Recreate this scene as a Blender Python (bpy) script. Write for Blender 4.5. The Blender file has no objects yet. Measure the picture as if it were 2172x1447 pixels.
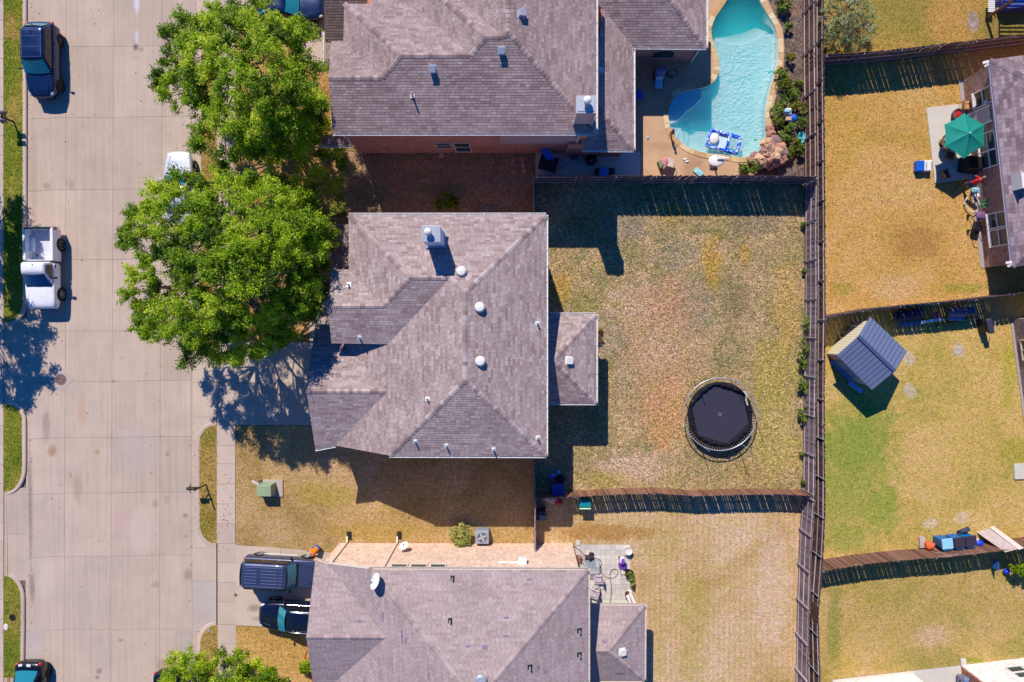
import bpy, bmesh, math, random
import numpy as np
from mathutils import Vector, Matrix, Quaternion
from mathutils.geometry import tessellate_polygon

rnd = random.Random(11)
nrs = np.random.RandomState(5)
SC = bpy.context.scene
COL = SC.collection
rad = math.radians

# ---------------------------------------------------------------- camera
FPX, CX, CY = 1448.0, 1086.0, 723.5        # focal length and centre in photo pixels
NX, NY, CAMH = 1096.0, 691.0, 44.0         # nadir pixel, flying height
cam_d = bpy.data.cameras.new('camera')
cam_d.sensor_width = 36.0
cam_d.lens = 36.0 * FPX / 2172.0
cam_d.clip_start = 0.5
cam_d.clip_end = 2000.0
cam = bpy.data.objects.new('camera', cam_d)
COL.objects.link(cam)
cam.location = (0, 0, CAMH)
cam.rotation_mode = 'QUATERNION'
QC = Vector(((NX - CX) / FPX, -(NY - CY) / FPX, -1)).normalized().rotation_difference(Vector((0, 0, -1)))
cam.rotation_quaternion = QC
SC.camera = cam

# ---------------------------------------------------------------- sky, sun, exposure
SUN_EL = rad(43.0)
SUN_H = Vector((-0.322, 0.947))            # horizontal direction towards the sun
wd = bpy.data.worlds.new('World')
SC.world = wd
wd.use_nodes = True
wn = wd.node_tree.nodes
bg = wn.get('Background') or wn.new('ShaderNodeBackground')
sky = wn.new('ShaderNodeTexSky')
sky.sky_type = 'NISHITA'
sky.sun_disc = False
sky.sun_elevation = SUN_EL
sky.sun_rotation = math.atan2(SUN_H.x, SUN_H.y)
sky.altitude = 200
sky.air_density = 1.0
sky.dust_density = 0.15
sky.ozone_density = 5.0
hs = wn.new('ShaderNodeHueSaturation')
hs.inputs['Hue'].default_value = 0.514
hs.inputs['Saturation'].default_value = 1.45
wd.node_tree.links.new(sky.outputs[0], hs.inputs['Color'])
wd.node_tree.links.new(hs.outputs[0], bg.inputs[0])
bg.inputs[1].default_value = 0.125
sun_d = bpy.data.lights.new('sun', 'SUN')
sun_d.energy = 5.0
sun_d.angle = rad(0.5)
sun_d.color = (1.0, 0.91, 0.79)
sun = bpy.data.objects.new('sun', sun_d)
COL.objects.link(sun)
sd = Vector((SUN_H.x * math.cos(SUN_EL), SUN_H.y * math.cos(SUN_EL), math.sin(SUN_EL)))
sun.rotation_euler = sd.to_track_quat('Z', 'Y').to_euler()
sun.location = (-10, 30, 60)
SC.view_settings.view_transform = 'Standard'
SC.view_settings.look = 'None'
SC.view_settings.gamma = 1.0
SC.view_settings.exposure = 0.17
SC.render.engine = 'CYCLES'
SC.cycles.max_bounces = 7
SC.cycles.volume_bounces = 3
SC.cycles.transparent_max_bounces = 12

# ---------------------------------------------------------------- photo pixel -> place on a level
def ray(px, py):
    return QC @ Vector(((px - CX) / FPX, -(py - CY) / FPX, -1))
def W(px, py, z=0.0):
    d = ray(px, py)
    t = (z - CAMH) / d.z
    return Vector((d.x * t, d.y * t, z))
def W2(px, py, z=0.0):
    v = W(px, py, z)
    return (v.x, v.y)

# ---------------------------------------------------------------- materials
def lin(c):
    return tuple(((v / 255) / 12.92 if v / 255 <= 0.04045 else ((v / 255 + 0.055) / 1.055) ** 2.4) for v in c)
def A(r, g, b, k=(0.88, 0.90, 0.93)):
    return tuple(min(0.85, v * q) for v, q in zip(lin((r, g, b)), k))
MATS = {}
class NT:
    def __init__(s, name):
        s.m = bpy.data.materials.new(name); s.m.use_nodes = True
        s.t = s.m.node_tree; s.n = s.t.nodes; s.p = s.n['Principled BSDF']; s.out = s.n['Material Output']
    def new(s, t, **k):
        n = s.n.new(t)
        for a, b in k.items(): setattr(n, a, b)
        return n
    def L(s, a, b): s.t.links.new(a, b)
    def pos(s): return s.new('ShaderNodeNewGeometry').outputs['Position']
    def obj(s): return s.new('ShaderNodeTexCoord').outputs['Object']
    def noise(s, vec, scale, detail=3.0, rough=0.55, dist=0.0):
        n = s.new('ShaderNodeTexNoise'); n.inputs['Scale'].default_value = scale
        n.inputs['Detail'].default_value = detail; n.inputs['Roughness'].default_value = rough
        n.inputs['Distortion'].default_value = dist
        s.L(vec, n.inputs['Vector']); return n.outputs['Fac']
    def ramp(s, fac, stops, interp='LINEAR'):
        r = s.new('ShaderNodeValToRGB'); r.color_ramp.interpolation = interp
        e = r.color_ramp.elements
        while len(e) < len(stops): e.new(0.5)
        for i, (p, c) in enumerate(stops):
            e[i].position = p; e[i].color = (*c[:3], 1) if len(c) >= 3 else (c[0],) * 3 + (1,)
        s.L(fac, r.inputs[0]); return r.outputs[0]
    def val(s, fac, stops): return s.ramp(fac, [(p, (v, v, v)) for p, v in stops])
    def mix(s, fac, a, b, mode='MIX'):
        n = s.new('ShaderNodeMix', data_type='RGBA', blend_type=mode)
        for sock, v in ((n.inputs[0], fac), (n.inputs[6], a), (n.inputs[7], b)):
            if hasattr(v, 'links'): s.L(v, sock)
            elif isinstance(v, (int, float)): sock.default_value = v
            else: sock.default_value = (*v[:3], 1)
        return n.outputs[2]
    def math(s, op, a, b=None, c=None):
        n = s.new('ShaderNodeMath', operation=op)
        for i, v in enumerate((a, b, c)):
            if v is None: continue
            if hasattr(v, 'links'): s.L(v, n.inputs[i])
            else: n.inputs[i].default_value = v
        return n.outputs[0]
    def mapping(s, vec, scale=(1, 1, 1), rot=(0, 0, 0), loc=(0, 0, 0)):
        n = s.new('ShaderNodeMapping'); n.inputs['Scale'].default_value = scale
        n.inputs['Rotation'].default_value = rot; n.inputs['Location'].default_value = loc
        s.L(vec, n.inputs['Vector']); return n.outputs[0]
    def attr(s, name):
        return s.new('ShaderNodeAttribute', attribute_name=name).outputs['Fac']
    def bump(s, h, strength, dist=0.02):
        b = s.new('ShaderNodeBump'); b.inputs['Strength'].default_value = strength
        b.inputs['Distance'].default_value = dist
        s.L(h, b.inputs['Height']); s.L(b.outputs[0], s.p.inputs['Normal'])
    def fin(s, col=None, rough=0.7, metal=0.0, spec=0.35, coat=0.0):
        if col is not None:
            if hasattr(col, 'links'): s.L(col, s.p.inputs['Base Color'])
            else: s.p.inputs['Base Color'].default_value = (*col[:3], 1)
        s.p.inputs['Roughness'].default_value = rough; s.p.inputs['Metallic'].default_value = metal
        s.p.inputs['Specular IOR Level'].default_value = spec
        s.p.inputs['Coat Weight'].default_value = coat; s.p.inputs['Coat Roughness'].default_value = 0.05
        return s.m

def mat(name, col, rough=0.7, var=0.14, scale=5.0, bump=0.0, bscale=50.0, metal=0.0, spec=0.35, coat=0.0, stretch=None, oc=False):
    """plain surface: base colour with uneven wear and fine relief"""
    if name in MATS: return MATS[name]
    k = NT(name)
    v = k.obj() if oc else k.pos()
    if stretch: v = k.mapping(v, stretch)
    f = k.noise(v, scale, 4)
    c = k.ramp(f, [(0.28, tuple(x * (1 - var) for x in col)), (0.72, tuple(min(0.95, x * (1 + var)) for x in col))])
    if bump: k.bump(k.noise(v, bscale, 3), bump, 0.01)
    MATS[name] = k.fin(c, rough, metal, spec, coat)
    return MATS[name]

def lawn_mat(name, cols, blobs=(), fine=1.0, stripes=None, big=0.28):
    """cols: three colours along a slow noise; blobs: (px,py,rx,ry,colour,strength)"""
    k = NT(name); p = k.pos()
    p2 = k.mapping(p, (1, 1, 0))
    f = k.noise(p2, big, 6, 0.62, 0.6)
    c = k.ramp(f, [(0.30, cols[0]), (0.50, cols[1]), (0.70, cols[2])])
    if stripes:
        ang, wdt, amt = stripes
        w = k.new('ShaderNodeTexWave'); w.inputs['Scale'].default_value = 0.5 / wdt
        w.inputs['Distortion'].default_value = 1.2; w.inputs['Detail'].default_value = 2
        k.L(k.mapping(p2, (1, 1, 1), (0, 0, ang)), w.inputs['Vector'])
        c = k.mix(1.0, c, k.val(w.outputs['Fac'], [(0.2, 1 - amt), (0.8, 1 + amt)]), 'MULTIPLY')
    wob = k.noise(p2, 1.3, 4)
    for (px, py, rx, ry, bc, st) in blobs:
        o = W(px, py); sx, sy = 33.0 / rx, 33.0 / ry
        g = k.new('ShaderNodeVectorMath', operation='LENGTH')
        k.L(k.mapping(p2, (sx, sy, 0), (0, 0, 0), (-o.x * sx, -o.y * sy, 0)), g.inputs[0])
        d = k.math('ADD', g.outputs['Value'], k.math('MULTIPLY', k.math('SUBTRACT', wob, 0.5), 1.7))
        c = k.mix(k.val(d, [(0.55, st), (1.05, 0.0)]), c, bc)
    hu = k.noise(p2, 1.7, 4, 0.65, 0.5)
    c = k.mix(k.val(hu, [(0.35, 0.55), (0.5, 0.0)]), c, k.mix(1.0, c, (0.86, 0.98, 0.62), 'MULTIPLY'))
    c = k.mix(k.val(hu, [(0.52, 0.0), (0.68, 0.6)]), c, k.mix(1.0, c, (1.08, 1.0, 1.22), 'MULTIPLY'))
    m1 = k.noise(p2, 3.4, 5, 0.7)
    c = k.mix(1.0, c, k.val(m1, [(0.3, 1 - 0.30 * fine), (0.7, 1 + 0.28 * fine)]), 'MULTIPLY')
    m2 = k.noise(p2, 8.5, 3, 0.65)
    c = k.mix(1.0, c, k.val(m2, [(0.32, 1 - 0.45 * fine), (0.68, 1 + 0.42 * fine)]), 'MULTIPLY')
    t = k.math('ADD', k.attr('tone'), 1.0)
    c = k.mix(1.0, c, t, 'MULTIPLY')
    k.bump(k.noise(p2, 13.0, 4, 0.7), 0.9, 0.05)
    MATS[name] = k.fin(c, 0.95, 0, 0.08)
    return MATS[name]

# ---------------------------------------------------------------- mesh builder
def mw(o):
    return o.matrix_basis if o.parent is None else mw(o.parent) @ o.matrix_basis
class MB:
    def __init__(s): s.v = []; s.f = []; s.m = []; s.t = []
    def add(s, vs, fs, m=0, tone=0.0):
        o = len(s.v); s.v.extend([tuple(x) for x in vs])
        for f in fs:
            s.f.append(tuple(i + o for i in f)); s.m.append(m); s.t.append(tone)
        return s
    def box(s, c, d, rz=0.0, m=0, M=None, tone=0.0, top=None):
        hx, hy, hz = d[0] / 2, d[1] / 2, d[2] / 2
        tx, ty = (top if top else (1, 1))
        vs = [Vector((x * hx * (tx if z > 0 else 1), y * hy * (ty if z > 0 else 1), z * hz)) for z in (-1, 1) for y in (-1, 1) for x in (-1, 1)]
        R = M if M is not None else Matrix.Rotation(rz, 3, 'Z')
        vs = [R @ v + Vector(c) for v in vs]
        return s.add(vs, [(0, 2, 3, 1), (4, 5, 7, 6), (0, 1, 5, 4), (2, 6, 7, 3), (0, 4, 6, 2), (1, 3, 7, 5)], m, tone)
    def bar(s, a, b, w, h, m=0, up=(0, 0, 1)):
        a, b = Vector(a), Vector(b); x = (b - a); L = x.length; x.normalize()
        u = Vector(up)
        if abs(x.dot(u)) > 0.98: u = Vector((1, 0, 0))
        y = u.cross(x).normalized(); z = x.cross(y)
        R = Matrix((x, y, z)).transposed()
        return s.box((a + b) / 2, (L, w, h), M=R, m=m)
    def prism(s, poly, z0, z1, m=0, mt=None, tone=0.0):
        n = len(poly)
        if sum(poly[i][0] * poly[(i + 1) % n][1] - poly[(i + 1) % n][0] * poly[i][1] for i in range(n)) < 0: poly = poly[::-1]
        z1s = z1 if isinstance(z1, (list, tuple)) else [z1] * n
        vs = [(p[0], p[1], z0) for p in poly] + [(p[0], p[1], z1s[i]) for i, p in enumerate(poly)]
        s.add(vs, [tuple(range(n - 1, -1, -1))] + [(i, (i + 1) % n, n + (i + 1) % n, n + i) for i in range(n)], m, tone)
        s.add(vs, [tuple(range(n, 2 * n))], m if mt is None else mt, tone); return s
    def sheet(s, polys, z, m=0):
        tri = tessellate_polygon([[Vector((p[0], p[1], 0)) for p in q] for q in polys])
        vs = [(p[0], p[1], z) for q in polys for p in q]
        fs = []
        for a, b, c in tri:
            A_, B_, C_ = vs[a], vs[b], vs[c]
            cr = (B_[0] - A_[0]) * (C_[1] - A_[1]) - (B_[1] - A_[1]) * (C_[0] - A_[0])
            fs.append((a, b, c) if cr > 0 else (a, c, b))
        return s.add(vs, fs, m)
    def tube(s, pts, r, n=6, r2=None, m=0, caps=True, closed=False, tone=0.0):
        pts = [Vector(p) for p in pts]; N = len(pts); vs = []; rs = r if isinstance(r, (list, tuple)) else None
        ref = Vector((0.13, 0.27, 0.95))
        for i, p in enumerate(pts):
            if closed: d = pts[(i + 1) % N] - pts[i - 1]
            else: d = pts[min(i + 1, N - 1)] - pts[max(i - 1, 0)]
            d.normalize()
            rf = ref if abs(d.dot(ref)) < 0.95 else Vector((1, 0, 0))
            u = d.cross(rf).normalized(); w = d.cross(u)
            rr = rs[i] if rs else (r if r2 is None else r + (r2 - r) * i / max(1, N - 1))
            vs += [p + (u * math.cos(2 * math.pi * k / n) + w * math.sin(2 * math.pi * k / n)) * rr for k in range(n)]
        fs = []
        for i in range(N if closed else N - 1):
            j = (i + 1) % N
            fs += [(i * n + k, i * n + (k + 1) % n, j * n + (k + 1) % n, j * n + k) for k in range(n)]
        if caps and not closed: fs += [tuple(range(n - 1, -1, -1)), tuple((N - 1) * n + k for k in range(n))]
        return s.add(vs, fs, m, tone)
    def lathe(s, prof, c=(0, 0, 0), n=16, m=0, M=None, tone=0.0, sq=None):
        vs = []; c = Vector(c)
        for r, z in prof:
            for k in range(n):
                a = 2 * math.pi * k / n
                v = Vector((r * math.cos(a), r * math.sin(a), z))
                vs.append((M @ v if M is not None else v) + c)
        fs = [(i * n + k, i * n + (k + 1) % n, (i + 1) * n + (k + 1) % n, (i + 1) * n + k) for i in range(len(prof) - 1) for k in range(n)]
        if prof[0][0] > 1e-4: fs.append(tuple(range(n - 1, -1, -1)))
        if prof[-1][0] > 1e-4: fs.append(tuple((len(prof) - 1) * n + k for k in range(n)))
        return s.add(vs, fs, m, tone)
    def ball(s, c, r, n=10, m=0, sq=(1, 1, 1), jit=0.0, M=None, tone=0.0):
        prof = [(math.sin(math.pi * i / (n // 2)), -math.cos(math.pi * i / (n // 2))) for i in range(n // 2 + 1)]
        vs = []; c = Vector(c)
        for rr, z in prof:
            for k in range(n):
                a = 2 * math.pi * k / n; q = 1 + (rnd.random() - 0.5) * jit
                v = Vector((rr * math.cos(a) * sq[0], rr * math.sin(a) * sq[1], z * sq[2])) * r * q
                vs.append((M @ v if M is not None else v) + c)
        fs = [(i * n + k, i * n + (k + 1) % n, (i + 1) * n + (k + 1) % n, (i + 1) * n + k) for i in range(len(prof) - 1) for k in range(n)]
        return s.add(vs, fs, m, tone)
    def mesh(s, name, mats, smooth=False):
        me = bpy.data.meshes.new(name); me.from_pydata(s.v, [], s.f)
        for q in (mats if isinstance(mats, (list, tuple)) else [mats]): me.materials.append(q)
        me.polygons.foreach_set('material_index', s.m)
        if any(s.t):
            at = me.attributes.new('tone', 'FLOAT', 'FACE'); at.data.foreach_set('value', s.t)
        if smooth: me.polygons.foreach_set('use_smooth', [True] * len(s.f))
        me.update(); return me
    def build(s, name, mats, parent=None, world=True, smooth=False, bevel=0.0, sub=0, origin=None):
        if parent is not None and world:
            I = mw(parent).inverted(); s.v = [tuple(I @ Vector(v)) for v in s.v]
        loc = (0, 0, 0)
        if parent is None and s.v:
            a = np.array(s.v); loc = origin or ((a[:, 0].min() + a[:, 0].max()) / 2, (a[:, 1].min() + a[:, 1].max()) / 2, a[:, 2].min())
            s.v = [tuple(x) for x in (a - np.array(loc))]
        o = bpy.data.objects.new(name, s.mesh(name, mats, smooth)); COL.objects.link(o)
        if parent is not None: o.parent = parent
        else: o.location = loc
        if bevel:
            b = o.modifiers.new('bevel', 'BEVEL'); b.width = bevel; b.segments = 2; b.limit_method = 'ANGLE'
        if sub:
            b = o.modifiers.new('sub', 'SUBSURF'); b.levels = sub; b.render_levels = sub
        return o

def tag(o, label=None, cat=None, group=None, kind=None):
    if label: o['label'] = label
    if cat: o['category'] = cat
    if group: o['group'] = group
    if kind: o['kind'] = kind
    return o
def root(name, label, cat, loc=(0, 0, 0), rz=0.0, group=None):
    o = bpy.data.objects.new(name, None); COL.objects.link(o); o.empty_display_size = 0.2
    o.location = loc; o.rotation_euler = (0, 0, rz)
    return tag(o, label, cat, group)
def inst(name, me, parent, M):
    o = bpy.data.objects.new(name, me); COL.objects.link(o); o.parent = parent
    o.matrix_basis = (mw(parent).inverted() @ M) if parent is not None else M
    return o
def frame(x, y, z, o):
    return Matrix(((x.x, y.x, z.x, o.x), (x.y, y.y, z.y, o.y), (x.z, y.z, z.z, o.z), (0, 0, 0, 1)))
def rot3(rz): return Matrix.Rotation(rz, 3, 'Z')
def pip(x, y, poly):
    ins = np.zeros(x.shape, bool); n = len(poly)
    for i in range(n):
        x0, y0 = poly[i][:2]; x1, y1 = poly[(i + 1) % n][:2]
        if y0 == y1: continue
        c = ((y0 > y) != (y1 > y)) & (x < (x1 - x0) * (y - y0) / (y1 - y0) + x0)
        ins ^= c
    return ins
# ================================================================ ground, road, lawns
def concrete_mat(name, col, blobs=(), streak=0.10, z=0.0, patch=0.10):
    if name in MATS: return MATS[name]
    k = NT(name); p = k.pos(); p2 = k.mapping(p, (1, 1, 0))
    f = k.noise(p2, 0.55, 6, 0.65, 0.4)
    c = k.ramp(f, [(0.25, tuple(x * (1 - patch) for x in col)), (0.5, col), (0.75, tuple(x * (1 + patch) for x in col))])
    s = k.noise(k.mapping(p2, (5.5, 0.16, 1)), 1.0, 5, 0.6)
    c = k.mix(1.0, c, k.val(s, [(0.3, 1 - streak), (0.7, 1 + streak * 0.7)]), 'MULTIPLY')
    g = k.noise(p2, 60, 2); c = k.mix(1.0, c, k.val(g, [(0.25, 0.88), (0.75, 1.1)]), 'MULTIPLY')
    h = k.noise(p2, 3.1, 5, 0.7); c = k.mix(k.val(h, [(0.62, 0.0), (0.76, 0.35)]), c, tuple(x * y for x, y in zip(col, (0.72, 0.62, 0.56))))
    oi = k.new('ShaderNodeObjectInfo').outputs['Random']
    c = k.mix(1.0, c, k.val(oi, [(0.0, 0.93), (1.0, 1.05)]), 'MULTIPLY')
    wob = k.noise(p2, 2.6, 3)
    for (px, py, rx, ry, bc, st) in blobs:
        o = W(px, py, z); sx, sy = 33.0 / rx, 33.0 / ry
        v = k.new('ShaderNodeVectorMath', operation='LENGTH')
        k.L(k.mapping(p2, (sx, sy, 0), (0, 0, 0), (-o.x * sx, -o.y * sy, 0)), v.inputs[0])
        d = k.math('ADD', v.outputs['Value'], k.math('MULTIPLY', k.math('SUBTRACT', wob, 0.5), 0.9))
        c = k.mix(k.val(d, [(0.45, st), (1.1, 0.0)]), c, bc)
    k.bump(k.noise(p2, 90, 2), 0.25, 0.004)
    MATS[name] = k.fin(c, 0.85, 0, 0.25); return MATS[name]

TAN, BRN, DRK = A(168, 130, 96), A(150, 112, 92), A(105, 88, 88)
road_blobs = [(111, 957, 12, 16, TAN, .8), (206, 959, 7, 8, TAN, .6), (355, 961, 7, 10, TAN, .5), (288, 101, 8, 9, DRK, .8), (299, 104, 9, 6, BRN, .5),
              (330, 1070, 8, 12, TAN, .55), (98, 905, 11, 45, DRK, .35), (64, 1080, 6, 150, DRK, .45), (68, 1245, 8, 45, DRK, .5), (72, 380, 9, 200, BRN, .22),
              (164, 1035, 12, 40, BRN, .3), (150, 1008, 4, 8, BRN, .5), (240, 809, 6, 4, BRN, .6), (393, 1094, 7, 6, BRN, .7), (394, 1138, 6, 4, BRN, .5),
              (400, 1218, 12, 18, DRK, .4), (330, 1240, 14, 9, TAN, .45), (210, 1424, 8, 8, DRK, .5), (206, 1437, 6, 5, DRK, .5), (345, 1410, 20, 18, TAN, .5),
              (100, 395, 12, 10, BRN, .45), (150, 393, 12, 12, BRN, .4), (172, 875, 9, 40, A(200, 150, 115), .4), (258, 1100, 26, 30, A(196, 160, 150), .45),
              (290, 10, 8, 22, A(215, 215, 235), .6), (290, 78, 5, 18, A(215, 215, 235), .45), (355, 1060, 8, 14, TAN, .35), (256, 1358, 7, 4, DRK, .4),
              (290, 950, 60, 60, A(186, 168, 166), .35), (300, 1130, 40, 60, A(210, 188, 172), .4), (180, 1290, 20, 60, A(176, 158, 150), .4), (98, 1230, 25, 60, A(210, 190, 175), .4)]
road_m = concrete_mat('road concrete', A(194, 172, 154), road_blobs, 0.09, -0.12)
walk_m = concrete_mat('sidewalk concrete', A(199, 177, 160), (), 0.04)
drive_m = concrete_mat('driveway concrete', A(200, 179, 159), [(540, 1290, 20, 10, DRK, .5), (545, 1312, 18, 6, DRK, .3), (497, 850, 4, 9, DRK, .8)], 0.05)
patch_m = concrete_mat('grey concrete patch', A(184, 168, 157), (), 0.03)
curb_m = concrete_mat('kerb concrete', A(202, 178, 160), (), 0.05)
pale_m = concrete_mat('pale patio concrete', A(214, 205, 190), (), 0.02)
deck_m = concrete_mat('pool deck concrete', A(198, 160, 124), [(1470, 360, 30, 40, A(160, 120, 90), .5), (1400, 310, 40, 12, A(172, 132, 98), .5)], 0.02, 0.0, 0.2)
joint_m = mat('dark joint filler', A(120, 102, 94), 0.95)
soil_m = mat('dry soil', A(120, 92, 76), 0.95, 0.3, 3, 0.6, 30)

# pool outline (water edge), photo pixels
POOL = [(1556, -14), (1535, 12), (1518, 37), (1510, 57), (1509, 72), (1513, 90), (1520, 110), (1525, 130), (1525, 150), (1519, 167), (1508, 179), (1488, 187),
        (1463, 191), (1445, 196), (1430, 207), (1422, 222), (1418, 240), (1419, 260), (1425, 280), (1438, 296), (1455, 309), (1475, 319), (1498, 325), (1524, 327),
        (1550, 331), (1568, 334), (1590, 331), (1608, 321), (1620, 303), (1625, 282), (1623, 250), (1625, 225), (1630, 200), (1638, 172), (1647, 140), (1650, 112),
        (1649, 82), (1642, 55), (1628, 32), (1614, 8), (1600, -14)]
def catmull(P, n=3, closed=True):
    P = [Vector((*p[:2], 0)) for p in P]; N = len(P); out = []
    for i in range(N if closed else N - 1):
        a, b, c, d = (P[(i + k - 1) % N] if closed else P[min(max(i + k - 1, 0), N - 1)] for k in range(4))
        for j in range(n):
            t = j / n
            out.append(tuple((0.5 * ((2 * b) + (c - a) * t + (2 * a - 5 * b + 4 * c - d) * t * t + (3 * b - a - 3 * c + d) * t ** 3)).xy))
    if not closed: out.append(tuple(P[-1].xy))
    return out
POOLW = catmull([W2(*p) for p in POOL], 2)
def offs(poly, d):
    n = len(poly); out = []
    ar = sum(poly[i][0] * poly[(i + 1) % n][1] - poly[(i + 1) % n][0] * poly[i][1] for i in range(n))
    sg = 1 if ar > 0 else -1
    for i in range(n):
        a, b, c = Vector(poly[i - 1]), Vector(poly[i]), Vector(poly[(i + 1) % n])
        e1 = (b - a).normalized(); e2 = (c - b).normalized()
        n1 = Vector((e1.y, -e1.x)) * sg; n2 = Vector((e2.y, -e2.x)) * sg
        m = (n1 + n2); m = m / max(0.3, m.dot(n1)) if m.length > 1e-6 else n1
        out.append(tuple(b + m * d))
    return out

BIG = 170.0
xr = W2(459, 700)[0]; xl = W2(8, 700)[0]
g = MB()
g.sheet([[(xr, -BIG), (BIG, -BIG), (BIG, BIG), (xr, BIG)], POOLW], -0.014)
g.sheet([[(-BIG, -BIG), (xl, -BIG), (xl, BIG), (-BIG, BIG)]], -0.014)
tag(g.build('ground', lawn_mat('dry ground', [A(150, 115, 75), A(172, 134, 86), A(186, 150, 100)])), kind='structure')
rb = MB(); rb.sheet([[(xl - .2, -BIG), (xr + .2, -BIG), (xr + .2, BIG), (xl - .2, BIG)]], -0.165)
road = tag(rb.build('road', joint_m), kind='structure')

def shrink(poly, d):
    c = Vector((sum(p[0] for p in poly) / len(poly), sum(p[1] for p in poly) / len(poly)))
    return offs(poly, -d)
def slab(parent, pxs, m, z=0.0, name='slab', gap=0.007, th=0.06, zs=None):
    zz = zs or [z] * len(pxs)
    poly = [W2(p[0], p[1], q) for p, q in zip(pxs, zz)]
    ar = sum(poly[i][0] * poly[(i + 1) % len(poly)][1] - poly[(i + 1) % len(poly)][0] * poly[i][1] for i in range(len(poly)))
    if ar < 0: poly = poly[::-1]; zz = zz[::-1]
    poly = shrink(poly, gap)
    b = MB(); b.prism(poly, min(zz) - th, list(zz)); o = b.build(name, m, parent); return o

def lerp_tab(y, tab):
    for (y0, x0), (y1, x1) in zip(tab, tab[1:]):
        if y <= y1: return x0 + (x1 - x0) * (y - y0) / (y1 - y0)
    return tab[-1][1]
ROADX = [[(-260, 58), (0, 58), (720, 57), (1447, 53), (1700, 52)], [(-260, 140), (0, 140), (720, 139), (1447, 135), (1700, 134)], [(-260, 241), (0, 241), (720, 238), (1447, 234), (1700, 233)],
         [(-260, 346), (0, 345), (720, 340), (1447, 338), (1700, 338)], [(-260, 417), (0, 416), (500, 411), (720, 406), (1447, 408), (1700, 408)]]
ROADY = [-210, -52, 99, 249, 402, 551, 702, 809, 928, 1046, 1180, 1336, 1490, 1640]
zr_ = -0.12
for i in range(len(ROADY) - 1):
    for j in range(4):
        def pt(a, yy): return (lerp_tab(yy, ROADX[a]), yy + (4 if a == 0 else 0 if a < 3 else -2))
        y0, y1 = ROADY[i], ROADY[i + 1]
        x0a, x1a, x1b, x0b = pt(j, y0), pt(j + 1, y0), pt(j + 1, y1), pt(j, y1)
        slab(road, [x0a, x1a, x1b, x0b], road_m, zr_, 'road_slab')
# gutter strip right of the road, up to the kerb or the aprons
for y0, y1 in zip(ROADY, ROADY[1:]):
    slab(road, [(lerp_tab(y0, ROADX[4]), y0), (424, y0), (424, y1), (lerp_tab(y1, ROADX[4]), y1)], road_m, zr_ - 0.006, 'gutter_slab', 0.004)
# left side: aprons between the planted strips, gutter
for (ya, yb) in ((676, 868), (1035, 1232), (1437, 1600), (-230, -190)):
    ym = (ya + yb) / 2
    for (p, q) in ((ya, ym), (ym, yb)):
        slab(road, [(9, p), (57, p), (57, q), (9, q)], road_m, zs=[0.0, zr_, zr_, 0.0], name='apron_slab')
slab(road, [(56, 1337), (93, 1337), (92, 1420), (54, 1420)], patch_m, zr_ + 0.006, 'patch_slab', 0.004)
slab(road, [(379, 1338), (407, 1338), (407, 1410), (379, 1410)], patch_m, zr_ + 0.006, 'patch_slab', 0.004)
# right aprons
for (a, b_, m_) in ((738, 812, drive_m), (812, 885, drive_m), (885, 935, drive_m), (1115, 1162, drive_m), (1162, 1232, drive_m), (1232, 1340, patch_m), (-150, -40, drive_m), (-40, 40, drive_m)):
    slab(road, [(408 if a > 0 else 417, a), (459, a), (459, b_), (408 if a > 0 else 417, b_)], m_, zs=[zr_ + .002, 0.0, 0.0, zr_ + .002], name='apron_slab')

# sidewalk slabs
sw = tag(MB().sheet([[W2(459, -260), W2(499, -260), W2(501, 1700), W2(461, 1700)]], -0.008).build('sidewalk', joint_m), kind='structure')
ys = [-240, -200, -160, -120, -80, -40, 0, 40, 81, 122, 163, 204, 245, 286, 327, 368, 409, 450, 491, 532, 573, 614, 655, 696, 728, 768, 810, 851, 902, 945, 984, 1027, 1069, 1111, 1153, 1194, 1236, 1277, 1325, 1366, 1408, 1450, 1492, 1534, 1576, 1618]
for a, b_ in zip(ys, ys[1:]):
    xo = 2 if a > 1150 else 0
    slab(sw, [(459.5 + xo, a), (499 + xo, a), (499 + xo, b_), (459.5 + xo, b_)], walk_m, 0.006, 'sidewalk_slab', 0.010, 0.02)
sw2 = tag(MB().sheet([[W2(-34, -260), W2(8, -260), W2(8, 1700), W2(-34, 1700)]], -0.008).build('sidewalk', joint_m), kind='structure')
for i in range(46):
    a = -245 + i * 41
    slab(sw2, [(-33, a), (7.5, a), (7.5, a + 41), (-33, a + 41)], walk_m, 0.006, 'sidewalk_slab', 0.010, 0.02)

# driveways
def drive(name, quads, m=None, z=0.004):
    d = MB()
    for q in quads: d.sheet([[W2(*p) for p in q]], -0.009)
    o = tag(d.build(name, joint_m), kind='structure')
    for q in quads: slab(o, q, m or drive_m, z, 'driveway_slab', 0.011, 0.012)
    return o
drive('driveway', [[(498, 726), (590, 726), (590, 813), (498, 813)], [(590, 726), (705, 726), (705, 813), (590, 813)],
                   [(498, 813), (590, 813), (590, 902), (498, 902)], [(590, 813), (705, 813), (705, 902), (590, 902)]])
drive('driveway', [[(500, 1156), (595, 1162), (595, 1245), (500, 1245)], [(595, 1162), (725, 1174), (725, 1245), (595, 1245)],
                   [(500, 1245), (595, 1245), (595, 1331), (500, 1327)], [(595, 1245), (725, 1245), (725, 1335), (595, 1331)]])
drive('driveway', [[(498, -140), (600, -140), (600, -40), (498, -40)], [(600, -140), (735, -140), (735, -40), (600, -40)],
                   [(498, -40), (600, -40), (600, 64), (498, 64)], [(600, -40), (735, -40), (735, 64), (600, 64)]])
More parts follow.
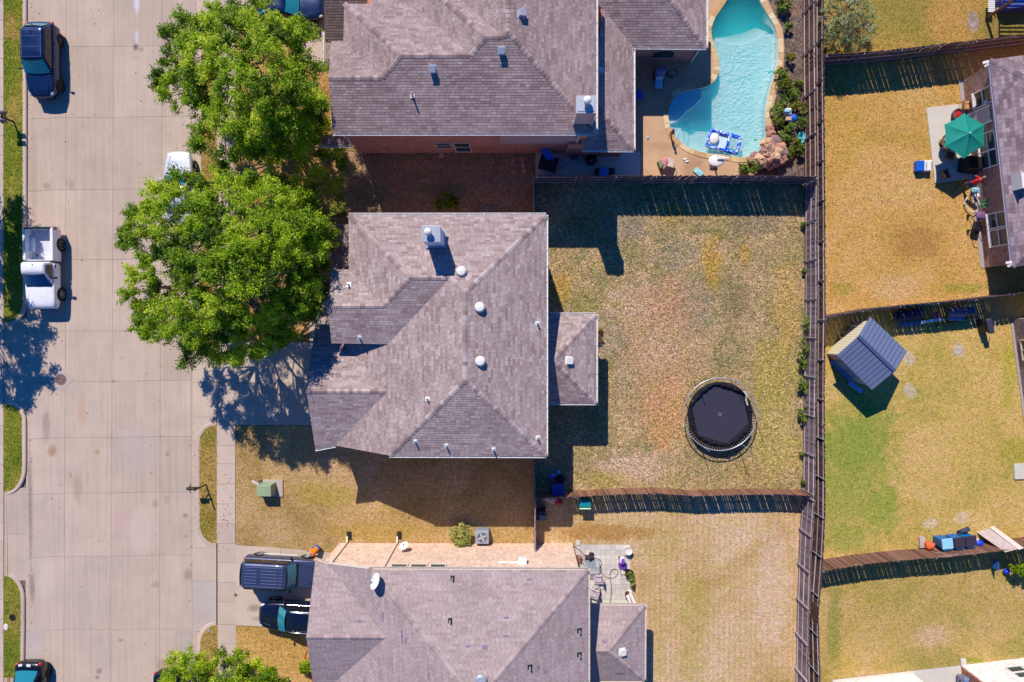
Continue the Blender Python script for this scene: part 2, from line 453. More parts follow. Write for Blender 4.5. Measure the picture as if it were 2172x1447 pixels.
# curved front walks
fw = tag(MB().sheet([[W2(*p) for p in [(655, 726), (656, 690), (662, 664), (676, 645), (700, 632), (700, 600), (712, 600), (716, 655), (700, 668), (694, 690), (690, 726)]]], -0.009).build('path', joint_m), kind='structure')
for q in ([(655, 725), (656, 692), (692, 692), (690, 725)], [(656, 691), (662, 664), (675, 646), (703, 668), (694, 691)], [(676, 645), (702, 632), (715, 656), (703, 667)]):
    slab(fw, q, walk_m, 0.005, 'path_slab', 0.010, 0.012)
fw2 = tag(MB().sheet([[W2(*p) for p in [(640, 66), (690, 66), (712, 110), (712, 150), (640, 140)]]], -0.009).build('path', joint_m), kind='structure')
slab(fw2, [(641, 67), (689, 67), (711, 110), (711, 149), (641, 139)], walk_m, 0.005, 'path_slab', 0.010, 0.012)

# ---- planted strips with kerbs
def arc(cx, cy, rx, ry, a0, a1, n=8):
    return [(cx + rx * math.cos(rad(a0 + (a1 - a0) * i / n)), cy + ry * math.sin(rad(a0 + (a1 - a0) * i / n))) for i in range(n + 1)]
green_m = lawn_mat('green verge grass', [A(92, 108, 34), A(120, 128, 40), A(158, 142, 62)], [(22, 60, 25, 35, A(176, 140, 80), .7), (28, 240, 20, 40, A(180, 146, 80), .6), (30, 1310, 18, 40, A(160, 130, 70), .4), (25, 420, 12, 25, A(170, 150, 80), .5)])
verge_m = lawn_mat('dry verge grass', [A(140, 120, 52), A(168, 138, 76), A(186, 150, 96)], [(440, 925, 20, 28, A(130, 125, 50), .6), (440, 1120, 18, 30, A(135, 125, 50), .6)])
LAWNS = []
def strip(pxo, gm, kerb=9, side='R'):
    """pxo: grass outline at the kerb's inner edge; kerb edge list kpts"""
    poly = [W2(*p) for p in pxo]
    b = MB(); b.prism(poly, -0.15, 0.0)
    o = tag(b.build('verge', gm), kind='structure'); LAWNS.append((poly, gm, 150, 0.075))
    return o
def kerb(path, wpx=7.5):
    """kerb stones along an open path of photo points (inner edge), road on the left-hand normal side"""
    P = [Vector(W2(*p)) for p in path]
    w = wpx / 33.0
    L = []
    for i, p in enumerate(P):
        d = (P[min(i + 1, len(P) - 1)] - P[max(i - 1, 0)]).normalized(); nrm = Vector((-d.y, d.x))
        L.append((p, p + nrm * w * 0.78, p + nrm * w))
    pts = [[(a.x, a.y, -0.15), (a.x, a.y, 0.008), (b.x, b.y, 0.008), (c.x, c.y, -0.03), (c.x, c.y, -0.15)] for a, b, c in L]
    mbk = MB()
    vs = [q for row in pts for q in row]; fs = []
    for i in range(len(pts) - 1):
        for j in range(4): fs.append((i * 5 + j, i * 5 + j + 1, (i + 1) * 5 + j + 1, (i + 1) * 5 + j))
    fs += [(0, 4, 3, 2, 1), tuple((len(pts) - 1) * 5 + j for j in range(5))]
    mbk.add(vs, [f[::-1] for f in fs])
    return tag(mbk.build('kerb', curb_m), kind='structure')
# left strips (road to the east)
e1 = [(48, y) for y in (-260, -100, 50, 200, 350, 500, 600, 640)] + arc(14, 640, 34, 44, 0, 88)[1:]
strip([(8, -260)] + e1 + [(8, 684)], green_m); kerb(e1)
e2 = arc(14, 892, 33, 34, -88, 0) + [(47, 940), (47, 985)] + arc(12, 990, 35, 53, 0, 86)[1:]
strip([(8, 858)] + e2 + [(8, 1043)], green_m); kerb(e2)
e3 = arc(6, 1270, 38, 49, -75, 0) + [(44, 1330), (43, 1400), (42, 1436)]
strip([(8, 1222)] + e3 + [(8, 1436)], green_m); kerb(e3)
# right strips (road to the west)
f1 = [(458, 1152)] + arc(458, 1112, 34, 42, 95, 180)[1:] + [(423, 1050), (423, 980)] + arc(458, 940, 35, 38, 180, 266)
strip(f1 + [(460.2, 902), (460.2, 1153)], verge_m); kerb(f1)
f2 = [(425, 1700), (425, 1500), (425, 1400)] + arc(460, 1366, 35, 40, 180, 268)
strip(f2 + [(462.2, 1326), (462.2, 1700)], verge_m); kerb(f2)
f3 = [(458, 738)] + arc(458, 700, 35, 38, 95, 180)[1:] + [(424, 600), (426, 400), (428, 200), (428, 90)] + arc(458, 72, 30, 32, 180, 266)
strip(f3 + [(460.2, 40), (460.2, 738)], verge_m); kerb(f3)

# ---- lawns
def lawn(name, pxs, m, dens=150, size=0.075, z=0.0):
    poly = [W2(*p) for p in pxs]
    o = tag(MB().sheet([poly], z).build(name, m), kind='structure'); LAWNS.append((poly, m, dens, size)); return o
G1 = A(120, 128, 52); GY = A(156, 144, 128); GOLD = A(196, 156, 76); PINK = A(216, 182, 156); OR = A(206, 156, 98)
back_m = lawn_mat('patchy back lawn', [A(146, 138, 90), A(180, 155, 110), A(206, 172, 130)],
    [(1510, 560, 25, 75, GOLD, .85), (1580, 540, 16, 25, GOLD, .6), (1410, 870, 60, 95, OR, .8), (1400, 920, 30, 30, OR, .6), (1340, 990, 90, 40, PINK, .7), (1350, 640, 70, 60, PINK, .5), (1390, 740, 60, 45, PINK, .5),
     (1640, 800, 60, 110, A(182, 162, 84), .75), (1670, 650, 35, 120, A(200, 164, 96), .7), (1650, 950, 60, 80, A(190, 166, 96), .7), (1190, 610, 30, 45, GOLD, .7), (1240, 640, 40, 30, A(150, 144, 76), .5), (1590, 1000, 60, 30, A(182, 150, 96), .6),
     (1330, 480, 60, 40, GY, .55), (1600, 470, 70, 45, A(144, 128, 102), .6), (1470, 650, 60, 70, GY, .5), (1300, 720, 40, 60, GY, .5), (1250, 900, 25, 60, A(150, 140, 86), .6), (1560, 640, 45, 60, A(142, 124, 94), .55), (1280, 1015, 60, 22, A(176, 154, 80), .6),
     (1420, 450, 45, 25, GOLD, .4), (1330, 800, 35, 45, A(164, 154, 124), .5), (1430, 540, 60, 50, A(156, 144, 124), .4), (1400, 760, 110, 200, A(204, 160, 122), .5), (1420, 640, 70, 60, A(196, 150, 112), .5), (1640, 900, 50, 160, A(190, 170, 98), .4)], 1.15, None, 0.55)
lawn('lawn', [(1133, 389), (1706, 389), (1707, 700), (1703, 1040), (1133, 1046)], back_m, 230, 0.085)
low_m = lawn_mat('tan mown lawn', [A(186, 152, 96), A(206, 172, 126), A(216, 184, 150)],
    [(1290, 1130, 150, 22, A(182, 136, 78), .8), (1470, 1290, 50, 90, A(182, 160, 82), .55), (1400, 1150, 60, 50, A(186, 158, 80), .4), (1470, 1400, 40, 60, A(180, 158, 84), .5), (1640, 1250, 45, 160, A(218, 186, 158), .7), (1400, 1380, 16, 80, A(178, 154, 70), .4)], 0.6, (0.0, 0.55, 0.05))
lawn('lawn', [(1134, 1047), (1703, 1041), (1694, 1180), (1688, 1600), (1216, 1600), (1216, 1156), (1134, 1152)], low_m, 150, 0.06)
side_m = lawn_mat('tan front lawn', [A(158, 128, 76), A(186, 152, 100), A(200, 164, 120)], [(700, 1050, 90, 30, A(176, 152, 70), .6), (800, 1130, 130, 25, A(176, 146, 72), .6), (590, 1120, 60, 40, A(196, 160, 122), .5)], 0.7)
lawn('lawn', [(500, 903), (705, 903), (705, 900), (1131, 900), (1131, 1152), (720, 1151), (722, 1173), (500, 1155)], side_m, 140, 0.06)
soilg_m = lawn_mat('worn side yard', [A(150, 116, 92), A(172, 136, 106), A(140, 132, 92)], [(790, 410, 60, 30, A(116, 112, 76), .6), (930, 400, 100, 14, A(130, 126, 90), .5), (1060, 380, 60, 20, A(150, 130, 116), .5), (880, 350, 60, 14, A(200, 152, 122), .5)], 0.9)
lawn('lawn', [(716, 320), (1131, 320), (1131, 470), (716, 470)], soilg_m, 60, 0.08)
front_m = lawn_mat('dry lawn under trees', [A(150, 116, 66), A(186, 144, 88), A(196, 156, 110)], (), 1.0)
lawn('lawn', [(499, 66), (640, 66), (640, 140), (712, 150), (716, 330), (716, 598), (698, 600), (698, 632), (674, 645), (660, 664), (654, 690), (653, 725), (499, 725)], front_m, 90, 0.07)
lawn('lawn', [(501, 1329), (725, 1337), (725, 1620), (501, 1620)], lawn_mat('golden front lawn', [A(176, 136, 72), A(200, 158, 92), A(206, 166, 110)], (), 0.8), 130, 0.065)
ne_m = lawn_mat('golden yard grass', [A(190, 150, 76), A(206, 160, 90), A(214, 170, 112)],
    [(1945, 515, 62, 48, A(176, 124, 72), .6), (1900, 610, 60, 40, A(210, 172, 124), .6), (1790, 610, 30, 20, A(160, 150, 60), .6), (2040, 610, 60, 14, A(160, 150, 60), .7), (1830, 480, 25, 90, A(206, 162, 96), .5), (1800, 300, 50, 80, A(200, 160, 74), .5), (1950, 200, 60, 30, A(206, 170, 110), .5)], 0.7)
lawn('lawn', [(1726, 141), (1880, 131), (2040, 112), (2400, 70), (2400, 600), (1913, 648), (1829, 656), (1753, 669), (1722, 672), (1722, 141)], ne_m, 140, 0.062)
lawn('lawn', [(1722, -120), (2400, -120), (2400, 68), (2040, 110), (1880, 129), (1722, 139)], lawn_mat('olive yard grass', [A(150, 134, 62), A(174, 142, 74), A(190, 146, 80)],
    [(2010, 40, 55, 80, A(192, 148, 82), .8), (2065, 50, 14, 24, A(178, 160, 158), .85), (1900, 40, 60, 60, A(150, 140, 66), .6), (2120, 60, 70, 40, A(120, 116, 60), .5)], 0.7), 140, 0.062)
e_m = lawn_mat('green and gold yard grass', [A(176, 158, 78), A(204, 170, 96), A(212, 178, 118)],
    [(1800, 950, 95, 75, A(136, 150, 62), .85), (1790, 1040, 70, 50, A(160, 156, 74), .7), (1870, 1080, 40, 60, A(132, 156, 52), .75), (1790, 1140, 60, 30, A(150, 152, 66), .6), (1850, 900, 60, 60, A(136, 150, 60), .6), (1810, 980, 120, 180, A(150, 156, 70), .6), (1800, 1100, 110, 90, A(164, 160, 78), .6),
     (1930, 760, 16, 16, A(198, 182, 160), .8), (1930, 830, 16, 20, A(198, 182, 160), .8), (2033, 740, 14, 20, A(198, 182, 172), .85), (1975, 1110, 20, 14, A(214, 190, 160), .7), (2040, 1100, 25, 14, A(214, 190, 160), .6), (2140, 800, 18, 90, A(172, 166, 60), .6), (2150, 960, 40, 40, A(164, 158, 60), .5), (1950, 950, 40, 60, A(214, 176, 112), .5)], 0.65)
lawn('lawn', [(1722, 673), (1753, 670), (1829, 657), (1913, 649), (2400, 601), (2400, 1110), (2171, 1140), (1978, 1163), (1903, 1167), (1813, 1177), (1744, 1188), (1719, 1191)], e_m, 140, 0.062)
se_m = lawn_mat('tan green yard grass', [A(164, 148, 78), A(192, 160, 96), A(206, 172, 124)],
    [(1970, 1350, 50, 30, A(206, 170, 136), .75), (1800, 1400, 40, 40, A(196, 164, 84), .5), (1900, 1260, 120, 40, A(168, 150, 78), .5), (1770, 1320, 18, 120, A(132, 138, 66), .6), (2060, 1400, 30, 8, A(150, 150, 50), .8), (2110, 1330, 60, 40, A(200, 164, 110), .5)], 0.6)
lawn('lawn', [(1719, 1192), (1744, 1189), (1813, 1178), (1903, 1168), (1978, 1164), (2171, 1141), (2400, 1112), (2400, 1370), (2039, 1411), (1766, 1441), (1766, 1600), (1707, 1600)], se_m, 140, 0.062)
# mulch bed between pool and fence
mulch_m = lawn_mat('dark mulch bed', [A(96, 80, 78), A(122, 104, 96), A(150, 120, 96)], [(1655, 70, 18, 60, A(92, 88, 96), .5), (1680, 330, 14, 26, A(190, 150, 92), .6)], 1.6, None, 1.2)
BED = [(1600, 372), (1612, 352), (1640, 330), (1655, 300), (1640, 285), (1637, 252), (1640, 226), (1650, 190), (1662, 140), (1664, 100), (1660, 60), (1640, 24), (1622, -14), (1622, -100), (1704, -100), (1703, 100), (1705, 250), (1706, 388), (1600, 388)]
tag(MB().sheet([[W2(*p) for p in BED]], 0.002).build('planting_bed', mulch_m), kind='structure')

# ---- pool deck
deck = MB(); dpoly = [W2(*p) for p in [(1136, 386), (1136, 322), (1225, 322), (1240, 250), (1345, 250), (1345, 90), (1490, 90), (1490, -100), (1622, -100), (1622, -14), (1640, 24), (1660, 60), (1664, 100), (1662, 140), (1650, 190), (1640, 226), (1637, 252), (1640, 285), (1655, 300), (1640, 330), (1612, 352), (1600, 372), (1600, 386)]]
deck.sheet([dpoly, POOLW], 0.0); tag(deck.build('pool_deck', deck_m), kind='structure')
tag(MB().sheet([[W2(*p) for p in [(1136, 322), (1225, 322), (1358, 322), (1358, 386), (1136, 386)]]], 0.005).build('patio', pale_m), kind='structure')

# ---- grass blades standing in the lawns
def tufts(name, poly, m, dens, size):
    P = np.array(poly); x0, y0 = P.min(0); x1, y1 = P.max(0)
    x0, x1 = max(x0, -36), min(x1, 36); y0, y1 = max(y0, -26), min(y1, 24)
    n = int((x1 - x0) * (y1 - y0) * dens)
    if n <= 0: return
    x = nrs.uniform(x0, x1, n); y = nrs.uniform(y0, y1, n); k = pip(x, y, poly); x, y = x[k], y[k]; n = len(x)
    a = nrs.uniform(0, 2 * np.pi, n); s = size * nrs.uniform(0.5, 1.6, n); w = s * nrs.uniform(0.3, 0.55, n); h = s * nrs.uniform(0.25, 0.8, n)
    dx, dy = np.cos(a), np.sin(a)
    V = np.empty((n, 3, 3))
    V[:, 0] = np.c_[x - dy * w * .5, y + dx * w * .5, np.full(n, 0.003)]
    V[:, 1] = np.c_[x + dy * w * .5, y - dx * w * .5, np.full(n, 0.003)]
    V[:, 2] = np.c_[x + dx * s, y + dy * s, h]
    me = bpy.data.meshes.new(name); me.vertices.add(n * 3); me.vertices.foreach_set('co', V.ravel())
    me.loops.add(n * 3); me.loops.foreach_set('vertex_index', np.arange(n * 3)); me.polygons.add(n)
    me.polygons.foreach_set('loop_start', np.arange(n) * 3)
    at = me.attributes.new('tone', 'FLOAT', 'FACE'); at.data.foreach_set('value', nrs.uniform(-0.45, 0.5, n).astype(np.float32))
    me.materials.append(m); me.update(); me.validate()
    o = bpy.data.objects.new(name, me); COL.objects.link(o)
    return tag(o, 'short grass of the ' + m.name, 'grass', kind='stuff')
for i_, (poly, m_, dn_, sz_) in enumerate(LAWNS): tufts('grass', poly, m_, dn_, sz_)
# ================================================================ roofs and houses
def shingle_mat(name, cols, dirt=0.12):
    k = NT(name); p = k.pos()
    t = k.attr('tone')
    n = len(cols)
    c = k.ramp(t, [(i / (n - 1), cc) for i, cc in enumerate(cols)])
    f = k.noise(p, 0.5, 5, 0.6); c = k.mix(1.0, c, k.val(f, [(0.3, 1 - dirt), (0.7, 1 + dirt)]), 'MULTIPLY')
    g_ = k.noise(p, 45, 3, 0.6); c = k.mix(1.0, c, k.val(g_, [(0.25, 0.78), (0.75, 1.2)]), 'MULTIPLY')
    k.bump(g_, 0.3, 0.006)
    MATS[name] = k.fin(c, 0.95, 0, 0.15); return MATS[name]
deck_dark = mat('roof underlay', A(84, 70, 74), 0.95)
white_m = mat('white painted metal', A(236, 230, 222), 0.45, 0.05, 3)
cream_m = mat('cream painted trim', A(226, 212, 196), 0.6, 0.06, 3)
galv_m = mat('galvanised metal', A(186, 188, 196), 0.4, 0.1, 6, metal=0.35)
siding_m = mat('mauve siding', A(196, 168, 166), 0.7, 0.06, 2)
black_m = mat('black plastic', A(34, 32, 36), 0.5, 0.2, 8)
glass_m = NT('window glass').fin((0.03, 0.055, 0.06), 0.04, 0, 0.7); MATS['window glass'] = glass_m
def brick_mat(name, c1, c2, mortar, ang=0.0):
    k = NT(name); p = k.pos()
    cr = k.new('ShaderNodeSeparateXYZ'); k.L(p, cr.inputs[0])
    u = k.math('ADD', k.math('MULTIPLY', cr.outputs[0], math.cos(ang)), k.math('MULTIPLY', cr.outputs[1], math.sin(ang)))
    cb = k.new('ShaderNodeCombineXYZ'); k.L(u, cb.inputs[0]); k.L(cr.outputs[2], cb.inputs[1])
    b = k.new('ShaderNodeTexBrick'); b.inputs['Scale'].default_value = 1.0
    b.inputs['Brick Width'].default_value = 0.215; b.inputs['Row Height'].default_value = 0.075; b.inputs['Mortar Size'].default_value = 0.006
    b.inputs['Color1'].default_value = (*c1, 1); b.inputs['Color2'].default_value = (*c2, 1); b.inputs['Mortar'].default_value = (*mortar, 1)
    k.L(cb.outputs[0], b.inputs['Vector'])
    f = k.noise(p, 1.2, 4); c = k.mix(1.0, b.outputs['Color'], k.val(f, [(0.3, 0.85), (0.7, 1.15)]), 'MULTIPLY')
    c2_ = k.noise(k.mapping(cb.outputs[0], (4.65, 13.3, 1)), 1.0, 0); c = k.mix(1.0, c, k.val(c2_, [(0.3, 0.75), (0.7, 1.25)]), 'MULTIPLY')
    k.bump(b.outputs['Fac'], -0.4, 0.01)
    MATS[name] = k.fin(c, 0.9, 0, 0.2); return MATS[name]
EXPO, TABW = 0.143, 0.28

class Roof:
    def __init__(s, pitch): s.p = pitch; s.pl = {}; s.V = {}; s.F = {}; s.X = {}
    def plane(s, name, d, pt, pitch=None):
        p = s.p if pitch is None else pitch
        d = Vector(d).normalized(); n = Vector((d.x * p, d.y * p, 1)).normalized()
        s.pl[name] = (n, n.dot(pt), d)
    def on(s, name, px, py):
        n, k, d = s.pl[name]; r = ray(px, py); o = Vector((0, 0, CAMH))
        return o + r * ((k - n.dot(o)) / n.dot(r))
    def solve(s):
        inc = {}
        for f, vs in s.F.items():
            for v in vs: inc.setdefault(v, []).append(f)
        for v, fs in inc.items():
            px, py = s.V[v]; r = ray(px, py).normalized(); o = np.array((0, 0, CAMH))
            u = r.cross(Vector((1, 0, 0))).normalized(); w = r.cross(u)
            rows, rhs = [], []
            for f in fs:
                n, k, d = s.pl[f]; rows.append(np.array(n) * 20); rhs.append(k * 20)
            for q in (u, w): rows.append(np.array(q)); rhs.append(float(np.dot(np.array(q), o)))
            x, *_ = np.linalg.lstsq(np.array(rows), np.array(rhs), rcond=None)
            s.X[v] = Vector(x)
    def build(s, thing, name, smat, tones, caps=(), gutters=(), gut_m=None, nind=300, seed=1, soffit=None, expo=EXPO, hang=0.85, label=None):
        R = random.Random(seed)
        s.solve()
        dk = MB(); low = min(x.z for x in s.X.values())
        for f, vs in s.F.items():
            P = [s.X[v] for v in vs]; n = s.pl[f][0]
            tri = tessellate_polygon([P])
            fs = []
            for a, b, c in tri: fs.append((a, b, c) if (P[b] - P[a]).cross(P[c] - P[a]).dot(n) > 0 else (a, c, b))
            dk.add(P, fs)
            nn = len(P); Q = [p - Vector((0, 0, 0.14)) for p in P]
            dk.add(P + Q, [(i, nn + i, nn + (i + 1) % nn, (i + 1) % nn) for i in range(nn)], 1)
            dk.add(Q, [t[::-1] for t in fs], 1)
        roof = dk.build(name, [deck_dark, cream_m], thing)
        if label: roof['label'] = label
        sm = MB(); full = []
        for f, vs in s.F.items():
            n, k, d = s.pl[f]; U = Vector((-d.y, d.x, 0)); Vv = n.cross(U)
            if Vv.z < 0: Vv = -Vv; U = -U
            P = [s.X[v] for v in vs]; O = min(P, key=lambda q: q.dot(Vv))
            uv = [((p - O).dot(U), (p - O).dot(Vv)) for p in P]
            # outward lip over the eave
            umin, umax = min(a for a, b in uv), max(a for a, b in uv); vmax = max(b for a, b in uv)
            tri = tessellate_polygon([[Vector((a, b, 0)) for a, b in uv]])
            tris = []
            for t in tri:
                q = [uv[i] for i in t]
                if (q[1][0] - q[0][0]) * (q[2][1] - q[0][1]) - (q[1][1] - q[0][1]) * (q[2][0] - q[0][0]) < 0: q = q[::-1]
                tris.append((q, min(x[0] for x in q), max(x[0] for x in q), min(x[1] for x in q), max(x[1] for x in q)))
            rowi = 0; v0 = 0.0
            while v0 < vmax:
                u = umin - R.random() * TABW; tone = R.random(); run = 0
                while u < umax:
                    if run <= 0: tone = R.choice(tones); run = R.choice((1, 1, 1, 2, 2))
                    run -= 1
                    w = TABW * R.uniform(0.93, 1.07); a0, a1 = u + 0.005, u + w - 0.005
                    rect = [(a0, v0), (a1, v0), (a1, v0 + expo), (a0, v0 + expo)]
                    tn = min(1, max(0, tone + R.uniform(-0.1, 0.1)))
                    got = 0.0; parts = []
                    for q, ua, ub, va, vb in tris:
                        if a1 < ua or a0 > ub or v0 + expo < va or v0 > vb: continue
                        po = rect
                        for i in range(3):
                            (ax, ay), (bx, by) = q[i], q[(i + 1) % 3]; out = []
                            sd_ = [(bx - ax) * (y - ay) - (by - ay) * (x - ax) for x, y in po]
                            for j in range(len(po)):
                                s0, s1 = sd_[j], sd_[(j + 1) % len(po)]
                                if s0 >= 0: out.append(po[j])
                                if (s0 >= 0) != (s1 >= 0):
                                    t = s0 / (s0 - s1); x0, y0 = po[j]; x1, y1 = po[(j + 1) % len(po)]
                                    out.append((x0 + (x1 - x0) * t, y0 + (y1 - y0) * t))
                            po = out
                            if len(po) < 3: break
                        if len(po) >= 3:
                            ar = abs(sum(po[i][0] * po[(i + 1) % len(po)][1] - po[(i + 1) % len(po)][0] * po[i][1] for i in range(len(po)))) / 2
                            if ar > 2e-4:
                                dd = []
                                for q_ in po:
                                    if not dd or math.hypot(q_[0] - dd[-1][0], q_[1] - dd[-1][1]) > 2e-4: dd.append(q_)
                                if math.hypot(dd[0][0] - dd[-1][0], dd[0][1] - dd[-1][1]) < 2e-4: dd.pop()
                                if len(dd) >= 3: parts.append(dd); got += ar
                    if parts:
                        if len(parts) == 1 and len(parts[0]) == 4 and got > 0.985 * (a1 - a0) * expo:
                            full.append((O + U * (u + w / 2) + Vv * v0, U, Vv, n, w, tn, parts[0]))
                        else: full.append((O + U * (u + w / 2) + Vv * v0, U, Vv, n, None, tn, (parts, O, v0)))
                    u += w
                v0 += expo; rowi += 1
        solid = sorted([i for i, q in enumerate(full) if q[4]], key=lambda i: -full[i][0].z)[:nind]
        single = set(solid)
        meshes = {}
        for i, (C, U, Vv, n, w, tn, data) in enumerate(full):
            if i in single:
                lv = round(tn * 7) / 7
                if lv not in meshes:
                    h = (TABW - 0.012) / 2; q = MB()
                    q.add([(-h, 0, 0.002), (h, 0, 0.002), (h, 0, 0.02), (-h, 0, 0.02), (h, expo, 0.008), (-h, expo, 0.008)], [(0, 1, 2, 3), (3, 2, 4, 5)], 0, max(lv, 0.001))
                    meshes[lv] = q.mesh('shingle', smat)
                M = frame(U * (w / TABW), Vv, n, C); inst('shingle', meshes[lv], roof, M)
                continue
            if w: parts = [data]; O = None
            else: parts, O, v0 = data
            for po in parts:
                if w:
                    # recover local frame from the centre
                    cu = sum(p[0] for p in po) / 4; base = min(p[1] for p in po)
                    pts = [C + U * (p[0] - cu) + Vv * (p[1] - base) + n * (0.02 if p[1] - base < expo / 2 else 0.008) for p in po]
                    lowi = [j for j in range(len(po)) if abs(po[j][1] - base) < 1e-4 and abs(po[(j + 1) % len(po)][1] - base) < 1e-4]
                else:
                    pts = [O + U * p[0] + Vv * p[1] + n * (0.02 - 0.012 * min(1, max(0, (p[1] - v0) / expo))) for p in po]
                    lowi = [j for j in range(len(po)) if abs(po[j][1] - v0) < 1e-4 and abs(po[(j + 1) % len(po)][1] - v0) < 1e-4]
                sm.add(pts, [(0, j, j + 1) for j in range(1, len(pts) - 1)], 0, max(tn, 0.001))
                for j in lowi:
                    a, b = pts[j], pts[(j + 1) % len(pts)]
                    sm.add([a, b, b - n * 0.018, a - n * 0.018], [(0, 3, 2, 1)], 0, max(tn, 0.001))
        so = sm.build('shingles', smat, roof); so['kind'] = 'stuff'
        # ridge and hip caps
        for (a, b, f1, f2) in caps:
            s.cap(roof, s.X[a], s.X[b], f1, f2, smat, tones, R)
        gm = gut_m or white_m
        for (a, b, f) in gutters: s.gutter(roof, s.X[a], s.X[b], s.pl[f][2], gm, hang)
        return roof
    def cap(s, roof, A_, B_, f1, f2, smat, tones, R):
        if A_.z > B_.z + 1e-3: A_, B_ = B_, A_
        e = B_ - A_; L = e.length; e.normalize()
        sv = []
        for f in (f1, f2):
            n, k, d = s.pl[f]; q = n.cross(e).normalized()
            if q.dot(Vector((d.x, d.y, 0))) < 0: q = -q
            sv.append(q)
        up = (s.pl[f1][0] + s.pl[f2][0]).normalized(); wd_ = 0.15; N = max(1, int(L / 0.24)); ms = []
        for tn in (0.15, 0.4, 0.62, 0.85):
            q = MB(); st = L / N
            p = []
            for t, lf in ((-0.01, 0.045), (st, 0.028)):
                p += [e * t + sv[0] * wd_ + up * (lf - 0.004), e * t + up * lf, e * t + sv[1] * wd_ + up * (lf - 0.004)]
            lo = [p[0] - up * 0.03, p[1] - up * 0.03, p[2] - up * 0.03]
            q.add(p + lo, [(0, 1, 4, 3), (1, 2, 5, 4), (0, 6, 7, 1), (1, 7, 8, 2), (0, 3, 6), (2, 8, 5)], 0, tn)
            ms.append(q.mesh('ridge_cap', smat))
        for i in range(N):
            inst('ridge_cap', R.choice(ms), roof, Matrix.Translation(A_ + e * (L * i / N)))
    def gutter(s, roof, A_, B_, d, gm, hang):
        d3 = Vector((d.x, d.y, 0)); up = Vector((0, 0, 1)); e = (B_ - A_); L = e.length; e.normalize()
        a = A_ - e * 0.02; b = B_ + e * 0.02; q = MB()
        prof = [(0.0, 0.0), (0.0, -0.12), (0.10, -0.12), (0.125, -0.01), (0.105, -0.01), (0.085, -0.10), (0.015, -0.10), (0.015, 0.0)]
        vs = [a + d3 * x + up * (z - 0.01) for x, z in prof] + [b + d3 * x + up * (z - 0.01) for x, z in prof]
        m = len(prof)
        q.add(vs, [(i, (i + 1) % m, m + (i + 1) % m, m + i) for i in range(m)] + [tuple(range(m)), tuple(range(2 * m - 1, m - 1, -1))])
        g_ = q.build('gutter', gm, roof)
        n = max(1, int(L / hang)); h = MB()
        for i in range(n + 1):
            c = a + e * ((b - a).length * (i + 0.15) / (n + 0.3)) + d3 * 0.06 + up * -0.012
            h.bar(c - d3 * 0.065, c + d3 * 0.068, 0.03, 0.012)
        h.build('gutter_hanger', gm, roof)
N_, S_, E_, W_ = (0, 1), (0, -1), (1, 0), (-1, 0)

def wallbox(thing, pts, z0, z1, m, name='wall'):
    b = MB(); b.prism(pts, z0, z1); return b.build(name, m, thing)
def gable(thing, a, b, c, m):
    q = MB(); q.add([a, b, c], [(0, 1, 2)]); return q.build('gable_wall', m, thing)
def window(thing, o, u, w, h, n, frame_m=white_m, sash=True, name='window', depth=0.05):
    """o: lower left corner on the wall, u: along the wall, n: outward"""
    u = Vector(u).normalized(); n = Vector(n).normalized(); up = Vector((0, 0, 1)); t = 0.07
    fr = MB()
    for a, b in ((o, o + u * w), (o + up * h, o + u * w + up * h)): fr.bar(a + n * 0.03, b + n * 0.03, 0.07, t, up=up)
    for a in (o, o + u * w): fr.bar(a + n * 0.031, a + up * h + n * 0.031, 0.07, t, up=n)
    if sash: fr.bar(o + u * (w * sash) + n * 0.028, o + u * (w * sash) + up * h + n * 0.028, 0.05, 0.05, up=n)
    f = fr.build(name, frame_m, thing)
    g_ = MB()
    g_.add([o + n * 0.012, o + u * w + n * 0.012, o + u * w + up * h + n * 0.012, o + up * h + n * 0.012], [(0, 1, 2, 3)])
    g_.build('pane', glass_m, f)
    return f
def pipe_vent(thing, p, h=0.3, r=0.045, m=None, base=True, bm=None):
    b = MB(); b.lathe([(r, -0.05), (r, h), (r * 0.75, h), (r * 0.75, h - 0.03)], p, 10); o = b.build('vent_pipe', m or galv_m, thing, smooth=False)
    if base:
        c = MB(); c.box(p + Vector((0, 0, 0.03)), (0.24, 0.28, 0.012), M=base if isinstance(base, Matrix) else None); c.lathe([(0.10, 0.02), (0.055, 0.1)], p, 10); c.build('flashing', bm or m or galv_m, o)
    return o
def slope_M(roof, f):
    n, k, d = roof.pl[f]; U = Vector((-d.y, d.x, 0)); V = n.cross(U); return Matrix((U, V, n)).transposed()
def dome_vent(thing, p, r=0.21, m=None):
    b = MB(); b.lathe([(r * 0.72, -0.1), (r * 0.74, 0.10), (r * 1.05, 0.12), (r * 1.06, 0.17), (r * 0.92, 0.25), (r * 0.55, 0.31), (r * 0.5, 0.30), (r * 0.3, 0.33), (0.0, 0.335)], p, 20)
    return b.build('roof_vent', m or white_m, thing, smooth=True)
def box_vent(thing, p, M, m=None, w=0.3, h=0.26):
    b = MB(); b.box(p + M @ Vector((0, 0, h / 2)), (w, w, h), M=M); b.box(p + M @ Vector((0, 0, h + 0.01)), (w + 0.06, w + 0.06, 0.03), M=M); b.box(p + M @ Vector((0, 0, 0.02)), (w + 0.16, w + 0.16, 0.02), M=M)
    return b.build('roof_vent', m or galv_m, thing, bevel=0.01)

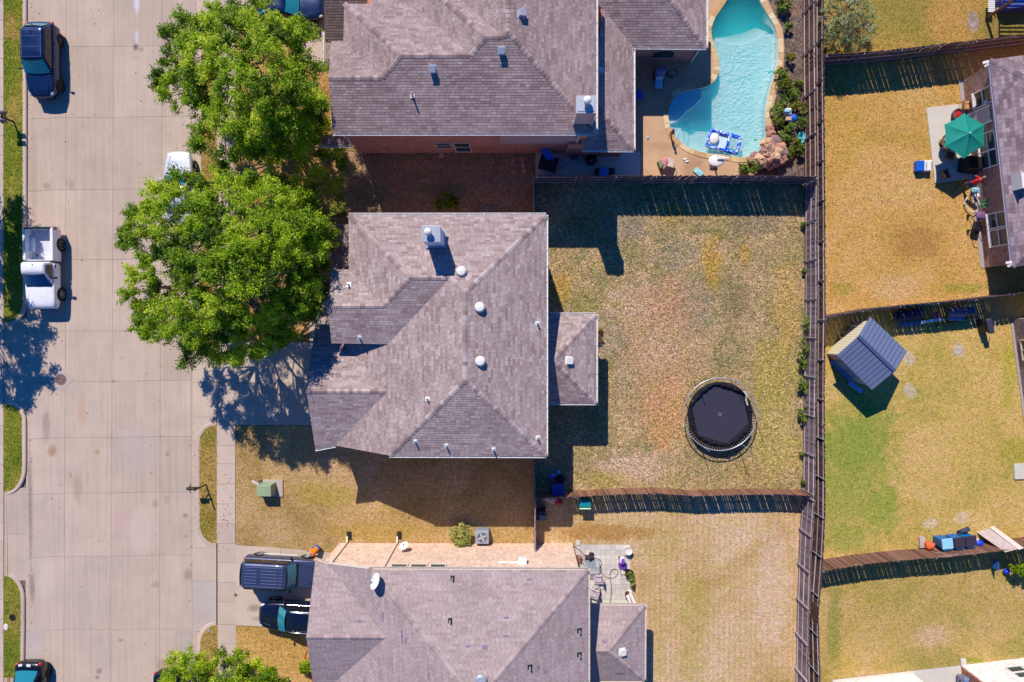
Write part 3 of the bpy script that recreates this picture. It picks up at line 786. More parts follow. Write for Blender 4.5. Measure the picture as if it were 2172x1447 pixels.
# ---------------------------------------------------------------- the house in the middle
ZE = 5.5
sh_main = shingle_mat('pinkish shingles', [A(136, 113, 110), A(160, 138, 134), A(178, 158, 153), A(196, 180, 176)])
TON = [0.25, 0.34, 0.4, 0.46, 0.5, 0.55, 0.6, 0.66, 0.72, 0.79, 0.52]
H1 = root('house', 'two-storey house with pinkish hip roof, white gutters and domed vents in the middle', 'house', W(950, 720))
r1 = Roof(0.37); P = r1.plane
P('N', N_, W(900, 456, ZE)); P('E', E_, W(1158, 700, ZE)); P('S', S_, W(1000, 967, ZE)); P('W', W_, W(826, 966, ZE)); P('Wf', W_, W(740, 500, ZE))
P('S2', S_, W(760, 728, ZE)); P('N2', N_, W(720, 572, ZE)); P('GS', S_, W(695, 953, 4.15)); P('GN', N_, r1.on('GS', 740, 830))
r1.V = dict(nw=(740, 456), ne=(1158, 456), a=(988, 618), c=(952, 588), b=(862, 588), se=(1158, 967), sw=(826, 966), d=(985, 806),
            f1=(740, 572), g=(809, 649), h0=(703, 572), hr=(695, 649), h1=(703, 728), x=(822, 729), r=(720, 953), v2=(818, 831), y=(708, 712), xw=(815, 712),
            gl=(650, 830), ge=(669, 953), gn=(668, 692), gn2=(700, 692))
r1.F = dict(N=['nw', 'ne', 'a', 'c', 'b'], E=['ne', 'se', 'd', 'a'], S=['se', 'sw', 'd'], Wf=['nw', 'b', 'g', 'f1'], N2=['f1', 'g', 'hr', 'h0'],
            S2=['hr', 'g', 'b', 'c', 'x', 'h1'], W=['a', 'c', 'x', 'xw', 'y', 'v2', 'r', 'sw', 'd'], GS=['gl', 'v2', 'r', 'ge'], GN=['gl', 'v2', 'y', 'gn2', 'gn'])
H1r = r1.build(H1, 'roof', sh_main, TON, caps=[('ne', 'a', 'N', 'E'), ('nw', 'b', 'N', 'Wf'), ('b', 'c', 'N', 'S2'), ('c', 'a', 'N', 'W'), ('a', 'd', 'E', 'W'), ('d', 'se', 'E', 'S'), ('d', 'sw', 'S', 'W'),
     ('b', 'g', 'S2', 'Wf'), ('g', 'hr', 'N2', 'S2'), ('gl', 'v2', 'GS', 'GN')],
     gutters=[('nw', 'ne', 'N'), ('ne', 'se', 'E'), ('sw', 'se', 'S'), ('ge', 'r', 'GS'), ('gn', 'gn2', 'GN')], seed=3)
wall_main = brick_mat('pinkish brown brick', A(150, 104, 92), A(172, 126, 110), A(190, 176, 164))
X = r1.X; o_ = 0.3
def xy(v, dx=0, dy=0): return (v.x + dx, v.y + dy)
wallbox(H1, [xy(X['nw'], o_, -o_), xy(X['ne'], -o_, -o_), xy(X['se'], -o_, o_), xy(X['sw'], o_ - .05, o_), (X['sw'].x + o_ - .05, X['x'].y + o_), (X['h1'].x + o_, X['h1'].y + o_), (X['h0'].x + o_, X['h0'].y - o_), (X['f1'].x + o_, X['h0'].y - o_)], 0, ZE - 0.12, wall_main)
wallbox(H1, [(X['ge'].x + o_, X['ge'].y + o_), (X['sw'].x + .4, X['ge'].y + o_), (X['sw'].x + .4, X['gn'].y - o_), (X['gn'].x + o_, X['gn'].y - o_)], 0, 4.0, wall_main)
for a, b, c in (('h0', 'hr', 'h1'), ('gn', 'gl', 'ge')):
    q = [X[k] + Vector((0.28, 0, -0.15)) for k in (a, b, c)]; gable(H1, q[0], q[2], q[1], siding_m)
q = [X['r'] + Vector((0, 0.02, -0.15)), X['sw'] + Vector((0, 0.02, -0.15))]
g_ = MB(); g_.add([q[0], q[1], (q[1].x, q[1].y, q[0].z)], [(0, 2, 1)]); g_.build('gable_wall', siding_m, H1)
# low porch roof on the street side, the tree's shade put into its darker shingle tones
rp = Roof(0.22); rp.plane('W', W_, W(707, 520, 3.0)); rp.V = dict(a=(707, 476), b=(707, 573), c=(752, 573), d=(752, 476)); rp.F = dict(W=['a', 'b', 'c', 'd'])
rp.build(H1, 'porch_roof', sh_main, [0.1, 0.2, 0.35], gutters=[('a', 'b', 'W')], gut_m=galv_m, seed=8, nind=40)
# covered back patio
rb_ = Roof(0.46); rb_.plane('N', N_, W(1200, 667, 3.0)); rb_.plane('E', E_, W(1264, 760, 3.0)); rb_.plane('S', S_, W(1200, 855, 3.0))
rb_.V = dict(nw=(1140, 667), ne=(1264, 667), se=(1264, 855), sw=(1140, 855), p=(1184, 758), q=(1130, 758)); rb_.F = dict(N=['nw', 'ne', 'p', 'q'], E=['ne', 'se', 'p'], S=['se', 'sw', 'q', 'p'])
rb_.build(H1, 'patio_roof', sh_main, TON, caps=[('ne', 'p', 'N', 'E'), ('se', 'p', 'E', 'S'), ('q', 'p', 'N', 'S')], gutters=[('nw', 'ne', 'N'), ('ne', 'se', 'E'), ('sw', 'se', 'S')], seed=9, nind=120)
for px, py in ((1252, 678), (1252, 843)):
    c = W(px, py, 3.0); b = MB(); b.box((c.x, c.y, 1.45), (0.16, 0.16, 2.9)); b.box((c.x, c.y, 0.1), (0.24, 0.24, 0.2)); b.build('post', white_m, H1)
# chimney
cp = r1.on('N', 915, 508); b = MB()
ct = W(914.5, 496.5, 8.4); b.box((ct.x, ct.y, 7.2), (0.92, 0.78, 2.4)); ch = b.build('chimney', mat('pale grey siding', A(206, 208, 222), 0.6, .05, 3), H1)
b = MB(); b.box((ct.x, ct.y, 8.43), (0.98, 0.84, 0.06)); b.build('chimney_cap', galv_m, ch, bevel=0.01)
fl = W(909, 493, 8.5); b = MB(); b.lathe([(0.13, -0.05), (0.13, 0.28), (0.2, 0.29), (0.2, 0.36), (0.13, 0.44), (0, 0.47)], (fl.x, fl.y, 8.46), 16); b.build('flue', white_m, ch, smooth=True)
b = MB(); b.box((ct.x, ct.y, 6.32), (1.12, 1.0, 0.05)); b.build('flashing', galv_m, ch)
for px, py, f in ((979, 574, 'N'), (1018, 650, 'E'), (1019, 764, 'E')): dome_vent(H1, r1.on(f, px, py + 2), 0.27)
for px, py, f in ((740, 604, 'N2'), (763, 716, 'S2'), (907, 846, 'W'), (881, 936, 'S'), (947, 945, 'S'), (1047, 953, 'S'), (1140, 686, 'E'), (1141, 928, 'E')):
    pipe_vent(H1, r1.on(f, px, py), 0.32, 0.05, base=slope_M(r1, f), m=galv_m, bm=white_m)
box_vent(H1, rb_.on('E', 1206, 765), slope_M(rb_, 'E'), white_m, 0.34, 0.2)

# ---------------------------------------------------------------- the big house at the top
sh_top = shingle_mat('weathered grey-brown shingles', [A(130, 108, 105), A(152, 129, 126), A(169, 147, 143), A(186, 166, 161)])
H2 = root('house', 'large brick house with stepped hip roof and tall chimney beside the swimming pool', 'house', W(980, 150))
r2 = Roof(0.36); P = r2.plane; ZT = 5.6
P('S', S_, W(900, 283, ZT)); P('E', E_, W(1264, 150, ZT))
P('N1', N_, r2.on('S', 750, 165)); P('Wa', W_, r2.on('S', 850, 117)); P('Na', N_, r2.on('S', 900, 117)); P('Wb', W_, r2.on('S', 1030, 79)); P('Nb', N_, r2.on('S', 1048, 78)); P('Wc', W_, r2.on('S', 1082, 62))
r2.V = dict(a=(706, 283), b=(1263, 283), t=(1082, 62), h=(1065, 78), g=(1030, 79), f=(995, 117), e=(850, 117), d=(808, 165), c=(697, 165), v1=(728, 88), n0=(703, 88), k=(728, 11),
            m=(792, -60), w1=(789, 9), o=(837, -60), q=(887, -60), u=(1084, -60), z=(1264, -60))
r2.F = dict(S=['a', 'b', 't', 'h', 'g', 'f', 'e', 'd', 'c'], N1=['c', 'd', 'v1', 'n0'], Wa=['d', 'v1', 'k', 'e'], Na=['e', 'f', 'm', 'w1', 'k'], Wb=['f', 'g', 'o', 'm'], Nb=['g', 'h', 'q', 'o'], Wc=['h', 't', 'u', 'q'], E=['t', 'b', 'z', 'u'])
r2.build(H2, 'roof', sh_top, TON, caps=[('c', 'd', 'N1', 'S'), ('d', 'e', 'S', 'Wa'), ('e', 'f', 'Na', 'S'), ('f', 'g', 'S', 'Wb'), ('g', 'h', 'Nb', 'S'), ('h', 't', 'S', 'Wc'), ('t', 'b', 'S', 'E'), ('t', 'u', 'E', 'Wc'), ('e', 'k', 'Wa', 'Na'), ('g', 'o', 'Wb', 'Nb')],
         gutters=[('a', 'b', 'S'), ('b', 'z', 'E')], seed=4)
rd = Roof(0.4); rd.plane('S', S_, W(705, 89, 4.5)); rd.V = dict(a=(690, 89), b=(745, 89), c=(800, -60), d=(684, -60)); rd.F = dict(S=['a', 'b', 'c', 'd'])
rd.build(H2, 'garage_roof', shingle_mat('shade-darkened shingles', [A(96, 82, 78), A(120, 102, 96), A(140, 120, 112)]), TON, seed=5, nind=60)  # shade of this south-facing slope is put into the darker shingle colours
re_ = Roof(0.3); re_.plane('W', W_, W(687, 110, 3.2)); re_.V = dict(a=(687, 66), b=(687, 146), c=(712, 146), d=(712, 66)); re_.F = dict(W=['a', 'b', 'c', 'd'])
re_.build(H2, 'porch_roof', sh_top, TON, gutters=[('a', 'b', 'W')], seed=6, nind=20)
rf_ = Roof(0.3); rf_.plane('S', S_, W(710, 309, 3.0)); rf_.V = dict(a=(676, 309), b=(744, 309), c=(744, 286), d=(676, 286)); rf_.F = dict(S=['a', 'b', 'c', 'd'])
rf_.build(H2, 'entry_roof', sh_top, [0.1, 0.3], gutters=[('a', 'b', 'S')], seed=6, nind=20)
# one-storey part along the pool
r3 = Roof(0.42); P = r3.plane; ZL = 3.0
P('E', E_, W(1344, 200, ZL)); P('S', S_, W(1300, 318, ZL)); P('BS', S_, W(1420, 101, ZL)); P('BE', E_, W(1498, 50, ZL))
r3.V = dict(v0=(1344, 99), c0=(1344, 318), h0=(1252, 214), w0=(1262, 33), s0=(1236, 318), s1=(1236, 214), e0=(1498, 101), e1=(1498, -60), hp=(1378, -60), wn=(1165, -60))
r3.F = dict(E=['v0', 'c0', 'h0', 'w0'], S=['s0', 'c0', 'h0', 's1'], BS=['v0', 'e0', 'hp', 'wn', 'w0'], BE=['e0', 'e1', 'hp'])
r3.build(H2, 'lower_roof', sh_top, TON, caps=[('c0', 'h0', 'E', 'S'), ('e0', 'hp', 'BS', 'BE')], gutters=[('v0', 'c0', 'E'), ('s0', 'c0', 'S'), ('v0', 'e0', 'BS'), ('e0', 'e1', 'BE')], seed=7, nind=200)
red_br = brick_mat('red-brown brick', A(196, 122, 102), A(216, 148, 124), A(206, 180, 164))
X2 = r2.X
wl = W(769, 325).x; wr = X2['b'].x - 0.3; wy = W(900, 325).y
yk = X2['n0'].y - 0.4
wallbox(H2, [(wl, wy), (wr, wy), (wr, wy + 26), (wl + 1.6, wy + 26), (wl + 1.6, yk), (wl, yk)], 0, ZT - 0.15, red_br)
X3 = r3.X
wb_y = W(1400, 131).y; wb_x = W(1466, 131).x
wallbox(H2, [(wr - 0.5, wb_y), (wb_x, wb_y), (wb_x, wb_y + 14), (wr - 0.5, wb_y + 14)], 0, ZL - 0.14, red_br)
we = X3['c0'].x - 0.35; wsy = X3['c0'].y + 0.35
wallbox(H2, [(wr - 1.0, wsy), (we, wsy), (we, wb_y + 1), (wr - 1.0, wb_y + 1)], 0, ZL - 0.14, red_br)
q = [X2['n0'] + Vector((.28, 0, -.15)), X2['a'] + Vector((.28, 0, -.15)), X2['c'] + Vector((.28, 0, -.15))]; gable(H2, q[0], q[1], q[2], siding_m)
def px_on_wall_y(px, py, y):
    r = ray(px, py); t = y / r.y; return Vector((r.x * t, y, CAMH + r.z * t))
def px_on_wall_x(px, py, x):
    r = ray(px, py); t = x / r.x; return Vector((x, r.y * t, CAMH + r.z * t))
for (x0, x1, y0, y1) in ((928, 959, 314, 302), (968, 1000, 321, 302)):
    a = px_on_wall_y(x0, y0, wy); c = px_on_wall_y(x1, y1, wy); w_ = px_on_wall_y(x1, y0, wy).x - a.x
    wf = window(H2, Vector((a.x, wy, a.z)), (1, 0, 0), w_, c.z - a.z, (0, -1, 0), cream_m, sash=0)
    b = MB(); b.bar((a.x, wy - .03, (a.z + c.z) / 2), (a.x + w_, wy - .03, (a.z + c.z) / 2), 0.05, 0.06); b.build('rail', cream_m, wf)
a = px_on_wall_y(1061, 303, wy); c = px_on_wall_y(1222, 303, wy); b = MB(); b.box(((a.x + c.x) / 2, wy - 0.02, (a.z + ZT - .16) / 2), (c.x - a.x, 0.05, ZT - .16 - a.z)); b.build('siding_panel', siding_m, H2)
b = MB(); dsp = W(1215, 325); b.bar((dsp.x, dsp.y - .08, 0.1), (dsp.x, dsp.y - .08, 5.4), 0.08, 0.1); b.bar((dsp.x, dsp.y - .08, 0.15), (dsp.x, dsp.y - .5, 0.06), 0.1, 0.07); b.build('downspout', cream_m, H2)
b = MB(); b.bar((wl + .02, wy - .05, 0), (wl + .02, wy - .05, 5.4), 0.12, 0.08); b.build('corner_trim', siding_m, H2)
b = MB(); b.bar((wb_x - .05, wb_y - .08, 0.05), (wb_x - .05, wb_y - .08, 2.85), 0.09, 0.09); b.build('downspout', white_m, H2)
a = px_on_wall_y(1381, 122, wb_y); b = MB()
pl = [(a.x + (0 if i in (0, 3) else 1.25), 0) for i in range(4)]
cx_ = a.x + 0.65; arcp = [(cx_ + 0.7 * math.cos(t), 1.2 + 0.75 * max(0, math.sin(t)) ** 0.7) for t in np.linspace(0, math.pi, 12)] + [(cx_ - 0.7, 0.7), (cx_ + 0.7, 0.7)]
b.add([(x, wb_y - 0.03, z) for x, z in arcp], [tuple(range(len(arcp)))]); aw = b.build('window', glass_m, H2); aw['label'] = 'dark arched window in the brick wall'
b = MB(); b.tube([(x, wb_y - 0.04, z) for x, z in arcp], 0.04, 5, closed=True); b.build('window_frame', siding_m, aw)
# chimney with siding
tw, td = 1.0, 0.85; ct = W(1243.5, 222, 7.8); b = MB(); b.box((ct.x, ct.y, 6.6), (tw, td, 2.4)); ch2 = b.build('chimney', siding_m, H2)
b = MB(); b.box((ct.x, ct.y, 7.79), (tw + .08, td + .08, 0.08)); b.box((ct.x, ct.y, 7.84), (tw - .1, td - .1, 0.05)); b.build('chimney_cap', galv_m, ch2, bevel=0.01)
b = MB(); b.lathe([(0.14, 0), (0.14, 0.3), (0.22, 0.31), (0.22, 0.4), (0.15, 0.48), (0, 0.52)], (ct.x + .02, ct.y + .1, 7.85), 16); b.build('flue', white_m, ch2, smooth=True)
b = MB(); b.bar((ct.x - tw / 2, ct.y - td / 2 - .01, 5.6), (ct.x - tw / 2, ct.y - td / 2 - .01, 7.75), 0.1, 0.05); b.bar((ct.x + tw / 2, ct.y - td / 2 - .01, 5.6), (ct.x + tw / 2, ct.y - td / 2 - .01, 7.75), 0.1, 0.05); b.build('corner_trim', cream_m, ch2)
for px, py, f in ((1064, 108, 'S'), (918, 147, 'S'), (1105, 31, 'E')): box_vent(H2, r2.on(f, px, py), slope_M(r2, f), galv_m, 0.3, 0.3)
box_vent(H2, r3.on('E', 1273, 149), slope_M(r3, 'E'), galv_m, 0.24, 0.14)
pipe_vent(H2, r2.on('S', 875, 203), 0.55, 0.05, m=galv_m, bm=cream_m)

# ---------------------------------------------------------------- the house at the bottom
sh_bot = shingle_mat('faded mauve-brown shingles', [A(150, 129, 127), A(164, 144, 141), A(175, 155, 152), A(186, 167, 164)], 0.08)
H3 = root('house', 'pale brick house with faded shingle roof and satellite dish at the bottom', 'house', W(950, 1330))
r4 = Roof(0.40); P = r4.plane; ZB = 5.6
P('N', N_, W(1000, 1208, ZB)); P('E', E_, W(1247, 1300, ZB)); P('W', W_, W(783, 1208, ZB)); P('GN', N_, W(690, 1187, 4.45)); P('GS', S_, r4.on('GN', 720, 1352))
r4.V = dict(a=(783, 1208), b=(1247, 1209), A=(1000, 1505), e1=(1247, 1640), e2=(1000, 1640), r=(706, 1188), v=(812, 1353), gl=(650, 1352), g0=(669, 1187), s0=(690, 1478), s1=(668, 1478), w2=(690, 1640))
r4.F = dict(N=['a', 'b', 'A'], E=['b', 'e1', 'e2', 'A'], W=['r', 'a', 'A', 'e2', 'w2', 's0', 'v'], GN=['g0', 'r', 'v', 'gl'], GS=['gl', 'v', 's0', 's1'])
r4.build(H3, 'roof', sh_bot, TON, caps=[('b', 'A', 'N', 'E'), ('a', 'A', 'N', 'W'), ('gl', 'v', 'GN', 'GS'), ('A', 'e2', 'E', 'W')], gutters=[('a', 'b', 'N'), ('b', 'e1', 'E'), ('g0', 'r', 'GN')], gut_m=cream_m, seed=12)
X4 = r4.X
pale_br = brick_mat('pale pinkish brick', A(224, 182, 156), A(236, 204, 178), A(236, 220, 204))
ny = W(900, 1152).y; nx0 = W(720, 1150).x; nx1 = W(1214, 1162).x
ax4 = X4['a'].x + .02; zl4 = ZB - .2 - 0.40 * (ax4 - nx0)
wallbox(H3, [(ax4, ny), (nx1, ny), (nx1, ny - 22), (ax4, ny - 22)], 0, ZB - 0.15, pale_br)
b = MB(); b.prism([(nx0, ny - .3), (ax4 - .002, ny - .3), (ax4 - .002, ny), (nx0, ny)], 0, [zl4, ZB - .2, ZB - .2, zl4]); b.build('wall', pale_br, H3)
zg = zl4 - .15
wallbox(H3, [(nx0, ny - .301), (X4['a'].x + .6, ny - .301), (X4['a'].x + .6, ny - 9), (nx0, ny - 9)], 0, zg, pale_br)
# trim the tall wall where the roof falls away: raking wall top under the sloping edge
g_ = MB(); g_.bar(X4['r'] + Vector((0, .05, -.06)), X4['a'] + Vector((0, .05, -.06)), 0.06, 0.16); g_.build('rake_board', cream_m, H3)
for px in (737, 843):
    a = W(px, 1152); zt = 4.2 if px < 800 else 5.4; b = MB(); b.bar((a.x, ny + .07, 0.1), (a.x, ny + .07, zt), 0.08, 0.1); b.bar((a.x, ny + .07, 0.14), (a.x, ny + .45, 0.06), 0.1, 0.07); b.build('downspout', cream_m, H3)
    c = MB(); c.box((a.x + .12, ny + .5, 0.05), (0.28, 0.5, 0.09)); tag(c.build('splash_block', black_m), 'small black splash block under the %s downspout of the pale brick wall' % ('garage' if px < 800 else 'middle'), 'splash block', 'splash blocks')
for x0, x1 in ((833, 866), (874, 907), (915, 947)):
    a = px_on_wall_y(x0, 1196.5, ny); c = px_on_wall_y(x1, 1196.5, ny)
    window(H3, Vector((a.x, ny, 3.95)), (1, 0, 0), c.x - a.x, 0.62, (0, 1, 0), cream_m, sash=0)
a = px_on_wall_y(1092, 1196, ny); b = MB(); b.box((a.x + .45, ny + .2, a.z), (0.5, 0.4, 0.35)); b.bar((a.x + .4, ny + .06, a.z - .1), (a.x - 1.0, ny + .06, a.z - .1), 0.1, 0.12); b.build('meter_box', white_m, H3, bevel=.01)
r5 = Roof(0.46); r5.plane('N', N_, W(1300, 1284, 3.0)); r5.plane('E', E_, W(1367, 1370, 3.0)); r5.plane('S', S_, W(1300, 1443, 3.0))
r5.V = dict(nw=(1232, 1284), ne=(1367, 1284), se=(1366, 1443), sw=(1232, 1443), p=(1294, 1376), q=(1215, 1376)); r5.F = dict(N=['nw', 'ne', 'p', 'q'], E=['ne', 'se', 'p'], S=['se', 'sw', 'q', 'p'])
r5.build(H3, 'patio_roof', sh_bot, TON, caps=[('ne', 'p', 'N', 'E'), ('se', 'p', 'E', 'S'), ('q', 'p', 'N', 'S')], gutters=[('nw', 'ne', 'N'), ('ne', 'se', 'E'), ('sw', 'se', 'S')], gut_m=cream_m, seed=13, nind=120)
for px, py in ((1352, 1296), (1352, 1432)):
    c = W(px, py, 3.0); b = MB(); b.box((c.x, c.y, 1.45), (0.16, 0.16, 2.9)); b.box((c.x, c.y, 0.1), (0.24, 0.24, 0.2)); b.build('post', white_m, H3)
for px, py, f in ((960, 1226, 'N'), (955, 1316, 'N'), (1229, 1337, 'E'), (1229, 1388, 'E'), (1124, 1414, 'E')):
    pipe_vent(H3, r4.on(f, px, py), 0.3, 0.05, base=slope_M(r4, f), m=galv_m, bm=black_m)
box_vent(H3, r5.on('E', 1319, 1382), slope_M(r5, 'E'), white_m, 0.3, 0.2)
dome_vent(H3, r4.on('N', 1020, 1440), 0.32, galv_m)
patchd = mat('slate-blue replacement shingle', A(128, 116, 138), 0.9, .1, 6)
for px, py, f, w_, h_ in ((762, 1317, 'GN', .28, .1), (812, 1307, 'W', .5, .08), (853, 1350, 'W', .8, .1), (861, 1358, 'W', .3, .08), (992, 1371, 'N', .3, .1), (1029, 1373, 'N', .3, .2), (1074, 1310, 'N', .3, .1), (1073, 1349, 'N', .3, .1), (1123, 1229, 'N', .3, .1), (1282, 1362, 'N', .3, .1), (1316, 1428, 'S', .55, .1), (910, 1433, 'W', .35, .08), (1142, 1415, 'E', .25, .1), (1157, 1425, 'E', .25, .1)):
    rf = r5 if px > 1250 else r4
    p_ = rf.on(f, px, py); M_ = slope_M(rf, f); b = MB(); b.box(p_ + M_ @ Vector((0, 0, 0.028)), (w_, h_, 0.008), M=M_); b.build('replacement_shingle', patchd, H3)

# ---------------------------------------------------------------- brick house on the right
H4 = root('house', 'single-storey brown brick house behind the green parasol patio', 'house', W(2150, 350))
sh_e = shingle_mat('grey-pink shingles', [A(120, 100, 104), A(144, 124, 128), A(166, 146, 150)])
tl, bl = W(2100, 127, 3.1), W(2149, 566, 3.1); ev = (bl - tl).normalized(); dw = Vector((ev.y, -ev.x, 0)); dw = -dw if dw.x > 0 else dw
r6 = Roof(0.42); r6.plane('W', dw.xy, tl); r6.plane('N', (-ev).xy, tl); r6.plane('S', ev.xy, bl)
mid = tl - dw * 6.5 + ev * 6.5
def pxof(v):
    d = QC.inverted() @ (v - Vector((0, 0, CAMH))); return (CX + FPX * d.x / -d.z, CY - FPX * d.y / -d.z)
zz = Vector((0, 0, 6.5 * 0.42))
r6.V = dict(tl=(2100, 127), bl=(2149, 566), h1=pxof(tl - dw * 6.5 + ev * 6.5 + zz), h2=pxof(bl - dw * 6.5 - ev * 6.5 + zz), tr=pxof(tl - dw * 14), br=pxof(bl - dw * 14))
r6.F = dict(W=['tl', 'bl', 'h2', 'h1'], N=['tl', 'h1', 'tr'], S=['bl', 'br', 'h2'])
r6.build(H4, 'roof', sh_e, [0.1, .3, .5, .7, .9], caps=[('tl', 'h1', 'W', 'N'), ('bl', 'h2', 'W', 'S')], gutters=[('tl', 'bl', 'W')], gut_m=mat('lavender grey gutter', A(168, 160, 176), .5, .05), seed=14, nind=150, hang=30, expo=0.2)
brown_br = brick_mat('brown mottled brick', A(140, 100, 86), A(184, 142, 120), A(200, 176, 158), math.atan2(ev.y, ev.x))
w0, w1 = W(2041, 170), W(2088, 568)
wallbox(H4, [w0.xy, w1.xy, (w1 - dw * 12).xy, (w0 - dw * 12).xy], 0, 3.0, brown_br)
wv = (w1 - w0).normalized(); wn_ = Vector((wv.y, -wv.x, 0)); wn_ = -wn_ if wn_.x > 0 else wn_
b = MB(); b.bar(w0 + wn_ * .12 + Vector((0, 0, .01)), w1 + wn_ * .12 + Vector((0, 0, .01)), 0.26, 0.06); b.build('foundation_edge', mat('grey foundation', A(170, 158, 154), .9), H4)
def on_wall(px, py):
    r = ray(px, py); o = Vector((0, 0, CAMH)); t = (w0 - o).dot(wn_) / r.dot(wn_); return o + r * t
for (y0, y1, zb, zt) in ((190, 222, 0.95, 2.4), (285, 322, .95, 2.3), (325, 358, .95, 2.3), (458, 488, .95, 2.4), (493, 526, .95, 2.4)):
    a = on_wall(2085, y0); c = on_wall(2090, y1); a.z = zb; L = (c - a).dot(wv)
    wf = window(H4, a, wv, L, zt - zb, wn_, white_m, sash=0)
    b = MB(); m_ = a + Vector((0, 0, (zt - zb) * .5)); b.bar(m_ + wn_ * .04, m_ + wv * L + wn_ * .04, 0.06, 0.07); b.build('rail', white_m, wf)
    b = MB(); b.bar(a - wv * .05 + wn_ * .07 + Vector((0, 0, -.08)), a + wv * (L + .05) + wn_ * .07 + Vector((0, 0, -.08)), 0.16, 0.09); b.build('sill', mat('pale brick sill', A(226, 206, 188), .8), wf)
a = on_wall(2075, 237); c = on_wall(2085, 262); a.z = 0.05; q = MB(); L = (c - a).dot(wv)
q.bar(a + wv * L / 2 + wn_ * .03, a + wv * L / 2 + wn_ * .03 + Vector((0, 0, 2.1)), L, 0.06, up=wn_); dr = q.build('door', mat('grey door', A(186, 178, 176), .5), H4)
q = MB(); q.bar(a - wv * .06 + wn_ * .03, a - wv * .06 + wn_ * .03 + Vector((0, 0, 2.2)), .1, .09, up=wn_); q.bar(a + wv * (L + .06) + wn_ * .03, a + wv * (L + .06) + wn_ * .03 + Vector((0, 0, 2.2)), .1, .09, up=wn_); q.build('door_frame', white_m, dr)
q = MB(); q.ball(a + wv * (L * .85) + wn_ * .1 + Vector((0, 0, 1.0)), 0.04, 8); q.build('handle', galv_m, dr)
a = on_wall(2072, 228); a.z = 2.0; q = MB(); q.lathe([(.08, 0), (.14, .03), (.14, .1), (.06, .16), (0, .17)], a + wn_ * .1, 12); q.build('wall_lamp', white_m, H4)
# white louvred dormer on its roof
p_ = r6.on('W', 2147, 388); q = MB(); ax = -dw
q.box(p_ + ax * 0.9 + Vector((0, 0, .35)), (1.8, 0.85, 0.7), rz=math.atan2(ax.y, ax.x))
for i in range(9): q.box(p_ + ax * (0.1 + i * .2) + Vector((0, 0, .715)), (0.03, 0.87, 0.03), rz=math.atan2(ax.y, ax.x))
q.box(p_ + Vector((0, 0, .4)), (0.08, 0.95, 0.85), rz=math.atan2(ax.y, ax.x)); q.build('dormer', white_m, H4)
q = MB()
for c in ((2097, 131), (2146, 556)):
    e_ = W(*c, 3.05); q.bar(e_, e_ + dw * .28 + Vector((0, 0, -.12)), .14, .14); q.bar(e_ + ev * .12, e_ + dw * .2 + ev * .22 + Vector((0, 0, -.12)), .12, .12)
q.build('floodlight', white_m, H4)

# ---------------------------------------------------------------- edges of two more houses
H5 = root('house', 'brick house wall with grey foundation at the right edge below the tyres', 'house', W(2170, 770))
a0, a1 = W(2147, 677), W(2181, 930); v5 = (a1 - a0).normalized(); n5 = Vector((v5.y, -v5.x, 0)); n5 = -n5 if n5.x > 0 else n5
br5 = brick_mat('mottled mauve brick', A(128, 104, 98), A(160, 132, 122), A(176, 160, 150), math.atan2(v5.y, v5.x))
wallbox(H5, [a0.xy, a1.xy, (a1 - n5 * 10).xy, (a0 - n5 * 10).xy], 0, 2.9, br5)
b = MB(); b.bar(a0 + n5 * .07 + Vector((0, 0, .01)), a1 + n5 * .07 + Vector((0, 0, .01)), 0.16, 0.08); b.build('foundation_edge', MATS['grey foundation'], H5)
wp = a0 + v5 * 1.35; wp.z = 0.5; window(H5, wp, v5, 1.3, 1.4, n5, MATS['pale brick sill'], sash=0.5)
e5 = a0 + n5 * .4 - v5 * .4; e6 = a1 + n5 * .4; r7 = Roof(0.42); r7.plane('W', n5.xy, Vector((e5.x, e5.y, 2.95)))
zz = Vector((0, 0, 2.95)); r7.V = dict(a=pxof(Vector((e5.x, e5.y, 2.95))), b=pxof(Vector((e6.x, e6.y, 2.95))), c=pxof(e6 - n5 * 5 + zz + Vector((0, 0, 2.1))), d=pxof(e5 - n5 * 5 + zz + Vector((0, 0, 2.1)))); r7.F = dict(W=['a', 'b', 'c', 'd'])
r7.build(H5, 'roof', sh_e, [.2, .5, .8], seed=15, nind=0)
H6 = root('house', 'sunlit-white brick house with paned windows in the bottom right corner', 'house', W(2110, 1430))
b0, b1 = W(2040, 1412), W(2260, 1386); v6 = (b1 - b0).normalized(); n6 = Vector((-v6.y, v6.x, 0))
white_br = brick_mat('sunlit-white brick', A(236, 226, 212), A(244, 238, 228), A(240, 232, 220), math.atan2(v6.y, v6.x))  # brick in full sun; the glare is put into its near-white colour
red6 = brick_mat('red brick', A(168, 102, 80), A(190, 124, 96), A(190, 160, 140), math.pi / 2)
wallbox(H6, [b0.xy, b1.xy, (b1 - n6 * 6).xy, (b0 - n6 * 6).xy], 0, 3.0, white_br)
b = MB(); c0_ = b0 - v6 * .03; b.bar(c0_ - n6 * 3.05 + Vector((0, 0, 1.45)), c0_ - n6 * 0.06 + Vector((0, 0, 1.45)), 0.07, 2.9); b.build('end_wall', red6, H6)
for s0, L in ((2.2, 0.95), (3.3, 0.95), (4.5, 0.95)):
    wp = b0 + v6 * s0; wp.z = 0.8; wf = window(H6, wp, v6, L, 1.35, n6, white_m, sash=0)
    b = MB(); b.bar(wp + n6 * .05 + Vector((0, 0, .7)), wp + v6 * L + n6 * .05 + Vector((0, 0, .7)), .06, .08); b.build('rail', white_m, wf)
b2 = W(1768, 1443) - n6 * 0.2; wallbox(H6, [b2.xy, (b2 + v6 * 5.2).xy, (b2 + v6 * 5.2 - n6 * 5).xy, (b2 - n6 * 5).xy], 0, 2.8, white_br, 'wing_wall')
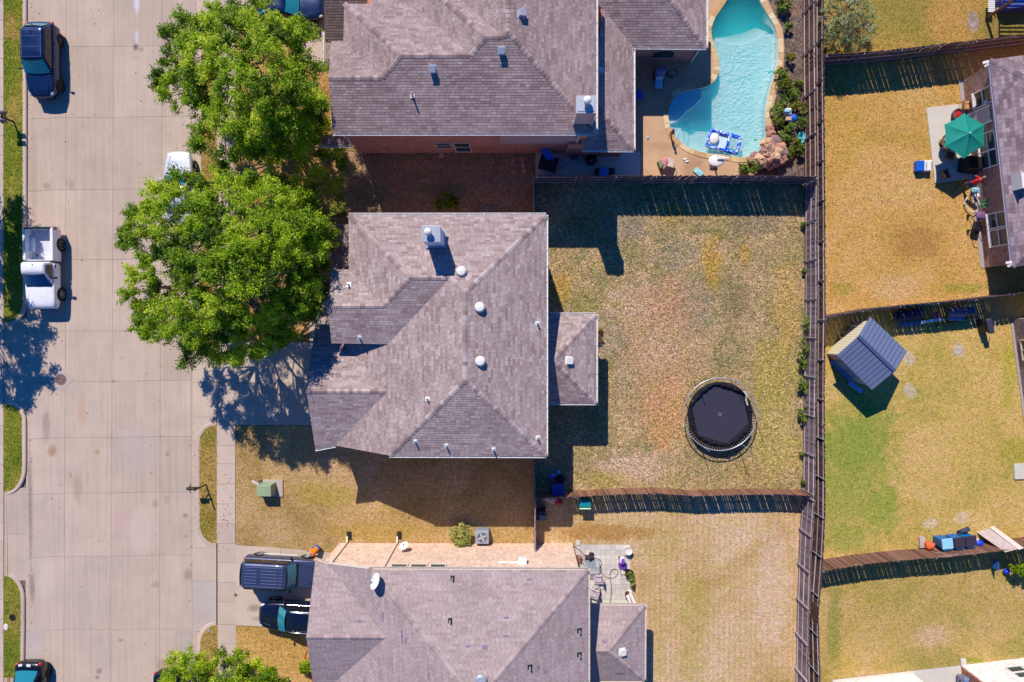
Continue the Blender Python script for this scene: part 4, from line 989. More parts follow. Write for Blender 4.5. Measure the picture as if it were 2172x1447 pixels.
wp = b2 + v6 * 2.4; wp.z = .9; window(H6, wp, v6, 1.5, 1.3, n6, white_m, sash=0.5)
pp = [W2(*p) for p in [(1766, 1442), (2040, 1411), (2300, 1380), (2300, 1600), (1766, 1600)]]
tag(MB().sheet([pp], 0.003).build('patio', pale_m), kind='structure')
b = MB(); q = W(2042, 1404); b.box((q.x, q.y, .05), (0.35, 0.5, 0.1), rz=.1); tag(b.build('splash_block', mat('grey cast concrete', A(206, 196, 184), .8), bevel=.01), 'grey concrete splash block at the corner of the sunlit-white brick house', 'splash block')
# ================================================================ fences
def wood_mat(name, col, var=0.22):
    k = NT(name); p = k.pos(); oi = k.new('ShaderNodeObjectInfo').outputs['Random']
    f = k.noise(k.mapping(p, (30, 30, 1.5)), 1.0, 3)
    c = k.ramp(f, [(0.3, tuple(x * (1 - var) for x in col)), (0.7, tuple(x * (1 + var) for x in col))])
    c = k.mix(1.0, c, k.val(oi, [(0, 0.62), (1, 1.3)]), 'MULTIPLY')
    k.bump(f, 0.3, 0.004)
    MATS[name] = k.fin(c, 0.9, 0, 0.15); return MATS[name]
wd_brown = wood_mat('brown fence wood', A(128, 94, 78)); wd_dark = wood_mat('dark weathered fence wood', A(112, 86, 78)); wd_grey = wood_mat('grey weathered fence wood', A(140, 122, 122)); wd_red = wood_mat('reddish fence wood', A(142, 102, 80))
rail_m = wood_mat('pale fence rail', A(196, 172, 166), 0.1); rail_g = wood_mat('grey fence rail', A(182, 164, 168), 0.1)
PK = {}
def picket_mesh(m, h):
    key = (m.name, round(h, 2))
    if key not in PK:
        b = MB(); w, t = 0.069, 0.009
        prof = [(-w, 0), (w, 0), (w, h - .03), (w - .025, h), (-w + .025, h), (-w, h - .03)]
        vs = [(x, -t, z) for x, z in prof] + [(x, t, z) for x, z in prof]; n = 6
        b.add(vs, [tuple(range(n)), tuple(range(2 * n - 1, n - 1, -1))] + [(i, n + i, n + (i + 1) % n, (i + 1) % n) for i in range(n)])
        PK[key] = b.mesh('picket', m)
    return PK[key]
def fence(label, path, h, side, pm, rm, gap=0.006, posts='steel', wide=(), rails=(0.28, 0.98, 1.68), group='wooden board fences', cull=True, spacing=2.44, sag=0.0):
    """path: photo points of the foot; side=+1: rails on the left of the path"""
    P = [W(*p) for p in path]; F = root('board_fence', label, 'fence', P[0], 0, group)
    seg = []; tot = 0
    for a, b in zip(P, P[1:]): seg.append((tot, (b - a).length, a, (b - a).normalized())); tot += (b - a).length
    def at(s):
        for t0, L, a, d in seg:
            if s <= t0 + L or (t0, L, a, d) == seg[-1]: return a + d * (s - t0), d
    s = 0.07
    me = picket_mesh(pm, h)
    while s < tot - 0.03:
        p, d = at(s); n = Vector((-d.y, d.x, 0))
        if not any(abs(s - q) < 0.045 for q in wide):
            ang = math.atan2(d.y, d.x) + rnd.gauss(0, 0.012)
            M = Matrix.Translation(p + Vector((0, 0, rnd.uniform(-.015, .012)))) @ Matrix.Rotation(ang, 4, 'Z') @ Matrix.Rotation(rnd.gauss(0, .006), 4, 'Y') @ Matrix.Rotation(rnd.gauss(0, 0.008), 4, 'X')
            inst('picket', me, F, M)
        s += 0.138 + max(0.001, rnd.gauss(gap, gap * 0.8))
    N = max(1, round(tot / spacing)); hs = [q * h / 1.9 for q in rails]
    for i in range(N + 1):
        p, d = at(tot * i / N); n = Vector((-d.y, d.x, 0)) * side; q = p + n * 0.075
        b = MB()
        if posts == 'steel': b.lathe([(0.03, 0), (0.03, h - .1), (0.036, h - .1), (0.036, h - .05), (0, h - .04)], q, 8); b.build('post', galv_m, F)
        else: b.box(q + Vector((0, 0, (h - .06) / 2)), (0.09, 0.09, h - .06), rz=math.atan2(d.y, d.x)); b.build('post', rm, F)
        if i < N:
            p2, d2 = at(tot * (i + 1) / N); n2 = Vector((-d2.y, d2.x, 0)) * side
            for z in hs:
                b = MB(); dz = rnd.uniform(-.015, .015)
                b.bar(p + n * .031 + Vector((0, 0, z + dz)), p2 + n2 * .031 + Vector((0, 0, z + dz)), 0.038, 0.088); b.build('rail', rm, F)
    return F
fence('brown board fence between the swimming pool bed and the golden lawn', [(1702, -60), (1703, 60), (1703, 160), (1705, 260), (1706, 386)], 1.9, -1, wd_brown, rail_m)
fence('grey weathered fence with three rails along the trampoline lawn', [(1708, 392), (1706, 500), (1707, 640), (1705, 760), (1703, 900), (1702, 1036)], 1.9, -1, wd_grey, rail_g)
fence('grey bowed fence along the tan mown lawn at the bottom', [(1702, 1046), (1698, 1100), (1694, 1160), (1693, 1220), (1690, 1290), (1689, 1350), (1687, 1447), (1686, 1560)], 1.9, -1, wd_grey, rail_g, posts='wood')
F2p = [(1720, -60), (1719, 139), (1721, 300), (1722, 480), (1723, 668), (1721, 800), (1722, 1000), (1723, 1050), (1720, 1130), (1716, 1190), (1709, 1280), (1711, 1350), (1714, 1447), (1714, 1560)]
fence('dark rear fence line backing the right-hand yards', F2p, 1.9, -1, wd_dark, rail_g)
fence('shaded fence with steel posts between pool deck and trampoline lawn', [(1136, 388), (1300, 388), (1500, 388), (1640, 388), (1704, 391)], 2.1, -1, wd_dark, rail_g, gap=.003, wide=(7.05,))
fence('sunlit reddish fence along the foot of the trampoline lawn', [(1136, 1046), (1210, 1041), (1293, 1037), (1380, 1034), (1465, 1040), (1550, 1037), (1631, 1036), (1701, 1039)], 1.55, -1, wd_red, rail_g, gap=0.012)
fence('dark fence with steel posts behind the parasol yard at the top right', [(1726, 141), (1800, 136), (1878, 129), (1960, 119), (2040, 110), (2110, 101), (2260, 84)], 1.9, -1, wd_brown, rail_m, gap=.0035)
fence('thin-looking fence above the metal shed and tyres', [(1724, 675), (1753, 668), (1828, 655), (1913, 647), (1993, 640), (2123, 624), (2260, 609)], 1.9, -1, wd_dark, rail_g, gap=.006)
fence('brown curved fence behind the blue wheeled bins', [(1722, 1191), (1744, 1187), (1813, 1176), (1903, 1167), (1978, 1162), (2171, 1139), (2260, 1129)], 1.75, -1, wd_brown, rail_g, gap=.006)
fence('short side fence from the middle house up to the pool patio', [(1132, 389), (1132, 470)], 1.9, -1, wd_dark, rail_g)
fence('short side fence below the middle house beside the dark bin', [(1133, 945), (1134, 1044)], 1.8, -1, wd_dark, rail_g)
fence('short side fence reaching the pale brick wall', [(1134, 1049), (1135, 1151)], 1.8, -1, wd_grey, rail_g)

# ================================================================ swimming pool
pool = root('swimming_pool', 'free-form swimming pool with turquoise water and tan stone coping', 'pool', (*W2(1540, 180), 0))
plaster = mat('pale pool plaster', (0.80, 0.86, 0.87), 0.8, 0.05, 2)
wz = -0.10
def pooldepth(px, py):
    d = 0.65
    r_ = math.hypot((px - 1566) / 66, (py - 16) / 62)
    d += 1.1 * max(0, min(1, (1.25 - r_) / 0.6))
    if px > 1634 and 70 < py < 168: d = 0.4
    t = math.hypot(px - 1412, py - 292)
    if py > 250:
        for i, rr in enumerate((26, 38, 50, 62)):
            if t < rr: d = 0.3 + 0.17 * i; break
    # sunning ledge in the left lobe
    if px < 1488 and py < 268 and (px - 1418) / 70 + max(0, py - 215) / 62 < 0.95: d = 0.12
    return d
IQ = QC.inverted()
def topx(x, y, z=0): return pxof(Vector((x, y, z)))
P_ = np.array(POOLW); x0, y0 = P_.min(0) - .15; x1, y1 = P_.max(0) + .15
gs = 0.12; nx_, ny_ = int((x1 - x0) / gs) + 1, int((y1 - y0) / gs) + 1
big = offs(POOLW, 0.14); gx, gy = np.meshgrid(x0 + gs * np.arange(nx_), y0 + gs * np.arange(ny_)); ins = pip(gx.ravel(), gy.ravel(), big).reshape(gx.shape)
dep = np.zeros(gx.shape)
for j in range(ny_):
    for i in range(nx_):
        if ins[j, i]: dep[j, i] = pooldepth(*topx(gx[j, i], gy[j, i], -0.6))
b = MB(); idx = {}
for j in range(ny_ - 1):
    for i in range(nx_ - 1):
        if ins[j, i] and ins[j, i + 1] and ins[j + 1, i] and ins[j + 1, i + 1]:
            f = []
            for (jj, ii) in ((j, i), (j, i + 1), (j + 1, i + 1), (j + 1, i)):
                if (jj, ii) not in idx: idx[(jj, ii)] = len(b.v); b.v.append((gx[jj, ii], gy[jj, ii], wz - dep[jj, ii]))
                f.append(idx[(jj, ii)])
            b.f.append(tuple(f)); b.m.append(0); b.t.append(0)
n = len(POOLW); b.add([(x, y, 0.0) for x, y in POOLW] + [(x, y, -2.9) for x, y in POOLW], [(i, n + i, n + (i + 1) % n, (i + 1) % n) for i in range(n)])
b.build('basin', plaster, pool)
k = NT('pool water')
k.n.remove(k.p)
tr = k.new('ShaderNodeBsdfTransparent'); gl = k.new('ShaderNodeBsdfGlossy'); gl.inputs['Roughness'].default_value = 0.03
fr = k.new('ShaderNodeFresnel'); fr.inputs['IOR'].default_value = 1.33
bp = k.new('ShaderNodeBump'); bp.inputs['Strength'].default_value = 1.0; bp.inputs['Distance'].default_value = 0.05
k.L(k.noise(k.mapping(k.pos(), (1, 1, 0)), 4.0, 3, 0.5, 1.5), bp.inputs['Height']); k.L(bp.outputs[0], gl.inputs['Normal']); k.L(bp.outputs[0], fr.inputs['Normal'])
mx = k.new('ShaderNodeMixShader'); k.L(fr.outputs[0], mx.inputs[0]); k.L(tr.outputs[0], mx.inputs[1]); k.L(gl.outputs[0], mx.inputs[2]); k.L(mx.outputs[0], k.out.inputs['Surface'])
va = k.new('ShaderNodeVolumeAbsorption'); va.inputs['Color'].default_value = (0.0, 0.975, 0.98, 1); va.inputs['Density'].default_value = 0.27
vs_ = k.new('ShaderNodeVolumeScatter'); vs_.inputs['Color'].default_value = (0.05, 0.96, 1.0, 1); vs_.inputs['Density'].default_value = 0.5
ad_ = k.new('ShaderNodeAddShader'); k.L(va.outputs[0], ad_.inputs[0]); k.L(vs_.outputs[0], ad_.inputs[1]); k.L(ad_.outputs[0], k.out.inputs['Volume'])
water_m = k.m
inn = offs(POOLW, -0.004); b = MB(); b.prism(inn, -3.0, wz); b.build('water', water_m, pool)
# coping stones
cope_c = [A(214, 180, 130), A(200, 156, 104), A(222, 196, 152), A(206, 170, 124), A(226, 206, 172)]
cope_m = [mat('tan coping stone %d' % i, c, .8, .15, 5, .3, 30) for i, c in enumerate(cope_c)]
outp = offs(POOLW, 0.33); i = 0
while i < n:
    st = rnd.choice((1, 1, 2)) if n > 60 else 1; j = min(i + st, n)
    ids = list(range(i, j + 1)); poly = [POOLW[q % n] for q in ids] + [outp[q % n] for q in ids[::-1]]
    cx0 = topx(*POOLW[i % n])
    if not (cx0[1] < -12):
        b = MB(); b.prism(offs(poly, -0.008), -0.12, 0.03 + rnd.uniform(0, .012)); b.build('coping_stone', rnd.choice(cope_m[:3] if cx0[0] < 1560 else cope_m[2:]), pool)
    i = j
# rock waterfall
stone_m = [mat('reddish boulder %d' % i, c, .9, .25, 4, .8, 12) for i, c in enumerate((A(196, 146, 120), A(176, 124, 102), A(208, 168, 132), A(150, 116, 112)))]
rw = root('rock_waterfall', 'heap of reddish boulders at the corner of the swimming pool', 'rock pile', W(1634, 320))
def boulder(c, r, sq=(1, 1, .7)):
    b = MB(); b.ball(c, r, 9, 0, sq, 0.34, M=Matrix.Rotation(rnd.uniform(0, 6.3), 3, 'Z')); return b.build('boulder', rnd.choice(stone_m), rw, bevel=0.0)
for px, py, z, r in ((1628, 303, .5, .42), (1646, 300, .55, .4), (1655, 312, .6, .42), (1660, 326, .55, .42), (1650, 322, .85, .38), (1636, 315, .8, .36), (1640, 330, .9, .38), (1628, 336, .7, .45), (1614, 336, .45, .42), (1646, 342, .6, .42), (1634, 346, .5, .4), (1622, 345, .5, .38), (1658, 338, .55, .4), (1622, 322, .55, .34), (1630, 326, .95, .26), (1606, 344, .3, .34), (1596, 340, .22, .3), (1601, 330, .18, .3), (1637, 283, .2, .34), (1634, 272, .15, .3), (1612, 350, .25, .28), (1662, 318, .3, .3), (1640, 308, .8, .24), (1633, 340, .95, .22), (1649, 332, 1.0, .25)):
    boulder(W(px, py, z) - Vector((0, 0, r * .25)), r)
for _ in range(22):
    q = W(1632 + rnd.uniform(-9, 9), 318 + rnd.uniform(-9, 9), 1.0); boulder(q, rnd.uniform(.07, .13))

# ================================================================ metal shed
shed = root('garden_shed', 'metal garden shed with blue-grey ribbed roof and cream walls', 'shed', W(1830, 755))
zs_, zd = 1.95, 2.55
c_t, c_l, c_b, c_r = W(1845.4, 671.6, zs_), W(1774.8, 753.5, zs_), W(1849.4, 827.7, zs_), W(1923.4, 744.8, zs_)
ra, rb2 = (c_t + c_l) / 2, (c_b + c_r) / 2; ra.z = rb2.z = zd
shed_roof = mat('blue-grey shed roof', A(120, 130, 158), 0.45, 0.06, 3, metal=0.2, spec=.5); shed_dk = mat('navy shed rib', A(70, 80, 112), .5, .05)
ivory = mat('ivory shed wall', A(232, 220, 190), .55, .06, 2)
def rib_roof(p0, p1, q0, q1, name):
    """panel between eave p0-p1 and ridge q0-q1: separate ribbed sheets"""
    N = 11
    for i in range(N):
        t0, t1 = i / N + 0.004, (i + 1) / N - 0.004
        a, b_, c, d = p0.lerp(p1, t0), p0.lerp(p1, t1), q0.lerp(q1, t1), q0.lerp(q1, t0)
        nn = (b_ - a).cross(d - a).normalized(); nn = nn if nn.z > 0 else -nn
        q = MB(); q.add([a, b_, c, d, a - nn * .03, b_ - nn * .03, c - nn * .03, d - nn * .03], [(0, 1, 2, 3), (7, 6, 5, 4), (0, 4, 5, 1), (1, 5, 6, 2), (2, 6, 7, 3), (3, 7, 4, 0)])
        m0, m1 = a.lerp(b_, .5), d.lerp(c, .5); q.bar(m0 + nn * .004, m1 + nn * .004, 0.03, 0.014, up=nn)
        q.build('roof_panel', shed_roof, shed)
        q = MB(); q.bar(b_.lerp(a, -.012) + nn * .006, c.lerp(d, -.012) + nn * .006, 0.028, 0.034, up=nn); q.build('roof_rib', shed_dk, shed)
rib_roof(c_l, c_b, ra, rb2, 'a'); rib_roof(c_t, c_r, ra, rb2, 'b')
q = MB(); q.bar(ra + Vector((0, 0, .02)), rb2 + Vector((0, 0, .02)), 0.2, 0.05); q.build('ridge_cap', shed_dk, shed)
ctr = (c_t + c_l + c_b + c_r) / 4; ctr.z = 0
def inn_(c, d=0.12): v = (c - ctr); v.z = 0; return ctr + v * (1 - d)
it, il, ib, ir = [inn_(c) for c in (c_t, c_l, c_b, c_r)]
q = MB(); q.prism([v.xy for v in (it, il, ib, ir)], 0.05, zs_ - .02)
for a, b_, r_ in ((it, il, ra), (ib, ir, rb2)):
    m_ = (a + b_) / 2; q.add([(a.x, a.y, zs_ - .02), (b_.x, b_.y, zs_ - .02), (m_.x, m_.y, zd - .08)], [(0, 1, 2)])
q.build('wall', ivory, shed)
for a, b_ in ((it, il), (il, ib)):
    d = (b_ - a); L = d.length; d.normalize(); nn = Vector((-d.y, d.x, 0)); nn = nn if nn.dot(a - ctr) > 0 else -nn
    for i in range(14):
        t = (i + .5) / 14
        if b_ is ib and .18 < t < .82: continue
        q = MB(); top = zs_ - .05 + (0 if b_ is ib else (zd - zs_) * (1 - abs(2 * t - 1)) * .8); p = a + d * L * t + nn * .008; q.bar(p + Vector((0, 0, .1)), p + Vector((0, 0, top)), 0.05, 0.016, up=nn); q.build('wall_rib', ivory, shed)
d = (ib - il).normalized(); nn = Vector((-d.y, d.x, 0)); nn = nn if nn.dot(il - ctr) > 0 else -nn; L = (ib - il).length
bluish = mat('skylight-blue shed door', A(150, 176, 214), .5, .05)  # doors on the shaded ivory side; blue skylight is put into their colour
for s0 in (.2, .5):
    p = il + d * L * s0 + nn * .03; q = MB(); q.bar(p + d * L * .145 + Vector((0, 0, .12)), p + d * L * .145 + Vector((0, 0, 1.8)), L * .285, .04, up=nn); dd = q.build('door', bluish, shed)
    for zz_ in (.25, .75, 1.25):
        q = MB(); c = p + d * L * .145 + nn * .025 + Vector((0, 0, zz_ + .2)); q.bar(c - d * L * .11, c + d * L * .11, .02, .04); q.bar(c - d * L * .11 - Vector((0, 0, .2)), c - d * L * .11 + Vector((0, 0, .2)), .03, .02, up=nn); q.build('door_brace', shed_dk, dd)
a = il + d * L * .2 + nn * .12; q = MB(); q.bar(a + Vector((0, 0, .04)), a + d * L * .75 + Vector((0, 0, .04)), .22, .08); q.build('door_sill', bluish, shed)
q = MB(); q.bar(W(1801, 811, .75), W(1828, 831, .35), .28, .05); tag(q.build('plank', mat('blue plank', A(90, 150, 210), .6)), 'short blue plank leaning at the shed door', 'plank')

# ================================================================ trampoline
tc = W(1527.5, 879, 0.9); TR = 2.3
tramp = root('trampoline', 'round black trampoline with steel ring and sagging safety net', 'trampoline', (tc.x, tc.y, 0))
tl0 = W(1527.5, 879, 0.9); C0 = Vector((tc.x, tc.y, 0.9))
def circ(r, z, n=48, c=C0): return [(c.x + r * math.cos(2 * math.pi * i / n), c.y + r * math.sin(2 * math.pi * i / n), z) for i in range(n)]
steel = mat('steel tube', A(196, 194, 200), .35, .08, 5, metal=.5)
q = MB(); q.tube(circ(TR, .9), .035, 8, closed=True); q.build('ring', steel, tramp, smooth=True)
netm = mat('black trampoline mat', A(52, 50, 66), .8, .1, 3, .2, 120); netd = mat('black net fabric', A(24, 22, 30), .9, .2, 6)
q = MB(); R_ = [0.0, .5, 1.0, 1.5, 2.06]; vs = [(C0.x, C0.y, .84)]; N = 48
for r_ in R_[1:]: vs += circ(r_, .84 + .03 * (r_ / 2.06) ** 2, N)
fs = [(0, 1 + i, 1 + (i + 1) % N) for i in range(N)] + [(1 + a * N + i, 1 + (a + 1) * N + i, 1 + (a + 1) * N + (i + 1) % N, 1 + a * N + (i + 1) % N) for a in range(3) for i in range(N)]
q.add(vs, fs); mt_ = q.build('mat', netm, tramp)
q = MB()
for a in range(4):
    t = a * math.pi / 2 + .5; q.box((C0.x + .09 * math.cos(t), C0.y + .09 * math.sin(t), .846), (.10, .012, .004), rz=t)
q.build('mat_mark', white_m, mt_)
q = MB(); N = 84
for i in range(N):
    t = 2 * math.pi * i / N; q.bar((C0.x + 2.06 * math.cos(t), C0.y + 2.06 * math.sin(t), .87), (C0.x + TR * math.cos(t), C0.y + TR * math.sin(t), .9), .022, .022)
so = q.build('springs', mat('rusty spring', A(150, 126, 100), .5, .2, 8), tramp); so['kind'] = 'stuff'
# sagging net: crumpled band lying on the rim of the mat
q = MB(); N = 96; rows = []
for j in range(5):
    row = []
    for i in range(N):
        t = 2 * math.pi * i / N
        hexr = 1.78 / max(.0001, math.cos((t + .3) % (math.pi / 3) - math.pi / 6)) * .92
        r_ = 2.06 + (hexr - 2.06) * (j / 4); zz_ = .87 + (.26 * math.sin(math.pi * j / 4) * (.5 + .5 * rnd.random())) + rnd.uniform(0, .03)
        row.append((C0.x + r_ * math.cos(t), C0.y + r_ * math.sin(t), zz_ if 0 < j < 4 else (.875 if j == 0 else .875)))
    rows += row
q.add(rows, [(j * N + i, j * N + (i + 1) % N, (j + 1) * N + (i + 1) % N, (j + 1) * N + i) for j in range(4) for i in range(N)]); q.build('net', netd, tramp)
q = MB()
for sg in (0, .09): q.tube([W(1576 + sg * 20, 829, 1.1), W(1583 + sg * 20, 838, 1.12), W(1581 + sg * 30, 848, 1.1), W(1585 + sg * 20, 860, 1.08)], .018, 5)
q.build('net_strap', white_m, tramp)
for px, py in ((1451, 842), (1478, 812), (1561, 803), (1606, 869), (1573, 944), (1494, 947)):
    b_ = W(px, py, .9); q = MB(); dirn = (b_ - C0); dirn.z = 0; dirn.normalize(); b0_ = C0 + dirn * (TR + .03)
    q.tube([(b0_.x, b0_.y, .25), (b0_.x, b0_.y, 2.25)], .02, 6); pz = q.build('net_pole', steel, tramp); 
    q = MB(); leg = [C0 + dirn * TR + Vector((0, 0, -.02)), C0 + dirn * (TR + .02) + Vector((0, 0, -.86))]; q.tube(leg, .028, 6); q.build('leg', steel, tramp)
# ================================================================ vehicles
rub = mat('tyre rubber', A(30, 29, 31), .8, .15, 9); rim_m = mat('alloy rim', A(170, 170, 176), .35, .1, 8, metal=.6); rim_d = mat('dark rim', A(58, 56, 60), .4, .1, 8, metal=.5)
trim_m = mat('black car trim', A(22, 22, 25), .45, .1, 6); lamp_m = mat('clear lamp lens', A(210, 214, 220), .15, .05, 5, spec=.6); red_m = mat('red tail lens', A(190, 24, 26), .2, .1, 5, spec=.6); amber_m = mat('amber lens', A(235, 150, 20), .2, .05, 5, spec=.6)
chrome = mat('chrome', A(210, 212, 216), .18, .03, 5, metal=.9)
def glass_car(name, c): 
    MATS[name] = NT(name).fin(c, 0.03, 0, 0.9); return MATS[name]
gl_teal = glass_car('sky-teal windscreen', (0.02, 0.20, 0.27)); gl_dark = glass_car('dark car glass', (0.012, 0.014, 0.018)); gl_navy = glass_car('navy car glass', (0.01, 0.03, 0.12))  # teal base colour of the windscreens holds the sky's reflection
def paint(name, c, rough=.28, metal=.25):
    k = NT(name); f = k.noise(k.obj(), 3, 3); cc = k.ramp(f, [(0.3, tuple(x * .93 for x in c)), (0.7, tuple(x * 1.06 for x in c))])
    d = k.noise(k.obj(), 1.2, 4); k.L(k.val(d, [(.3, rough), (.8, rough + .15)]), k.p.inputs['Roughness'])
    k.fin(cc, rough, metal, .5, .7); MATS[name] = k.m; return k.m
def outline(xf, xr, w, r, z, n=5):
    pts = []
    for cx_, cy_, a0 in ((xf - r, w - r, 0), (xr + r, w - r, 90), (xr + r, -w + r, 180), (xf - r, -w + r, 270)):
        for i in range(n):
            a = rad(a0 + 90 * i / (n - 1)); pts.append((cx_ + r * math.cos(a), cy_ + r * math.sin(a), z))
    return pts
def wheel(T, x, y, r, rm, s):
    Mx = Matrix.Rotation(rad(-90 * s), 3, 'X')
    b = MB(); b.lathe([(r * .55, -.10), (r * .93, -.105), (r, -.06), (r, .06), (r * .93, .105), (r * .66, .11), (r * .62, .07)], (x, y, r), 22, M=Mx); ty = b.build('wheel', rub, T, world=False, smooth=True)
    b = MB(); b.lathe([(0, .085), (r * .12, .10), (r * .18, .085), (r * .2, .06), (r * .60, .05), (r * .66, .11), (r * .62, .112), (r * .58, .06)], (x, y, r), 20, M=Mx)
    for i in range(6):
        a = 2 * math.pi * i / 6; v = Mx @ Vector((math.cos(a) * r * .38, math.sin(a) * r * .38, .075)); u = Mx @ Vector((math.cos(a), math.sin(a), 0)); nn = Mx @ Vector((0, 0, 1))
        b.bar(Vector((x, y, r)) + v - u * r * .24, Vector((x, y, r)) + v + u * r * .24, r * .17, .03, up=nn)
    b.build('rim', rm, ty, world=False)
def panel(T, name, m, a, b_, c, d, nu=6, bulge=(0, 0, 0), lift=.012, parent=None):
    a, b_, c, d = map(Vector, (a, b_, c, d)); q = MB(); vs = []; nrm = (b_ - a).cross(d - a).normalized(); B = Vector(bulge)
    if nrm.z < 0: nrm = -nrm
    nv = 3
    for j in range(nv + 1):
        for i in range(nu + 1):
            u, v = i / nu, j / nv; p = a.lerp(b_, u).lerp(d.lerp(c, u), v); vs.append(p + nrm * lift + B * (4 * u * (1 - u)))
    q.add(vs, [(j * (nu + 1) + i, j * (nu + 1) + i + 1, (j + 1) * (nu + 1) + i + 1, (j + 1) * (nu + 1) + i) for j in range(nv) for i in range(nu)])
    return q.build(name, m, parent or T, world=False, smooth=True)
def loft(secs):
    q = MB(); n = len(secs[0]); vs = [p for s_ in secs for p in s_]
    fs = [(i * n + k, i * n + (k + 1) % n, (i + 1) * n + (k + 1) % n, (i + 1) * n + k) for i in range(len(secs) - 1) for k in range(n)]
    fs += [tuple(range(n - 1, -1, -1)), tuple((len(secs) - 1) * n + k for k in range(n))]
    q.add(vs, [f[::-1] for f in fs]); return q
def section(x, w, zt, zl, box=0):
    cr = .03 if not box else .015
    h = [(w * .80, zl), (w * .96, zl + .12), (w, zl + .32), (w * .99, zl + (zt - zl) * .75), (w * (.94 if not box else .97), zt - .05), (w * (.82 if not box else .88), zt), (w * .4, zt + cr)]
    return [(x, y, z) for y, z in h] + [(x, 0, zt + cr * 1.3)] + [(x, -y, z) for y, z in h[::-1]] + [(x, 0, zl)]
def car(name, label, px, py, head, s, pm, rm=rim_m, gw=None, gside=None, grear=None, group='parked vehicles', z0=0.0, cat='car'):
    o = W(px, py, z0); T = root(name, label, cat, o, rad(head), group)
    L, w, Hh, zb, zh, zt = s['L'], s['w'], s['H'], s['zb'], s['zh'], s['zt']; xf0, xf1, xr1, xr0 = s['g']; wr = s.get('wr', w * .74); bx = s.get('box', 0)
    h = L / 2
    secs = [section(-h, w * (.62 if not bx else .84), zt * .80, .36, bx), section(-h + .08, w * (.84 if not bx else .93), zt * .95, .30, bx), section(-h + .3, w * .98, zt, .25, bx), section(min(xr0, -h + .8), w, zt if not bx else zb, .22, bx), section(xr0 + .25, w, zb, .2, bx), section(0, w, zb, .2, bx), section(xf0 - .3, w, zb, .2, bx), section(xf0 + .1, w, zh + .04, .2, bx),
            section(h - .8, w * (.965 if not bx else .985), zh, .22, bx), section(h - .35, w * (.86 if not bx else .96), zh * .95, .25, bx), section(h - .1, w * (.68 if not bx else .92), zh * .86, .28, bx), section(h, w * (.46 if not bx else .84), zh * .70, .33, bx)]
    loft(secs).build('body', pm, T, world=False, smooth=True, sub=2)
    lv = [outline(xf0 + .02, xr0 - .02, w * .93, .18, zb - .06), outline(xf0 - .08, xr0 + .08, w * .90, .18, zb + .02), outline(xf1, xr1, wr + .03, .2, Hh - .09), outline(xf1 - .1, xr1 + .1, wr - .06, .22, Hh - .02), outline(xf1 - .5, xr1 + .5, wr - .35, .12, Hh + .012)]
    q = loft(lv); q.f = [f[::-1] for f in q.f]; rf = q.build('cabin', pm, T, world=False, smooth=True, sub=1)
    gw = gw or gl_teal; gside = gside or gl_dark; grear = grear or gw
    wb = w * .90
    panel(T, 'windscreen', gw, (xf0 - .06, wb * .93, zb + .05), (xf0 - .06, -wb * .93, zb + .05), (xf1 + .01, -wr * .95, Hh - .1), (xf1 + .01, wr * .95, Hh - .1), 8, (.09, 0, .03), .02)
    panel(T, 'rear_window', grear, (xr0 + .06, -wb * .86, zb + .06), (xr0 + .06, wb * .86, zb + .06), (xr1 - .02, wr * .88, Hh - .11), (xr1 - .02, -wr * .88, Hh - .11), 8, (-.05, 0, .02), .02)
    sp = s.get('side', [(.0, .36), (.40, .70), (.74, .97)])
    for sd_ in (1, -1):
        for a0, a1 in sp:
            xa0, xa1 = xf0 - .25 + (xr0 + .15 - xf0 + .25) * a0, xf0 - .25 + (xr0 + .15 - xf0 + .25) * a1
            xb0, xb1 = xf1 - .1 + (xr1 + .1 - xf1 + .1) * a0, xf1 - .1 + (xr1 + .1 - xf1 + .1) * a1
            panel(T, 'side_window', gside, (xa0, sd_ * wb * .995, zb + .06), (xa1, sd_ * wb * .995, zb + .06), (xb1, sd_ * (wr + .05), Hh - .14), (xb0, sd_ * (wr + .05), Hh - .14), 2, (0, 0, 0), .014)
        b = MB(); b.ball((xf0 - .32, sd_ * (w + .11), zb + .08), .11, 10, 0, (.7, 1.1, .75)); b.bar((xf0 - .32, sd_ * (w - .06), zb + .03), (xf0 - .32, sd_ * (w + .08), zb + .05), .06, .05); b.build('mirror', s.get('mir', pm), T, world=False, smooth=True)
        for xd in (xf0 - 1.0, xf0 - 1.95):
            if xd > xr0 + .2: b = MB(); b.box((xd, sd_ * (w + .005), zb - .14), (.16, .04, .03)); b.build('door_handle', s.get('hand', pm), T, world=False)
        b = MB(); b.ball((h - .34, sd_ * w * (.68 if not bx else .78), zh * .82), .2, 10, 0, (1.1, .65, .42)); b.build('headlight', lamp_m, T, world=False, smooth=True)
        b = MB(); b.ball((-h + .16, sd_ * w * .82, zt * .83), .19, 10, 0, (.75, .6, .8 if bx else .5)); b.build('tail_light', red_m, T, world=False, smooth=True)
        for xw in s['wh']:
            b = MB(); b.lathe([(s['wrad'] * 1.2, -.03), (s['wrad'] * 1.2, .0), (s['wrad'] * .9, .012)], (xw, sd_ * w * .975, s['wrad'] * 1.05), 20, M=Matrix.Rotation(rad(-90 * sd_), 3, 'X')); b.build('wheel_arch', trim_m, T, world=False)
            wheel(T, xw, sd_ * (w - .085), s['wrad'], rm, sd_)
    b = MB(); b.box((h - .04, 0, zh * .62), (.1, w * .9, .16)); b.build('grille', trim_m, T, world=False, bevel=.02)
    b = MB()
    for y0 in (.08, -.45): b.bar((xf0 + .04, y0 + .1, zb + .04), (xf0 - .1, y0 + .55, zb + .12), .03, .03)
    b.build('wipers', trim_m, T, world=False)
